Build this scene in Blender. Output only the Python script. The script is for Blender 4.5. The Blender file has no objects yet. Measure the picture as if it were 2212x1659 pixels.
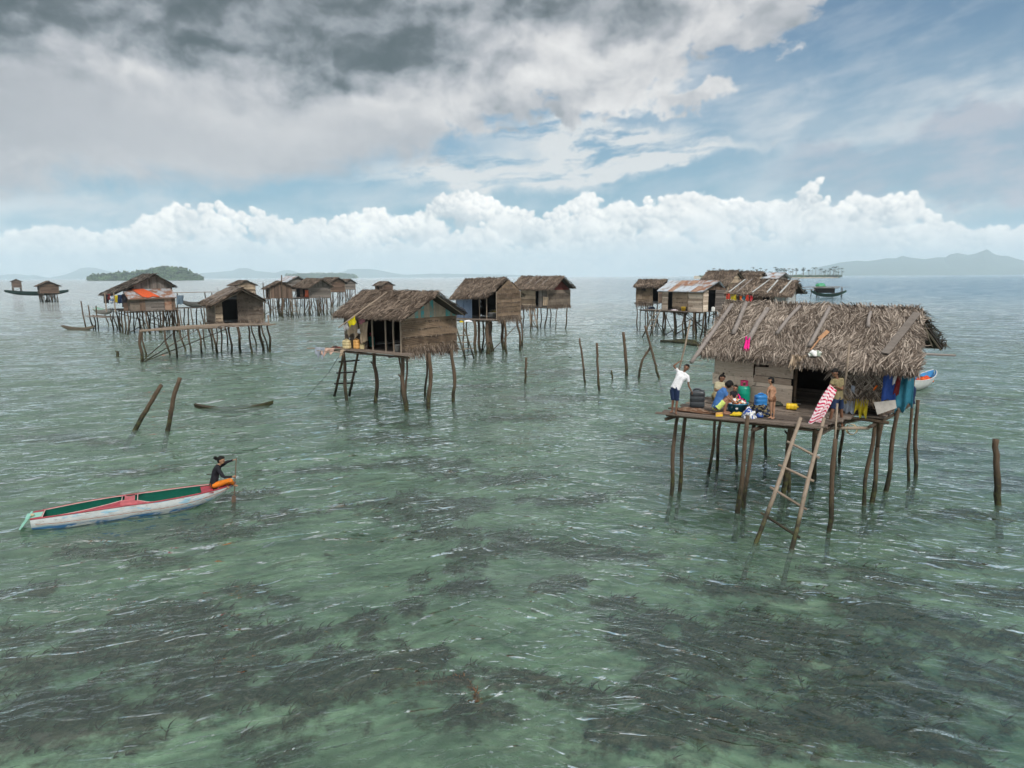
import bpy, bmesh, math, random
import numpy as np
from mathutils import Vector, Matrix, noise as mnoise

C = bpy.context
scene = C.scene
COL = scene.collection
R = math.radians
random.seed(7)
rng = np.random.default_rng(11)

# ------------------------------------------------------------------ camera, light, exposure
CAM_H, FPX, PITCH, ROLL = 6.2, 683.0, 0.1560, 0.0045
cam_data = bpy.data.cameras.new('camera')
cam_data.sensor_width = 36.0
cam_data.lens = 36.0 * FPX / 1024.0
cam_data.clip_start = 0.3
cam_data.clip_end = 120000.0
cam = bpy.data.objects.new('camera', cam_data)
COL.objects.link(cam)
cam.matrix_world = (Matrix.Translation((0, 0, CAM_H)) @ Matrix.Rotation(math.pi / 2 - PITCH, 4, 'X')
                    @ Matrix.Rotation(-ROLL, 4, 'Z'))
scene.camera = cam
scene.view_settings.view_transform = 'Standard'
scene.view_settings.look = 'None'
scene.view_settings.exposure = 0.14
scene.view_settings.gamma = 1.0
scene.view_settings.use_curve_mapping = False
scene.cycles.use_adaptive_sampling = True
scene.cycles.adaptive_threshold = 0.03
scene.cycles.use_denoising = True
scene.cycles.denoiser = 'OPENIMAGEDENOISE'
scene.cycles.max_bounces = 8
scene.cycles.diffuse_bounces = 3
scene.cycles.glossy_bounces = 4
scene.cycles.transparent_max_bounces = 12
scene.cycles.volume_bounces = 2
scene.cycles.sample_clamp_indirect = 2.5
scene.cycles.sample_clamp_direct = 2.0
scene.cycles.time_limit = 1000

SUN_EL, SUN_AZ = R(46), R(158)          # azimuth clockwise from +Y: behind the camera, to the right
sun_data = bpy.data.lights.new('sun', 'SUN')
sun_data.energy = 2.8
sun_data.angle = R(7)
sun_data.color = (1.0, 0.965, 0.91)
sun = bpy.data.objects.new('sun', sun_data)
COL.objects.link(sun)
sd = Vector((math.sin(SUN_AZ) * math.cos(SUN_EL), math.cos(SUN_AZ) * math.cos(SUN_EL), math.sin(SUN_EL)))
sun.rotation_euler = sd.to_track_quat('Z', 'Y').to_euler()
sun.location = sd * 60

# ------------------------------------------------------------------ node helper
class Sk:
    """a socket that can be used in arithmetic"""
    def __init__(s, g, k): s.g, s.k = g, k
    def __add__(s, o): return s.g.m('ADD', s, o)
    __radd__ = __add__
    def __sub__(s, o): return s.g.m('SUBTRACT', s, o)
    def __rsub__(s, o): return s.g.m('SUBTRACT', o, s)
    def __mul__(s, o): return s.g.m('MULTIPLY', s, o)
    __rmul__ = __mul__
    def __truediv__(s, o): return s.g.m('DIVIDE', s, o)

class G:
    def __init__(s, tree):
        s.t = tree
        tree.nodes.clear()
    def n(s, typ, ins=None, **kw):
        nd = s.t.nodes.new(typ)
        for k, v in kw.items(): setattr(nd, k, v)
        for k, v in (ins or {}).items(): s.put(nd.inputs[k], v)
        return nd
    def put(s, sock, v):
        if isinstance(v, Sk): s.t.links.new(v.k, sock)
        elif isinstance(v, bpy.types.NodeSocket): s.t.links.new(v, sock)
        elif v is not None:
            try: sock.default_value = v
            except Exception: sock.default_value = (*v, 1.0)
    def m(s, op, a, b=None, c=None):
        nd = s.t.nodes.new('ShaderNodeMath'); nd.operation = op
        for i, v in enumerate((a, b, c)):
            if v is not None: s.put(nd.inputs[i], v)
        return Sk(s, nd.outputs[0])
    def vec(s, x, y, z=0.0):
        nd = s.n('ShaderNodeCombineXYZ', {0: x, 1: y, 2: z}); return Sk(s, nd.outputs[0])
    def smooth(s, v, a, b, lo=0.0, hi=1.0):
        nd = s.n('ShaderNodeMapRange', interpolation_type='SMOOTHSTEP', clamp=True)
        for i, q in enumerate((v, a, b, lo, hi)): s.put(nd.inputs[i], q)
        return Sk(s, nd.outputs[0])
    def lin(s, v, a, b, lo=0.0, hi=1.0):
        nd = s.n('ShaderNodeMapRange', clamp=True)
        for i, q in enumerate((v, a, b, lo, hi)): s.put(nd.inputs[i], q)
        return Sk(s, nd.outputs[0])
    def noise(s, v, scale, detail=4.0, rough=0.55, dist=0.0, color=False, dims='3D', w=None):
        nd = s.n('ShaderNodeTexNoise', {'Vector': v, 'Scale': scale, 'Detail': detail, 'Roughness': rough, 'Distortion': dist}, noise_dimensions=dims)
        if w is not None: nd.inputs['W'].default_value = w
        return Sk(s, nd.outputs['Color' if color else 'Fac'])
    def vor(s, v, scale, out='Distance', feature='F1', rnd=1.0, smooth=None, detail=0.0):
        nd = s.n('ShaderNodeTexVoronoi', {'Vector': v, 'Scale': scale, 'Randomness': rnd}, feature=feature)
        if 'Detail' in nd.inputs: nd.inputs['Detail'].default_value = detail
        if smooth is not None: nd.inputs['Smoothness'].default_value = smooth
        return Sk(s, nd.outputs[out])
    def mix(s, f, a, b, blend='MIX'):
        nd = s.n('ShaderNodeMix', data_type='RGBA', blend_type=blend)
        s.put(nd.inputs[0], f); s.put(nd.inputs[6], a); s.put(nd.inputs[7], b)
        return Sk(s, nd.outputs[2])
    def ramp(s, v, pts, interp='LINEAR'):
        nd = s.n('ShaderNodeValToRGB', {0: v}); cr = nd.color_ramp; cr.interpolation = interp
        while len(cr.elements) > 1: cr.elements.remove(cr.elements[-1])
        for i, (p, c) in enumerate(pts):
            e = cr.elements[0] if i == 0 else cr.elements.new(p)
            e.position = p; e.color = (*c, 1.0) if not isinstance(c, (int, float)) else (c, c, c, 1.0)
        return Sk(s, nd.outputs[0])
    def curve(s, v, pts):
        nd = s.n('ShaderNodeFloatCurve', {'Value': v})
        cv = nd.mapping.curves[0]
        while len(cv.points) > 2: cv.points.remove(cv.points[-1])
        cv.points[0].location = pts[0]; cv.points[1].location = pts[-1]
        for p in pts[1:-1]: cv.points.new(*p)
        for p in cv.points: p.handle_type = 'VECTOR'
        nd.mapping.update()
        return Sk(s, nd.outputs[0])

# ------------------------------------------------------------------ sky
def px2ae(px, py):
    a, b = (px - 512) / FPX, (384 - py) / FPX
    x, y, z = a, math.cos(PITCH) + math.sin(PITCH) * b, -math.sin(PITCH) + math.cos(PITCH) * b
    return math.atan2(x, y), math.atan2(z, math.hypot(x, y))

# ------------------------------------------------------------------ clouds, computed once into a float picture of azimuth x elevation
def cloud_field():
    AZ0, AZ1, EL1, W, Hh = -64.0, 64.0, 36.0, 2048, 576
    rs = np.random.default_rng(5)
    A, E = np.meshgrid(np.linspace(AZ0, AZ1, W), np.linspace(0, EL1, Hh))
    A = A.astype(np.float32); E = E.astype(np.float32)
    def perlin(x, y, seed):
        xi = np.floor(x).astype(np.int32); yi = np.floor(y).astype(np.int32)
        xf = x - xi; yf = y - yi
        g = np.random.default_rng(seed).random((256, 256)).astype(np.float32) * 6.2832
        def gr(i, j, fx, fy):
            a = g[(yi + j) & 255, (xi + i) & 255]
            return np.cos(a) * (fx - i) + np.sin(a) * (fy - j)
        u = xf * xf * xf * (xf * (xf * 6 - 15) + 10); v = yf * yf * yf * (yf * (yf * 6 - 15) + 10)
        a = gr(0, 0, xf, yf); b = gr(1, 0, xf, yf); c = gr(0, 1, xf, yf); d = gr(1, 1, xf, yf)
        return (a + u * (b - a)) * (1 - v) + (c + u * (d - c)) * v
    def fbm(x, y, sc, octv=6, ro=0.55, seed=1):
        s = 0; amp = 1.0; tot = 0
        for o in range(octv):
            s = s + amp * perlin(x * sc + 17.3 * o, y * sc - 9.1 * o, seed + o * 7); tot += amp
            amp *= ro; sc *= 2.03
        return s / tot * 1.5          # about -0.6 .. 0.6
    ss = lambda v, a, b: (lambda t: t * t * (3 - 2 * t))(np.clip((v - a) / (b - a), 0, 1))
    def ae(px, py):
        a, e = px2ae(px, py); return math.degrees(a), math.degrees(e)
    K = 57.3 / FPX
    col = np.zeros((Hh, W, 3), np.float32); alpha = np.zeros((Hh, W), np.float32)
    def over(c, m):
        nonlocal col, alpha
        c = np.asarray(c, np.float32)
        if c.ndim == 1: c = c[None, None]
        na = m + alpha * (1 - m)
        col = (c * m[..., None] + col * (alpha * (1 - m))[..., None]) / np.maximum(na, 1e-5)[..., None]
        alpha = na
    wx = fbm(A, E * 1.3, 0.075, 6, 0.58, 31); wy = fbm(A, E * 1.3, 0.075, 6, 0.58, 77)
    hx = fbm(A, E, 0.5, 5, 0.6, 131); hy = fbm(A, E, 0.5, 5, 0.6, 177)
    def blob(px, py, rx, ry, amt=1.0, ang=0.0, w=1.0):
        a, e = ae(px, py); da = A + wx * 9 * w + hx * 1.0 - a; de = E + wy * 5.5 * w + hy * 0.7 - e
        ca, sa = math.cos(R(ang)), math.sin(R(ang))
        d = np.sqrt(((da * ca + de * sa) / (rx * K)) ** 2 + ((de * ca - da * sa) / (ry * K)) ** 2)
        return amt * (1 - ss(d, 0.2, 1.3))
    # ---- thin high cloud
    fib = fbm(A * 0.30 - E * 0.15 + wx * 1.2, E * 1.5 - A * 0.10 + wy * 1.5, 0.62, 7, 0.62, 5)
    fib2 = fbm(A * 0.35 + E * 0.1, E * 1.3 - A * 0.28, 0.33, 7, 0.6, 9)
    cb = blob(500, 172, 170, 20, 1.05, 4, .5) + blob(590, 142, 120, 20, 1.05, -4, .5) + blob(650, 163, 120, 7, 0.9, 8, .3) + blob(620, 128, 90, 9, .6, -6, .3)
    cb2 = blob(900, 150, 190, 45, 0.62, 10) + blob(1000, 130, 80, 45, 0.45) + blob(700, 85, 90, 40, 0.55) + blob(850, 90, 90, 30, 0.35, 20) + blob(800, 120, 90, 30, .4) \
        + blob(80, 205, 150, 14, .75, 0, .3) + blob(960, 205, 120, 12, .75, 6, .4) + blob(420, 205, 120, 12, .6, 0, .4) + blob(700, 40, 40, 80, .12)
    base = ss(fib2, -0.1, 0.55) * 0.35 * ss(A, -5, 12) + 0.06
    c1 = np.clip(cb * ss(fib, -0.42, 0.12), 0, 0.95)
    c2 = np.clip(cb2 * (0.35 + 0.65 * ss(fib2 * .8 + fib * .4, -0.35, 0.30)), 0, 0.8)
    over([0.50, 0.545, 0.60], np.clip(base * 0.8, 0, 1))
    mauve = ss(blob(900, 160, 150, 30) + blob(1010, 165, 90, 40), 0.2, 0.9)[..., None]
    over(np.array([0.57, 0.60, 0.63]) * (1 - mauve) + np.array([0.46, 0.47, 0.52]) * mauve, c2)
    over([0.63, 0.645, 0.655], c1)
    # ---- broad sheet
    ed = [(-500, 192), (0, 192), (140, 190), (250, 186), (330, 176), (400, 164), (440, 148), (475, 132), (500, 118), (560, 112), (640, 113), (665, 90), (690, 60), (740, 40), (790, 14), (830, -10), (900, -45), (1024, -80), (1500, -220)]
    q = [ae(*p) for p in ed]
    edge = np.interp(A[0], [p[0] for p in q], [p[1] for p in q])[None]
    soft = 1 - ss(A, -12, 2)
    n1 = fbm(A + wx * 4, E * 1.6 + wy * 3, 0.17, 7, 0.6, 41)
    h = E - edge + n1 * (6.0 - 3.5 * soft) + 0.4
    sheet = ss(h, -0.5, 0.9 + 1.6 * soft)
    puff = blob(722, 97, 24, 16, 1.2, 20, .6) + blob(690, 108, 40, 9, 1.0, 0, .6) + blob(672, 84, 26, 15, 0.7, 0, .6)
    sheet = np.maximum(sheet, ss(puff + n1 * 0.9, 0.25, 0.85))
    def fb(o): return fbm(A + wx * 3 + o[0], E * 1.5 + wy * 2.5 + o[1], 0.13, 8, 0.52, 51)
    rel = fb((0, 0)) - fb((-0.6, 1.3))
    rim = fbm(A + wx * 3, E * 1.7 + wy * 3, 0.16, 8, 0.54, 61)
    act = ss(E, 4.5, 9.5) * (1 - 0.9 * blob(120, 130, 260, 48, 1, 0, .3).clip(0, 1)) * (1 - .55 * blob(360, 140, 180, 36, 1, 0, .3).clip(0, 1))
    lum = 0.475 + act * (rel * 0.46 + rim * 0.14)
    dark = blob(225, 4, 250, 50, 2.0, -2, .5) + blob(0, 10, 150, 45, 0.4) + blob(35, 62, 60, 30, 0.35) + blob(372, 70, 58, 20, 0.62, 12, .5) + blob(550, 8, 110, 28, 0.6) + blob(508, 92, 44, 18, 0.45) \
        + blob(450, 74, 12, 20, 0.4, 50, .4) + blob(330, 50, 80, 24, .25) + blob(150, 50, 100, 20, .3)
    bright = blob(600, 70, 90, 44, 0.95) + blob(470, 40, 50, 50, 0.6) + blob(295, 63, 34, 18, 0.7) + blob(150, 80, 130, 24, 0.45) + blob(640, 104, 110, 12, 0.7) + blob(680, 30, 100, 16, 0.7, 14) + blob(400, 120, 160, 26, 0.35) \
        + blob(725, 97, 20, 18, .8) + blob(300, 40, 30, 14, .3)
    lum = lum + bright * 0.15 - (1 - np.exp(-1.3 * dark)) * (0.31 - rim * 0.04 - rel * 0.05) - (1 - ss(A, -39, -26)) * 0.07 - ss(E, 12, 3) * 0.0
    lum += 0.05 * ss(-E, -9, -5)
    lum = np.where(lum < 0.2, 0.2 - (1 - np.exp(-(0.2 - lum) / 0.09)) * 0.085, lum); lum = np.clip(lum, 0.1, 0.9)
    xs = [0.0, 0.13, 0.28, 0.45, 0.62, 0.85]
    cs = np.array([(0.06, 0.075, 0.085), (0.115, 0.137, 0.152), (0.265, 0.292, 0.322), (0.43, 0.445, 0.475), (0.60, 0.60, 0.61), (0.76, 0.755, 0.75)])
    over(np.stack([np.interp(lum, xs, cs[:, i]) for i in range(3)], -1), sheet)
    # ---- cumulus bank: puffs piled from the back to the front, lit from above
    tops = [(-500, 232), (0, 229), (40, 222), (70, 224), (95, 230), (132, 222), (140, 213), (160, 207), (178, 194), (186, 192), (200, 201), (214, 200), (224, 191), (231, 194), (236, 212), (250, 204), (262, 207), (275, 216), (300, 218), (330, 216),
            (355, 207), (380, 205), (390, 203), (396, 214), (420, 210), (436, 193), (460, 188), (485, 190), (500, 200), (520, 206), (545, 212), (566, 201), (590, 190), (604, 196), (612, 203), (634, 198), (643, 200), (651, 189), (662, 196), (675, 192), (700, 193), (725, 199),
            (745, 198), (775, 204), (793, 200), (800, 190), (812, 178), (826, 173), (827, 186), (836, 205), (850, 195), (862, 191), (875, 197), (900, 190), (918, 189), (930, 206), (945, 216), (957, 224), (975, 230), (990, 224), (1010, 225), (1024, 226), (1500, 226)]
    q = [ae(*p) for p in tops]; ta = np.array([p[0] for p in q]); te = np.array([p[1] for p in q])
    cc = np.zeros((Hh, W, 3), np.float32); ca_ = np.zeros((Hh, W), np.float32)
    dA, dE = (AZ1 - AZ0) / (W - 1), EL1 / (Hh - 1)
    det = fbm(A, E * 1.1, 1.1, 5, 0.6, 201); det2 = fbm(A, E * 1.1, 1.1, 5, 0.6, 301)
    L = np.array([0.38, 0.72, 0.58]); big = fbm(A, E * 1.4, 0.28, 5, 0.6, 501) * 0.20 - 0.03
    def puffdraw(a, e, r, shade):
        j0, j1 = int((a - r * 1.5 - AZ0) / dA), int((a + r * 1.5 - AZ0) / dA) + 2
        i0, i1 = int((e - r * 1.5) / dE), int((e + r * 1.5) / dE) + 2
        j0, i0, j1, i1 = max(j0, 0), max(i0, 0), min(j1, W), min(i1, Hh)
        if j1 <= j0 or i1 <= i0: return
        sl = (slice(i0, i1), slice(j0, j1))
        w_ = 0.42 / r ** 0.35; x = (A[sl] - a) / r + det[sl] * w_ + hx[sl] * 0.5; y = (E[sl] - e) / r + det2[sl] * w_ + hy[sl] * 0.5
        d2 = x * x + y * y; z = np.sqrt(np.clip(1 - d2, 0, 1))
        lam = x * L[0] + y * L[1] + z * L[2]
        m = 1 - ss(np.sqrt(d2), 0.66, 1.04)
        v = shade - 0.035 + 0.22 * (lam - 0.64) + det[sl] * 0.07 + big[sl] * 1.25
        v = v - 0.05 * ss(-y, -0.2, 1.0)
        m = m * (1 - 0.85 * ss(-y, 0.0, 0.9))
        c = np.stack([np.interp(v, [0.4, 0.6, 0.8, 0.95], k) for k in ((0.40, 0.57, 0.78, 0.93), (0.445, 0.60, 0.775, 0.915), (0.485, 0.625, 0.765, 0.89))], -1)
        ca_[sl] = m + ca_[sl] * (1 - m)
        cc[sl] = c * m[..., None] + cc[sl] * (1 - m[..., None])
    puffs = []
    for row, (sc, off, n, r0, r1) in enumerate(((1.0, 0.0, 1500, 0.28, 1.3), (0.86, 0.0, 600, 0.3, 1.7), (0.70, 0, 520, 0.3, 1.5), (0.52, 0, 460, 0.3, 1.2), (0.36, 0, 400, 0.2, 0.8))):
        wob = rs.random(40) * 0.75 + 0.45
        for _ in range(n):
            a = rs.uniform(AZ0, AZ1); r = r0 + (r1 - r0) * rs.random() ** 3
            t = np.interp(a, ta, te) * sc
            if row: t *= np.interp((a - AZ0) / 3.2 + row * 1.7, np.arange(40), wob) * 0.95
            # keep the outline: a puff may not stick out above its neighbours' tops
            lim = min(np.interp(a + r * 0.55, ta, te), np.interp(a - r * 0.55, ta, te), np.interp(a, ta, te)) * (sc if row == 0 else 1)
            dep = rs.random() ** 1.4
            e = min(t, lim) - r * 0.85 - dep * 1.6
            sh = 0.855 - dep * 0.10 - (0.02 * row) + rs.uniform(-0.035, 0.035)
            puffs.append((row + dep * 0.9, a, e, r, sh))
    puffs.sort(key=lambda p: p[0])
    for _, a, e, r, sh in puffs: puffdraw(a, e, r, sh)
    over(cc / np.maximum(ca_, 1e-4)[..., None], np.clip(ca_, 0, 1) * 0.96)
    # veil in front of the bank, thin cloud strips, pale air low over the sea
    veil = ss(fbm(A * 0.5, E * 1.2, 0.16, 5, 0.55, 401), -0.05, 0.4) * (1 - ss(E, 2.5, 8.0)) * 0.62
    over([0.66, 0.69, 0.715], veil)
    over([0.62, 0.675, 0.71], (1 - ss(E, 0.3, 3.6)) * 0.65)
    return np.dstack([col, alpha]).astype(np.float32), (AZ0, AZ1, EL1, W, Hh)

def build_world():
    w = bpy.data.worlds.new('World'); scene.world = w; w.use_nodes = True
    g = G(w.node_tree)
    data, (a0, a1, e1, W, Hh) = cloud_field()
    img = bpy.data.images.new('cloud_field', W, Hh, alpha=True, float_buffer=True)
    img.colorspace_settings.name = 'Non-Color'
    img.alpha_mode = 'CHANNEL_PACKED'
    img.pixels.foreach_set(data.ravel()); img.update()
    D = Sk(g, g.n('ShaderNodeTexCoord').outputs['Generated'])
    sp = g.n('ShaderNodeSeparateXYZ', {0: D})
    x, y, z = (Sk(g, o) for o in sp.outputs)
    A = g.m('ARCTAN2', x, y) * 57.2958
    E = g.m('ARCSINE', g.m('MINIMUM', g.m('MAXIMUM', z, -1.0), 1.0)) * 57.2958
    U = (A - a0) / (a1 - a0); V = g.m('MAXIMUM', g.m('MINIMUM', E / e1, 0.998), 0.002)
    tex = g.n('ShaderNodeTexImage', {0: g.vec(U, V)}, image=img, extension='MIRROR', interpolation='Cubic')
    sky = g.n('ShaderNodeTexSky', sky_type='NISHITA', sun_disc=False, sun_elevation=SUN_EL, sun_rotation=SUN_AZ,
              altitude=0.0, air_density=1.0, dust_density=1.0, ozone_density=1.5)
    blue = g.mix(1.0, Sk(g, sky.outputs[0]), (0.078, 0.084, 0.082, 1), 'MULTIPLY')
    blue = g.mix(g.smooth(E, 0.0, 20.0, 0.85, 0.05), blue, (0.23, 0.36, 0.47, 1))
    blue = g.mix(g.smooth(E, 0.0, 6.0, 0.8, 0.0), blue, (0.48, 0.60, 0.68, 1))
    col = g.mix(Sk(g, tex.outputs[1]), blue, Sk(g, tex.outputs[0]))
    # above the picture: deeper grey and blue, then an unseen overcast made bright for lighting, towards the zenith and behind
    nz = g.smooth(g.noise(g.vec(x / (z + 0.3), y / (z + 0.3), 0.0), 1.6, 2, 0.5), 0.40, 0.62)
    mid_ = g.mix(nz, g.mix(g.smooth(A, -25.0, 25.0), (0.36, 0.375, 0.39, 1), (0.13, 0.24, 0.40, 1)), (0.55, 0.57, 0.59, 1))
    over = g.mix(g.smooth(y, 0.30, -0.15), g.mix(nz, (0.50, 0.58, 0.68, 1), (1.45, 1.43, 1.40, 1)), (1.25, 1.22, 1.18, 1))
    over = g.mix(g.smooth(E, 44.0, 62.0), g.mix(g.smooth(y, 0.25, -0.10), mid_, over), over)
    col = g.mix(g.smooth(E, 21.0, 30.0), col, over)
    # the sea air in front of the sky adds its own light, so the sky itself is that much deeper
    T = g.m('MAXIMUM', g.m('EXPONENT', g.m('DIVIDE', -0.056, g.m('MAXIMUM', z, 0.01))), 0.55)
    k = (1.0 - T) * 0.50
    vs = g.n('ShaderNodeVectorMath', operation='SUBTRACT'); g.put(vs.inputs[0], col); g.put(vs.inputs[1], g.vec(k * 0.90, k, k * 1.10))
    vd = g.n('ShaderNodeVectorMath', {0: vs.outputs[0], 1: g.vec(T, T, T)}, operation='DIVIDE')
    vm = g.n('ShaderNodeVectorMath', {0: vd.outputs[0], 1: (0.03, 0.04, 0.05)}, operation='MAXIMUM')
    bg = g.n('ShaderNodeBackground', {0: vm.outputs[0], 1: 1.0})
    g.n('ShaderNodeOutputWorld', {0: bg.outputs[0]})
    w.cycles.sampling_method = 'MANUAL'
    w.cycles.sample_map_resolution = 512
build_world()

# ------------------------------------------------------------------ naming, meshes, materials
def tag(o, label=None, cat=None, group=None, kind=None):
    if label: o['label'] = label
    if cat: o['category'] = cat
    if group: o['group'] = group
    if kind: o['kind'] = kind
    return o

def thing(name, label, cat, loc=(0, 0, 0), group=None):
    o = bpy.data.objects.new(name, None); COL.objects.link(o)
    o.location = loc; o.empty_display_size = 0.2
    return tag(o, label, cat, group)

def base_of(parent):
    p = Vector((0, 0, 0))
    while parent is not None:
        p += parent.location; parent = parent.parent
    return p

class MB:
    """collects world-space geometry and links it as one mesh object"""
    def __init__(s): s.v, s.f, s.mi = [], [], []
    def face(s, pts, mi=0):
        i = len(s.v); s.v += [tuple(p) for p in pts]; s.f.append(tuple(range(i, i + len(pts)))); s.mi.append(mi)
    def box(s, c, hx, hy, hz, mi=0, taper=1.0):
        """box from centre and three half-extent vectors"""
        c, hx, hy, hz = Vector(c), Vector(hx), Vector(hy), Vector(hz)
        i = len(s.v)
        for k in (-1, 1):
            t = taper if k > 0 else 1.0
            for a, b in ((-1, -1), (1, -1), (1, 1), (-1, 1)): s.v.append(tuple(c + hx * a * t + hy * b * t + hz * k))
        for q in ((3, 2, 1, 0), (4, 5, 6, 7), (0, 1, 5, 4), (1, 2, 6, 5), (2, 3, 7, 6), (3, 0, 4, 7)):
            s.f.append(tuple(i + j for j in q)); s.mi.append(mi)
    def slab(s, a, b, w, t, up=(0, 0, 1), mi=0, skew=0.0):
        """plank from a to b, width w, thickness t"""
        a, b = Vector(a), Vector(b); d = b - a; side = d.cross(Vector(up)).normalized(); n = side.cross(d).normalized()
        s.box((a + b) / 2, d / 2, side * w / 2, n * t / 2, mi)
    def tube(s, pts, rad, n=8, mi=0, caps=True, wob=0.0):
        pts = [Vector(p) for p in pts]
        if isinstance(rad, (int, float)): rad = [rad] * len(pts)
        i0 = len(s.v); ref = None
        for k, p in enumerate(pts):
            d = (pts[min(k + 1, len(pts) - 1)] - pts[max(k - 1, 0)]).normalized()
            if ref is None: ref = Vector((1, 0, 0)) if abs(d.x) < 0.8 else Vector((0, 1, 0))
            a = (ref - d * ref.dot(d)).normalized(); b = d.cross(a); ref = a
            for j in range(n):
                an = 2 * math.pi * j / n; r = rad[k] * (1 + (random.uniform(-wob, wob) if wob else 0))
                s.v.append(tuple(p + (a * math.cos(an) + b * math.sin(an)) * r))
        for k in range(len(pts) - 1):
            for j in range(n):
                j2 = (j + 1) % n
                s.f.append((i0 + k * n + j, i0 + k * n + j2, i0 + (k + 1) * n + j2, i0 + (k + 1) * n + j)); s.mi.append(mi)
        if caps:
            s.f.append(tuple(i0 + j for j in range(n))[::-1]); s.mi.append(mi)
            e = i0 + (len(pts) - 1) * n
            s.f.append(tuple(e + j for j in range(n))); s.mi.append(mi)
    def lathe(s, c, prof, n=20, ax=(0, 0, 1), mi=0, sq=None):
        """profile [(r, h), ...] turned round an axis; sq = (sx, sy) flattens it"""
        c = Vector(c); ax = Vector(ax).normalized(); a = ax.orthogonal().normalized()
        if abs(ax.z) > 0.9: a = Vector((1, 0, 0))
        b = ax.cross(a); sx, sy = sq or (1, 1); i0 = len(s.v)
        for r, h in prof:
            for j in range(n):
                t = 2 * math.pi * j / n; s.v.append(tuple(c + a * math.cos(t) * r * sx + b * math.sin(t) * r * sy + ax * h))
        for k in range(len(prof) - 1):
            for j in range(n):
                j2 = (j + 1) % n
                s.f.append((i0 + k * n + j, i0 + k * n + j2, i0 + (k + 1) * n + j2, i0 + (k + 1) * n + j)); s.mi.append(mi)
    def grid(s, P, nu, nv, mi=0):
        """P(u, v) in 0..1 gives a point"""
        i0 = len(s.v)
        for i in range(nv + 1):
            for j in range(nu + 1): s.v.append(tuple(P(j / nu, i / nv)))
        for i in range(nv):
            for j in range(nu):
                a = i0 + i * (nu + 1) + j
                s.f.append((a, a + 1, a + nu + 2, a + nu + 1)); s.mi.append(mi)
    def build(s, name, mats, parent=None, smooth=False, **tags):
        me = bpy.data.meshes.new(name)
        o0 = base_of(parent)
        if parent is None and s.v:
            lo = [min(p[k] for p in s.v) for k in range(3)]; hi = [max(p[k] for p in s.v) for k in range(3)]
            o0 = Vector(((lo[0] + hi[0]) / 2, (lo[1] + hi[1]) / 2, lo[2]))
        V = np.array(s.v, np.float32).reshape(-1, 3) - np.array(o0, np.float32)
        me.from_pydata(V.tolist(), [], s.f)
        mats = mats if isinstance(mats, (list, tuple)) else [mats]
        for m in mats: me.materials.append(m)
        me.polygons.foreach_set('material_index', s.mi)
        me.polygons.foreach_set('use_smooth', [smooth] * len(s.f))
        me.update()
        o = bpy.data.objects.new(name, me); COL.objects.link(o)
        if parent is None: o.location = o0
        else: o.parent = parent
        return tag(o, tags.get('label'), tags.get('cat'), tags.get('group'), tags.get('kind'))

MATS = {}
def mat(name, fn, **kw):
    if name in MATS: return MATS[name]
    m = bpy.data.materials.new(name); m.use_nodes = True; g = G(m.node_tree)
    out = g.n('ShaderNodeOutputMaterial')
    fn(g, out, **kw); MATS[name] = m; return m

def principled(g, out, col, rough=0.8, bump=None, bdist=0.01, bstr=0.6, spec=0.3, **kw):
    p = g.n('ShaderNodeBsdfPrincipled', {'Base Color': col, 'Roughness': rough, 'Specular IOR Level': spec})
    for k, v in kw.items(): g.put(p.inputs[k.replace('_', ' ')], v)
    if bump is not None:
        b = g.n('ShaderNodeBump', {'Height': bump, 'Distance': bdist, 'Strength': bstr})
        g.t.links.new(b.outputs[0], p.inputs['Normal'])
    g.t.links.new(p.outputs[0], out.inputs['Surface'])
    return p

def objc(g): return Sk(g, g.n('ShaderNodeNewGeometry').outputs['Position'])
def isl(g): return Sk(g, g.n('ShaderNodeNewGeometry').outputs['Random Per Island'])

def m_wood(name, c0, c1, rough=0.85, algae_murk=False, grain=(14, 14, 2.0), holes=False):
    def fn(g, out):
        P = objc(g)
        mp = g.n('ShaderNodeMapping', {'Vector': P, 'Scale': grain})
        n = g.noise(Sk(g, mp.outputs[0]), 1.6, 5, 0.65)
        r = isl(g)
        f = g.lin(n * 0.65 + r * 0.55, 0.25, 0.9)
        col = g.mix(f, (*c0, 1), (*c1, 1))
        spots = g.smooth(g.noise(P, 5.0, 4, 0.6), 0.56, 0.72)
        col = g.mix(spots * 0.55, col, tuple(x * 0.35 for x in c0) + (1,))
        if holes:
            h = g.smooth(g.vor(P, 5.5, rnd=1.0), 0.06, 0.10, 1.0, 0.0)
            col = g.mix(h * 0.8, col, (0.02, 0.015, 0.01, 1))
        if algae_murk:
            z = Sk(g, g.n('ShaderNodeSeparateXYZ', {0: P}).outputs[2])
            w = g.smooth(z + (g.noise(P, 3.0, 3, 0.6) - 0.5) * 0.8, 0.25, 1.15, 1.0, 0.0)
            wet = g.mix(g.smooth(g.noise(P, 6.0, 3, 0.6), 0.45, 0.62), (0.022, 0.020, 0.012, 1), (0.050, 0.052, 0.018, 1))
            col = g.mix(w, col, wet)
            col = g.mix(g.smooth(z, 0.0, -0.12), col, (0.115, 0.150, 0.115, 1))      # bed-coloured tint below water, standing in for murk that hides it
        principled(g, out, col, rough, bump=n, bdist=0.02)
    return mat(name, fn)

def m_plain(name, c, rough=0.6, var=0.12, scale=6.0, spec=0.4, bump=0.3, **kw):
    def fn(g, out):
        P = objc(g); n = g.noise(P, scale, 4, 0.6)
        a = tuple(min(1, x * (1 + var)) for x in c); b = tuple(x * (1 - 1.6 * var) for x in c)
        principled(g, out, g.mix(g.lin(n, 0.3, 0.7), (*b, 1), (*a, 1)), rough, bump=g.noise(P, scale * 3, 3, 0.6), bdist=0.01, bstr=bump, spec=spec, **kw)
    return mat(name, fn)

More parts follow.
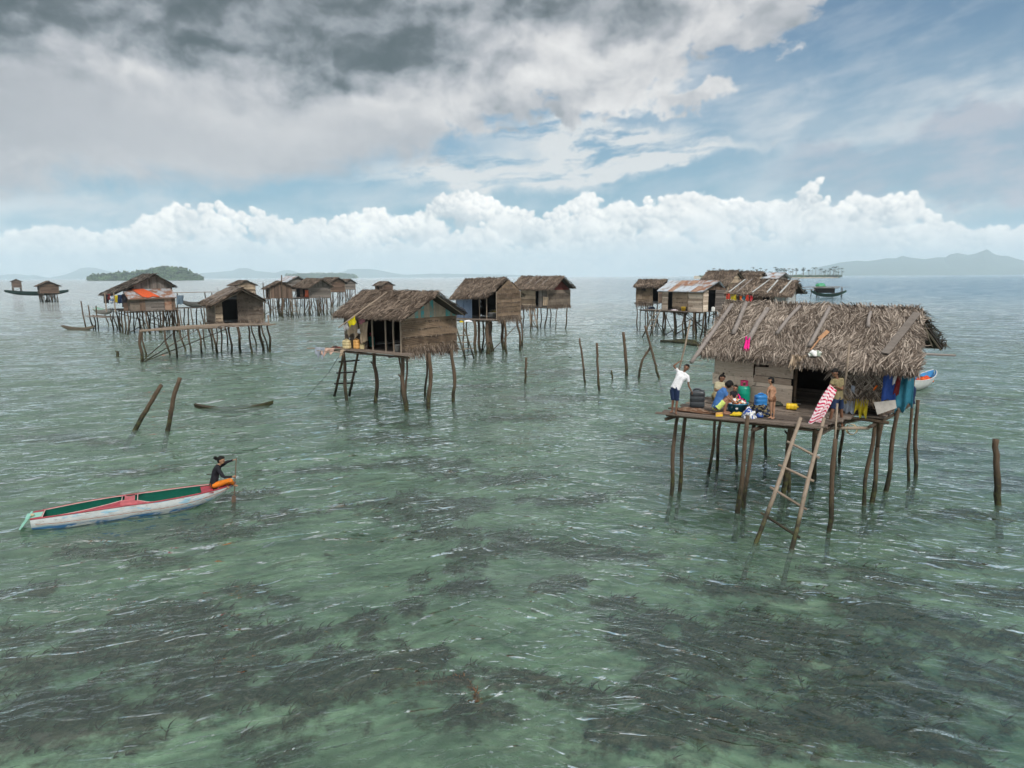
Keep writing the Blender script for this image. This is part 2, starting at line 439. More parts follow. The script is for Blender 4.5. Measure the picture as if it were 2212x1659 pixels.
def m_thatch(name, dark, mid, light):
    def fn(g, out):
        P = objc(g); r = isl(g)
        big = g.noise(P, 0.9, 3, 0.6)
        col = g.ramp(r * 0.8 + (big - 0.5) * 0.9 + 0.1, [(0.0, dark), (0.45, mid), (0.85, light), (1.0, tuple(min(1, x * 1.25) for x in light))])
        fine = g.noise(P, 22.0, 3, 0.6)
        col = g.mix(g.smooth(fine, 0.50, 0.75) * 0.5, col, (*dark, 1))
        principled(g, out, col, 0.9, bump=fine, bdist=0.01, spec=0.15)
    return mat(name, fn)

def m_weave(name, dark, light, scale=14.0):
    """plaited palm leaf: herringbone relief on the panel's own two directions"""
    def fn(g, out):
        P = objc(g)
        s = g.n('ShaderNodeSeparateXYZ', {0: P}); x, y, z = (Sk(g, o) for o in s.outputs)
        h = (x * 0.75 - y * 0.66)
        cell = g.m('PINGPONG', h * 1.0, 0.14)
        w = g.m('PINGPONG', (z + cell * 1.0) * scale, 0.5)
        r = g.noise(P, 2.2, 4, 0.6); q = isl(g)
        f = g.lin(w * 1.0 + (r - 0.5) * 1.1 + (q - 0.5) * 0.5 + 0.15, 0.0, 0.95)
        col = g.mix(f, (*dark, 1), (*light, 1))
        principled(g, out, col, 0.85, bump=w, bdist=0.02, bstr=0.8, spec=0.2)
    return mat(name, fn)

M_THATCH = m_thatch('thatch_grey', (0.028, 0.020, 0.015), (0.135, 0.107, 0.086), (0.36, 0.305, 0.255))
M_THATCHB = m_thatch('thatch_brown', (0.026, 0.018, 0.014), (0.095, 0.072, 0.055), (0.235, 0.185, 0.145))
M_THATCHD = m_thatch('thatch_dry', (0.07, 0.05, 0.035), (0.22, 0.165, 0.115), (0.42, 0.33, 0.24))
M_UNDER = m_plain('thatch_underside', (0.035, 0.028, 0.022), 0.95)
M_WEAVE = m_weave('plaited_palm', (0.045, 0.030, 0.020), (0.23, 0.165, 0.112))
M_WEAVEG = m_weave('plaited_palm_grey', (0.050, 0.038, 0.030), (0.21, 0.17, 0.135))
M_PLANK = m_wood('weathered_plank', (0.24, 0.175, 0.125), (0.68, 0.575, 0.465), holes=True, grain=(2.5, 2.5, 20))
M_PLANKG = m_wood('grey_plank', (0.060, 0.050, 0.043), (0.19, 0.165, 0.145), grain=(3, 3, 18))
M_PLANKB = m_wood('brown_plank', (0.045, 0.028, 0.02), (0.15, 0.10, 0.072), grain=(3, 3, 18))
M_DECK = m_wood('deck_board', (0.040, 0.030, 0.024), (0.205, 0.165, 0.135), grain=(10, 10, 10))
M_STILT = m_wood('mangrove_stilt', (0.026, 0.018, 0.012), (0.115, 0.080, 0.052), algae_murk=True, grain=(9, 9, 3))
M_POLE = m_wood('bare_pole', (0.11, 0.082, 0.06), (0.29, 0.235, 0.18), grain=(12, 12, 5), algae_murk=True)
M_POLEG = m_wood('grey_pole', (0.11, 0.095, 0.085), (0.27, 0.24, 0.22), grain=(12, 12, 5))
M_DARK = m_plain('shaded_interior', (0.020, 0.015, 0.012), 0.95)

# ------------------------------------------------------------------ helpers for measuring: where a line of sight meets a level
def at(px, py, z=0.0):
    a, b = (px - 512), (384 - py)
    c, s = math.cos(ROLL), math.sin(ROLL)
    a, b = (a * c + b * s) / FPX, (b * c - a * s) / FPX
    d = Vector((a, math.cos(PITCH) + math.sin(PITCH) * b, -math.sin(PITCH) + math.cos(PITCH) * b))
    t = (z - CAM_H) / d.z
    return Vector((d.x * t, d.y * t, z))
def atd(px, py, y):
    """the point on that line of sight at depth y"""
    a, b = (px - 512), (384 - py)
    c, s = math.cos(ROLL), math.sin(ROLL)
    a, b = (a * c + b * s) / FPX, (b * c - a * s) / FPX
    d = Vector((a, math.cos(PITCH) + math.sin(PITCH) * b, -math.sin(PITCH) + math.cos(PITCH) * b))
    return Vector((0, 0, CAM_H)) + d * (y / d.y)

# ------------------------------------------------------------------ water and seabed
SEAB = -0.90
def grid_polar(rr, aa):
    A, Rr = np.meshgrid(aa, rr)
    return Rr * np.sin(A), Rr * np.cos(A), Rr
def polar_faces(nr, na):
    i = np.arange(nr - 1)[:, None] * na + np.arange(na - 1)[None]
    return np.stack([i, i + 1, i + na + 1, i + na], -1).reshape(-1, 4)
def mesh_np(name, V, F, material, smooth=True):
    me = bpy.data.meshes.new(name)
    me.vertices.add(len(V)); me.vertices.foreach_set('co', V.astype(np.float32).ravel())
    n = F.shape[1]
    me.loops.add(F.size); me.loops.foreach_set('vertex_index', F.astype(np.int32).ravel())
    me.polygons.add(len(F))
    me.polygons.foreach_set('loop_start', np.arange(0, F.size, n, dtype=np.int32))
    me.polygons.foreach_set('loop_total', np.full(len(F), n, np.int32))
    me.polygons.foreach_set('use_smooth', np.full(len(F), smooth))
    me.update(calc_edges=True); me.validate()
    me.materials.append(material)
    o = bpy.data.objects.new(name, me); COL.objects.link(o); return o

def wave_height(X, Y, Rr, cell):
    """sum of short wind waves; each fades out where the mesh is too coarse to carry it"""
    r = np.random.default_rng(3)
    Z = np.zeros_like(X); 
    n = 110
    lam = np.exp(r.uniform(np.log(0.22), np.log(5.5), n))
    for k in range(n):
        left = k % 2 == 0
        th = R(292 if left else 247) + r.normal(0, 0.20 if lam[k] > 0.8 else 0.38)
        kk = 2 * math.pi / lam[k]
        slope = 0.040 * np.clip(1.25 - Rr.mean() / 90, 0.5, 1) * (1.0 if lam[k] > 0.5 else 0.9) * (0.7 if lam[k] > 2.2 else 1.0)
        amp = slope / kk
        fade = np.clip((lam[k] / cell - 2.6) / 2.5, 0, 1)
        ph = kk * (X * math.cos(th) + Y * math.sin(th)) + r.uniform(0, 6.28)
        side = np.clip(0.5 + (X + 0.5) / (0.5 * np.maximum(Rr, 6)) * (-1 if left else 1), 0.12, 1)
        env = side * 0.75 + 0.55 * np.sin(X * 0.11 * r.uniform(.5, 1.5) + r.uniform(0, 6)) * np.sin(Y * 0.09 * r.uniform(.5, 1.5) + r.uniform(0, 6))
        s = np.sin(ph)
        Z += amp * fade * env * (np.exp(s * 0.9) - 1.4)
    return Z

def build_water():
    rr = [3.5]
    while rr[-1] < 160: rr.append(rr[-1] * 1.0042)
    while rr[-1] < 60000: rr.append(rr[-1] * 1.05)
    rr = np.array(rr)
    aa = np.concatenate([R(-180) + np.arange(0, 22) * R(6), np.linspace(R(-48), R(48), 900), R(54) + np.arange(0, 22) * R(6)])
    X, Y, Rr = grid_polar(rr, aa)
    dr = np.gradient(rr)[:, None] * np.ones_like(X)
    da = np.maximum(np.gradient(aa), 0)[None] * Rr
    cell = np.maximum(dr * 1.0, da)
    m = (rr < 165)
    Z = np.zeros_like(X)
    Z[m] = wave_height(X[m], Y[m], Rr[m], cell[m])
    V = np.stack([X, Y, Z], -1).reshape(-1, 3)
    def fn(g, out):
        P = objc(g)
        s = g.n('ShaderNodeSeparateXYZ', {0: P}); x, y = Sk(g, s.outputs[0]), Sk(g, s.outputs[1])
        dist = g.m('SQRT', x * x + y * y)
        wob = (g.noise(P, 0.35, 2, 0.5) - 0.5) * 1.2
        def ridge(deg, st, sc, w, sharp=3.0):
            c, q = math.cos(R(deg)), math.sin(R(deg))
            a, b_ = x * c + y * q, y * c - x * q + wob
            n = g.noise(g.vec(a * st, b_, w), sc, 2, 0.55, 0.3)
            return g.m('POWER', g.m('MAXIMUM', 1.0 - g.m('ABSOLUTE', (n - 0.5) * 3.6), 0.0), sharp)
        side = g.smooth(x / g.m('MAXIMUM', y, 4.0), -0.30, 0.35)          # the wind sea crosses: one train dominates on each side
        gust = g.smooth(g.noise(P, 0.16, 3, 0.55), 0.34, 0.64, 0.22, 1.2)
        L1, L2 = ridge(24, 0.22, 1.15, 0.0), ridge(14, 0.28, 2.7, 5.0)
        R1, R2 = ridge(-27, 0.22, 1.15, 9.0), ridge(-16, 0.28, 2.7, 14.0)
        fine = g.noise(g.vec(x * 0.5, y, 0.0), 7.0, 2, 0.55, 0.5)
        far = g.smooth(dist, 22.0, 110.0)
        mid = g.noise(g.vec(x * 0.4, y, 0.0), 1.0, 3, 0.6, 0.4)
        swell = g.noise(g.vec(x * 0.4, y, 3.0), 0.30, 3, 0.6, 0.2)
        L2, R2 = L2 * (1.0 - far * 0.8), R2 * (1.0 - far * 0.8)
        h = ((L1 * 0.086 + L2 * 0.036) * (1.0 - side * 0.8) + (R1 * 0.086 + R2 * 0.036) * (0.2 + side * 0.8)) * gust * (1.25 - far * 0.35) + fine * 0.024 * (1.0 - far) + mid * (0.045 + far * (0.045 + side * 0.07)) + swell * far * 0.15
        b = g.n('ShaderNodeBump', {'Height': h, 'Distance': 1.0, 'Strength': 1.0})
        nr = b.outputs[0]
        fr = g.n('ShaderNodeFresnel', {'IOR': 1.50}); g.t.links.new(nr, fr.inputs['Normal'])
        gl = g.n('ShaderNodeBsdfGlossy', {'Color': (1, 1, 1, 1), 'Roughness': g.smooth(dist, 15, 300, 0.02, 0.15)}); g.t.links.new(nr, gl.inputs['Normal'])
        tr = g.n('ShaderNodeBsdfTransparent', {'Color': (0.70, 0.82, 0.745, 1)})
        iz = g.m('MAXIMUM', g.m('ABSOLUTE', Sk(g, g.n('ShaderNodeSeparateXYZ', {0: g.n('ShaderNodeNewGeometry').outputs['Incoming']}).outputs[2])), 0.02)
        turb = 1.0 - g.m('EXPONENT', g.m('DIVIDE', -0.11, iz))      # longer way through the water at a flat angle
        # suspended silt: a little light scatters back before it reaches the bottom; far tone paled to mimic silvery reflection
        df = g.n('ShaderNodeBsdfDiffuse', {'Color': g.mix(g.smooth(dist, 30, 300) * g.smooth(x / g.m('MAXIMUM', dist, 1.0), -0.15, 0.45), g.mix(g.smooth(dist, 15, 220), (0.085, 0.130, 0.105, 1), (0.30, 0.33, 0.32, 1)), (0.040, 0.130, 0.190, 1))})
        body = g.n('ShaderNodeMixShader', {0: turb, 1: tr.outputs[0], 2: df.outputs[0]})
        mx = g.n('ShaderNodeMixShader', {0: fr.outputs[0], 1: body.outputs[0], 2: gl.outputs[0]})
        g.t.links.new(mx.outputs[0], out.inputs['Surface'])
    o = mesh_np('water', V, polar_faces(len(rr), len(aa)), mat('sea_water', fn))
    tag(o, 'clear green shallow sea rippled by the wind', None, None, 'structure')
build_water()

# patches of weed: (photo column, photo row, half width px, half height px) measured on the seabed
PATCH = [(200, 665, 110, 42), (330, 690, 130, 45), (110, 640, 70, 25), (40, 670, 70, 30), (60, 730, 110, 34), (300, 735, 90, 30), (160, 620, 60, 14), (420, 665, 50, 18), (265, 655, 50, 14), (250, 600, 40, 10),
         (290, 607, 28, 10), (372, 630, 32, 16), (365, 665, 40, 16), (405, 585, 18, 10), (418, 612, 22, 12), (462, 562, 40, 14), (480, 590, 26, 12), (440, 520, 60, 14), (400, 505, 70, 12), (520, 545, 34, 14), (560, 555, 40, 14),
         (560, 590, 26, 10), (620, 615, 40, 14), (640, 640, 60, 20), (700, 650, 90, 26), (760, 640, 110, 28), (830, 660, 120, 34), (760, 690, 160, 34), (880, 700, 130, 38), (700, 730, 130, 34), (560, 700, 40, 16), (530, 688, 50, 14), (470, 735, 60, 20), (600, 745, 80, 24), (900, 745, 140, 34),
         (990, 680, 70, 30), (960, 640, 70, 18), (880, 620, 60, 14), (900, 590, 60, 12), (850, 575, 50, 10), (960, 560, 50, 10), (1000, 600, 50, 14), (980, 520, 60, 9), (1000, 480, 60, 8), (940, 450, 60, 7),
         (130, 560, 60, 8), (210, 540, 70, 7), (260, 520, 60, 8), (240, 500, 40, 6), (30, 600, 40, 10), (620, 560, 50, 8), (680, 590, 40, 6), (730, 600, 60, 8), (800, 600, 60, 8),
         (400, 440, 60, 8), (430, 465, 60, 9), (450, 540, 60, 9), (380, 425, 50, 5), (560, 400, 60, 5), (520, 420, 60, 5), (480, 385, 60, 4), (560, 372, 70, 4), (640, 440, 40, 5), (150, 470, 60, 4), (60, 440, 70, 4), (110, 320, 60, 2), (230, 330, 50, 3),
         (500, 480, 70, 7), (560, 500, 60, 6), (330, 470, 60, 5), (780, 400, 70, 4), (960, 400, 70, 5), (930, 350, 60, 3), (330, 300, 80, 2), (200, 640, 60, 14)]
def build_bed():
    rr = [2.0]
    while rr[-1] < 320: rr.append(rr[-1] * (1.011 if rr[-1] < 60 else 1.03))
    rr += [600, 1500, 6000, 60000]; rr = np.array(rr)
    aa = np.concatenate([R(-180) + np.arange(0, 24) * R(5.4), np.linspace(R(-48), R(48), 560), R(53) + np.arange(0, 24) * R(5.5)])
    X, Y, Rr = grid_polar(rr, aa)
    def n2(x, y, f, seed):
        r = np.random.default_rng(seed); z = 0
        for k in range(14):
            th = r.uniform(0, 6.28); q = f * 2 ** r.uniform(-0.6, 1.6)
            z = z + np.sin((x * math.cos(th) + y * math.sin(th)) * q + r.uniform(0, 6.28)) / (q / f) ** 0.8
        return z / 4.5
    wx, wy = n2(X, Y, 1.3, 1) * 0.45, n2(X, Y, 1.3, 2) * 0.45
    M = np.zeros_like(X)
    for (px, py, hw, hh) in PATCH:
        c, l, t = at(px, py, SEAB), at(px + hw, py, SEAB), at(px, py - hh, SEAB)
        rx = max((l - c).length, 0.05); ry = max((t - c).length, 0.05)
        d = np.sqrt(((X + wx - c.x) / rx) ** 2 + ((Y + wy - c.y) / ry) ** 2)
        M = np.maximum(M, np.clip(1.35 - d, 0, 1))
    gr = n2(X, Y, 3.0, 5) * 0.5 + n2(X, Y, 8.0, 6) * 0.35
    W = np.clip((M + gr * 0.7 - 0.08) * 1.15, 0, 1)
    far = np.clip((Rr - 45) / 60, 0, 1)
    W = np.maximum(W * (1 - 0.6 * far), np.clip(n2(X, Y * 1.0, 0.12, 9) * 2.0, 0, 1) * far * 0.8)
    Z = SEAB + n2(X, Y, 0.25, 7) * 0.12 + W * 0.10 + n2(X, Y, 2.5, 8) * 0.02
    Z = np.where(Rr > 150, SEAB - np.clip((Rr - 150) / 40, 0, 6), Z)
    V = np.stack([X, Y, Z], -1).reshape(-1, 3)
    def fn(g, out):
        at_ = g.n('ShaderNodeAttribute', attribute_name='weed'); w = Sk(g, at_.outputs['Fac'])
        P = objc(g)
        n = g.noise(P, 3.2, 5, 0.65); n2_ = g.noise(P, 9.0, 4, 0.65)
        f = g.smooth(w + (n - 0.5) * 2.0 + (n2_ - 0.5) * 0.9, 0.16, 0.98)
        sand = g.mix(g.smooth(g.noise(P, 0.7, 4, 0.6), 0.35, 0.65), (0.20, 0.285, 0.215, 1), (0.37, 0.465, 0.355, 1))
        sand = g.mix(g.smooth(n, 0.56, 0.75) * 0.5, sand, (0.09, 0.12, 0.08, 1))
        weed = g.mix(g.smooth(n2_, 0.40, 0.62), (0.012, 0.010, 0.008, 1), (0.078, 0.056, 0.038, 1))
        principled(g, out, g.mix(f * 0.9, sand, weed), 0.95, bump=n2_, bdist=0.05, spec=0.0)
    o = mesh_np('seabed', V, polar_faces(len(rr), len(aa)), mat('sand_and_weed', fn))
    a = o.data.attributes.new('weed', 'FLOAT', 'POINT'); a.data.foreach_set('value', W.astype(np.float32).ravel())
    tag(o, 'pale sand seabed with dark weed seen through the water', None, None, 'structure')
    return X, Y, Z, W, Rr, aa
BED = build_bed()

# ------------------------------------------------------------------ stilt-hut builder
class Fr:
    """a hut's own axes: u along the ridge, v across it (negative v faces the camera)"""
    def __init__(s, cx, cy, deg):
        s.c = Vector((cx, cy, 0)); y = R(deg)
        s.u = Vector((math.cos(y), math.sin(y), 0)); s.v = Vector((-math.sin(y), math.cos(y), 0))
    def P(s, u, v, z=0.0): return s.c + s.u * u + s.v * v + Vector((0, 0, z))
    def hit(s, sx, sy, u=None, v=None):
        p0 = Vector((0, 0, CAM_H)); d = atd(sx / 3, sy / 3, 1.0) - p0
        n, off = (s.u, u) if u is not None else (s.v, v)
        return p0 + d * ((off - (p0 - s.c).dot(n)) / d.dot(n))
    def loc(s, p): q = Vector(p) - s.c; return q.dot(s.u), q.dot(s.v), q.z

def leaf(mb, p, d, side, n, l, w, bend=0.0, mi=0, tip=0.35):
    """one dry leaf blade: two quads, narrowing to its tip"""
    i = len(mb.v); m = p + d * (l * 0.55) + n * bend; e = p + d * l - n * bend * 0.8
    h = side * (w / 2); g = side * (w * 0.5 * tip)
    mb.v += [tuple(p - h * 0.8), tuple(p + h * 0.8), tuple(m - h), tuple(m + h), tuple(e - g), tuple(e + g)]
    mb.f += [(i, i + 1, i + 3, i + 2), (i + 2, i + 3, i + 5, i + 4)]; mb.mi += [mi, mi]

def bilerp(q, s, t): return (q[0] * (1 - s) + q[1] * s) * (1 - t) + (q[3] * (1 - s) + q[2] * s) * t

def thatch_slope(mb, q, n, l, w, over=0.12, spread=32, lift=0.06, rag=0.10):
    """q = eave left, eave right, ridge right, ridge left; blades laid in courses down the slope"""
    down = (((q[0] - q[3]) + (q[1] - q[2])) / 2).normalized()
    along = ((q[1] - q[0]) + (q[2] - q[3])).normalized()
    nr = along.cross(-down).normalized()
    if nr.z < 0: nr = -nr
    for k in range(n):
        t = 1 - (k / n) + random.uniform(-0.03, 0.03) if True else 0
        t = 1 - t                                   # from the eave up, so that upper courses lie on top
        s = random.uniform(-0.02, 1.02)
        p = bilerp(q, s, min(max(t, -0.02), 1.03))
        a = R(mnoise.noise(p * 1.7) * 75 + random.gauss(0, spread * .55)); d = (down * math.cos(a) + along * math.sin(a)).normalized()
        if random.random() < 0.06: d = (down * 0.4 + along * random.choice((-1, 1))).normalized()
        tw = R(random.gauss(0, 20)); sd = (nr.cross(d) * math.cos(tw) + nr * math.sin(tw))
        ll = l * random.uniform(0.5, 1.3)
        p = p + nr * (0.02 + lift * random.random()) - d * ll * 0.5
        if (bilerp(q, 0.5, 1) - p).dot(-down) < -ll * 0.3: pass
        leaf(mb, p, (d + nr * random.uniform(-0.08, 0.10)).normalized(), sd, nr, ll, w * random.uniform(0.6, 1.4), random.uniform(-0.01, 0.03) * l / 0.45)
    # hanging fringe at the eave
    for k in range(int(n * 0.10)):
        s = random.uniform(-0.01, 1.01); p = bilerp(q, s, random.uniform(0, 0.05)) + nr * random.uniform(-0.02, 0.05)
        d = (down * random.uniform(0.5, 1) + Vector((0, 0, -1)) * random.uniform(0.1, 0.9) + along * random.gauss(0, 0.35)).normalized()
        leaf(mb, p - d * l * 0.3, d, along, nr, l * random.uniform(0.4, 0.75) * (1 + rag), w * random.uniform(0.7, 1.3), 0.0)
    for k in range(int(n * 0.04)):                  # ragged ends
        s = random.choice((0.0, 1.0)); p = bilerp(q, s, random.random())
        d = (along * (1 if s else -1) * random.uniform(0.3, 1) + down * random.uniform(0.2, 1.0) + nr * random.uniform(-.2, .2)).normalized()
        leaf(mb, p - d * l * 0.45, d, nr.cross(d), nr, l * random.uniform(0.5, 1.0), w * random.uniform(0.7, 1.3), 0.0)

def slope_slab(mb, q, th=0.05, mi=0, drop=0.03):
    nr = (q[1] - q[0]).cross(q[3] - q[0]).normalized()
    if nr.z < 0: nr = -nr
    a = [p - nr * drop for p in q]; b = [p - nr * (drop + th) for p in q]
    mb.face(a, mi); mb.face(b[::-1], mi)
    for k in range(4):
        j = (k + 1) % 4; mb.face((a[k], b[k], b[j], a[j]), mi)

def thatch_roof(parent, C6, n=(9000, 3000), l=0.45, w=0.028, m=None, spread=32, lift=0.06, label=None, rafters=True):
    """C6 = eave front left/right, ridge left/right, eave back left/right"""
    m = m or M_THATCH
    EFL, EFR, RL, RR, EBL, EBR = C6
    mb = MB()
    slope_slab(mb, [EFL, EFR, RR, RL], mi=1); slope_slab(mb, [EBR, EBL, RL, RR], mi=1)
    thatch_slope(mb, [EFL, EFR, RR, RL], n[0], l, w, spread=spread, lift=lift)
    thatch_slope(mb, [EBR, EBL, RL, RR], n[1], l, w, spread=spread, lift=lift)
    along = (RR - RL).normalized()
    for k in range(int(n[0] * 0.05)):               # bundles along the ridge
        p = RL.lerp(RR, random.random()) + Vector((0, 0, random.uniform(0.0, 0.07)))
        d = (along * random.choice((-1, 1)) + (EFL - RL).normalized() * random.uniform(-0.6, 0.9) + Vector((0, 0, random.uniform(-0.1, 0.15)))).normalized()
        leaf(mb, p - d * l * 0.4, d, Vector((0, 0, 1)).cross(d).normalized(), Vector((0, 0, 1)), l * random.uniform(0.5, 1.1), w * 1.2, 0.01)
    roof = mb.build('roof', [m, M_UNDER], parent, label=label)
    if rafters:
        r = MB()
        r.tube([RL - along * 0.1 - Vector((0, 0, 0.1)), RR + along * 0.12 - Vector((0, 0, 0.1))], 0.035, 6)
        for A, B in ((EFR, RR), (EBR, RR), (EFL, RL), (EBL, RL)):
            o = along * (-0.06 if A in (EFR, EBR) else 0.06) - Vector((0, 0, 0.10))
            r.tube([A + o, B + o], 0.028, 6)
        r.build('rafter', M_POLE, roof)
    return roof

def metal_roof(parent, C6, mats, sheets=8, label=None):
    EFL, EFR, RL, RR, EBL, EBR = C6
    mb = MB()
    for q, fl in (((EFL, EFR, RR, RL), 1), ((EBR, EBL, RL, RR), -1)):
        slope_slab(mb, list(q), 0.03, 0, 0.05)
        nr = (q[1] - q[0]).cross(q[3] - q[0]).normalized(); nr = nr if nr.z > 0 else -nr
        for k in range(sheets):
            s0, s1 = k / sheets, (k + 1) / sheets + 0.01; of = random.uniform(0, 0.03); e = random.uniform(-0.03, 0.02)
            for (t0, t1, o2) in ((e, 0.55, 0.0), (0.50, 1.0, 0.02)):
                mi = random.randrange(len(mats)); nu = 14
                mb.grid(lambda a, b: bilerp(q, s0 + (s1 - s0) * a, t0 + (t1 - t0) * b) + nr * (of + o2 + 0.02 * math.cos(a * nu * math.pi)), nu * 2, 1, mi)
    return mb.build('roof', mats, parent, smooth=True, label=label)

def plank_wall(parent, a, b, z0, z1, m, hgt=0.2, label=None, vertical=False, gap=0.012, top=None, mb=None, ragged=0.0, out=0.0):
    """boards from a to b (plan points); z1 may be a function of 0..1 for a gable"""
    own = mb is None; mb = mb or MB()
    a, b = Vector(a), Vector(b); d = b - a; L = d.length; d.normalize(); nrm = d.cross(Vector((0, 0, 1)))
    f = z1 if callable(z1) else (lambda s: z1)
    if vertical:
        x = 0.0
        while x < L - 0.02:
            w = min(hgt * random.uniform(0.7, 1.3), L - x); s0, s1 = x / L, (x + w - gap) / L
            o = nrm * random.uniform(-0.012, 0.012 + out); zt0, zt1 = f(s0), f(s1); zb = z0 - random.uniform(0, ragged)
            p = [a + d * (L * s0), a + d * (L * s1)]
            q0 = [Vector((p[0].x, p[0].y, zb)) + o, Vector((p[1].x, p[1].y, zb)) + o, Vector((p[1].x, p[1].y, zt1)) + o, Vector((p[0].x, p[0].y, zt0)) + o]
            _prism(mb, q0, nrm * 0.02); x += w
    else:
        zmax = max(f(0), f(0.25), f(0.5), f(0.75), f(1)); z = z0
        while z < zmax - 0.02:
            h = min(hgt * random.uniform(0.75, 1.25), zmax - z); zt = z + h - gap
            ss = [i / 24 for i in range(25) if f(i / 24) > z + 0.02]
            if ss:
                s0, s1 = ss[0], ss[-1]; tt = [i / 24 for i in range(25) if f(i / 24) >= zt]
                t0, t1 = (tt[0], tt[-1]) if tt else ((s0 + s1) / 2 - 0.02, (s0 + s1) / 2 + 0.02)
                cuts = [s0] + sorted(random.uniform(s0, s1) for _ in range(1 if L > 1.6 and random.random() < 0.5 else 0)) + [s1]
                for c0, c1 in zip(cuts[:-1], cuts[1:]):
                    o = nrm * random.uniform(-0.012, 0.012); e = random.uniform(-0.03, 0.03) * (ragged > 0); tilt = random.uniform(-0.012, 0.012)
                    u0, u1 = (t0 if c0 == s0 else c0), (t1 if c1 == s1 else c1)
                    pt = lambda s, zz: Vector((a.x + d.x * L * s, a.y + d.y * L * s, zz)) + o
                    _prism(mb, [pt(c0 + 0.002 - e, z), pt(c1 - 0.002 + e, z + tilt), pt(u1 - 0.002 + e * 0.5, zt + tilt), pt(u0 + 0.002, zt)], nrm * 0.022)
            z += h
    return mb.build('wall', m, parent, label=label) if own else mb

def _prism(mb, q, t):
    a, b = [p + t for p in q], [p - t * 0.2 for p in q]
    mb.face(a); mb.face(b[::-1])
    n = len(q)
    for k in range(n): j = (k + 1) % n; mb.face((a[k], b[k], b[j], a[j]))

def weave_wall(parent, a, b, z0, z1, m, band=0.34, label=None, fringe=0.35, out=0.10, lw=0.022, fm=None, sag=0.05):
    """overlapping plaited palm mats, each mat standing out over the one below, with a hanging fringe"""
    a, b = Vector(a), Vector(b); d = b - a; L = d.length; d.normalize(); nrm = d.cross(Vector((0, 0, 1)))
    f = z1 if callable(z1) else (lambda s: z1)
    mb = MB(); zmax = max(f(i / 10) for i in range(11)); z = z0; k = 0
    while z < zmax - 0.03:
        h = band * random.uniform(0.85, 1.15)
        ph, am = random.uniform(0, 6), random.uniform(0.4, 1) * sag
        ov = 0.08
        ss = [i / 48 for i in range(49) if f(i / 48) > z + 0.02]
        if ss:
            s0, s1 = ss[0], ss[-1]; nu = max(8, int(L / 0.18))
            def P(x, y, z=z, h=h, ph=ph, am=am):
                s = s0 + (s1 - s0) * x; zb = z - ov - am * (0.6 + 0.4 * math.sin(s * 9 + ph)); zt = min(z + h, f(s))
                zz = zb + (zt - zb) * y; o = out * (0.65 - y * 0.5) + 0.02 * math.sin(s * 5 + ph)
                return a + d * (L * s) + nrm * max(o, 0.012) + Vector((0, 0, zz))
            mb.grid(P, nu, 3, 0)
            for e in range(int(L / 0.07)):          # loose leaf ends below each mat
                s = random.uniform(s0, s1); p = P((s - s0) / max(s1 - s0, 1e-3), 0.04)
                leaf(mb, p, (Vector((0, 0, -1)) + d * random.gauss(0, 0.5) + nrm * random.uniform(0, .3)).normalized(), d, nrm, random.uniform(0.05, 0.13), lw * 1.2, 0, 1)
        z += h; k += 1
    if fringe:
        for e in range(int(L * 150)):
            s = random.random(); p = a + d * (L * s) + nrm * (out * random.uniform(0.2, 0.9)) + Vector((0, 0, z0 + random.uniform(-0.05, 0.25)))
            dd = (Vector((0, 0, -1)) + d * random.gauss(0.1, 0.45) + nrm * random.uniform(-0.05, 0.3)).normalized()
            leaf(mb, p, dd, d, nrm, fringe * random.uniform(0.5, 1.3), lw, 0.01, 1)
    # flat dark sheet behind the mats
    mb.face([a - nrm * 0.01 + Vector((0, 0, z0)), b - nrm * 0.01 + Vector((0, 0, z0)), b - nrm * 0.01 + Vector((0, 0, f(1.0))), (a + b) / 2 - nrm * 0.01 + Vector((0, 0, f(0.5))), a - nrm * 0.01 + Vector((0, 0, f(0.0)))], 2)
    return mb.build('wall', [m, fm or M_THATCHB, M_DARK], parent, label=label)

def deck(parent, fr, poly, z, m=None, across=True, bw=0.16, rag=0.12, name='deck', beams=(), label=None, th=0.03):
    """boards over a plan quad poly = (u,v) x4 (front left, front right, back right, back left)"""
    mb = MB(); q = [fr.P(u, v, z) for u, v in poly]
    if across: L = ((q[1] - q[0]).length + (q[2] - q[3]).length) / 2
    else: L = ((q[3] - q[0]).length + (q[2] - q[1]).length) / 2; q = [q[3], q[0], q[1], q[2]]
    x = 0
    while x < L - 0.02:
        w = bw * random.uniform(0.6, 1.35); s = (x + w / 2) / L
        a, b = q[0].lerp(q[1], min(s, 1)), q[3].lerp(q[2], min(s, 1)); d = (b - a).normalized()
        dz = Vector((0, 0, random.uniform(-0.012, 0.012)))
        sk = (q[1] - q[0]).normalized() * random.uniform(-0.03, 0.03)
        mb.slab(a - d * random.uniform(0, rag) + dz + sk, b + d * random.uniform(0, rag * 0.6) + dz - sk, w * 0.97, th)
        x += w + random.choice((0, 0.004, 0.012))
    o = mb.build(name, m or M_DECK, parent, label=label)
    if beams:
        bm = MB()
        for (u0, v0, u1, v1, zz) in beams:
            A, B = fr.P(u0, v0, zz), fr.P(u1, v1, zz); mid = (A + B) / 2 + Vector((0, 0, random.uniform(-0.03, 0.02)))
            bm.tube([A, A.lerp(mid, 0.5), mid, B.lerp(mid, 0.5), B], [0.05, 0.052, 0.05, 0.045, 0.042], 7, wob=0.1)
        bm.build('beam', M_STILT, o)
    return o

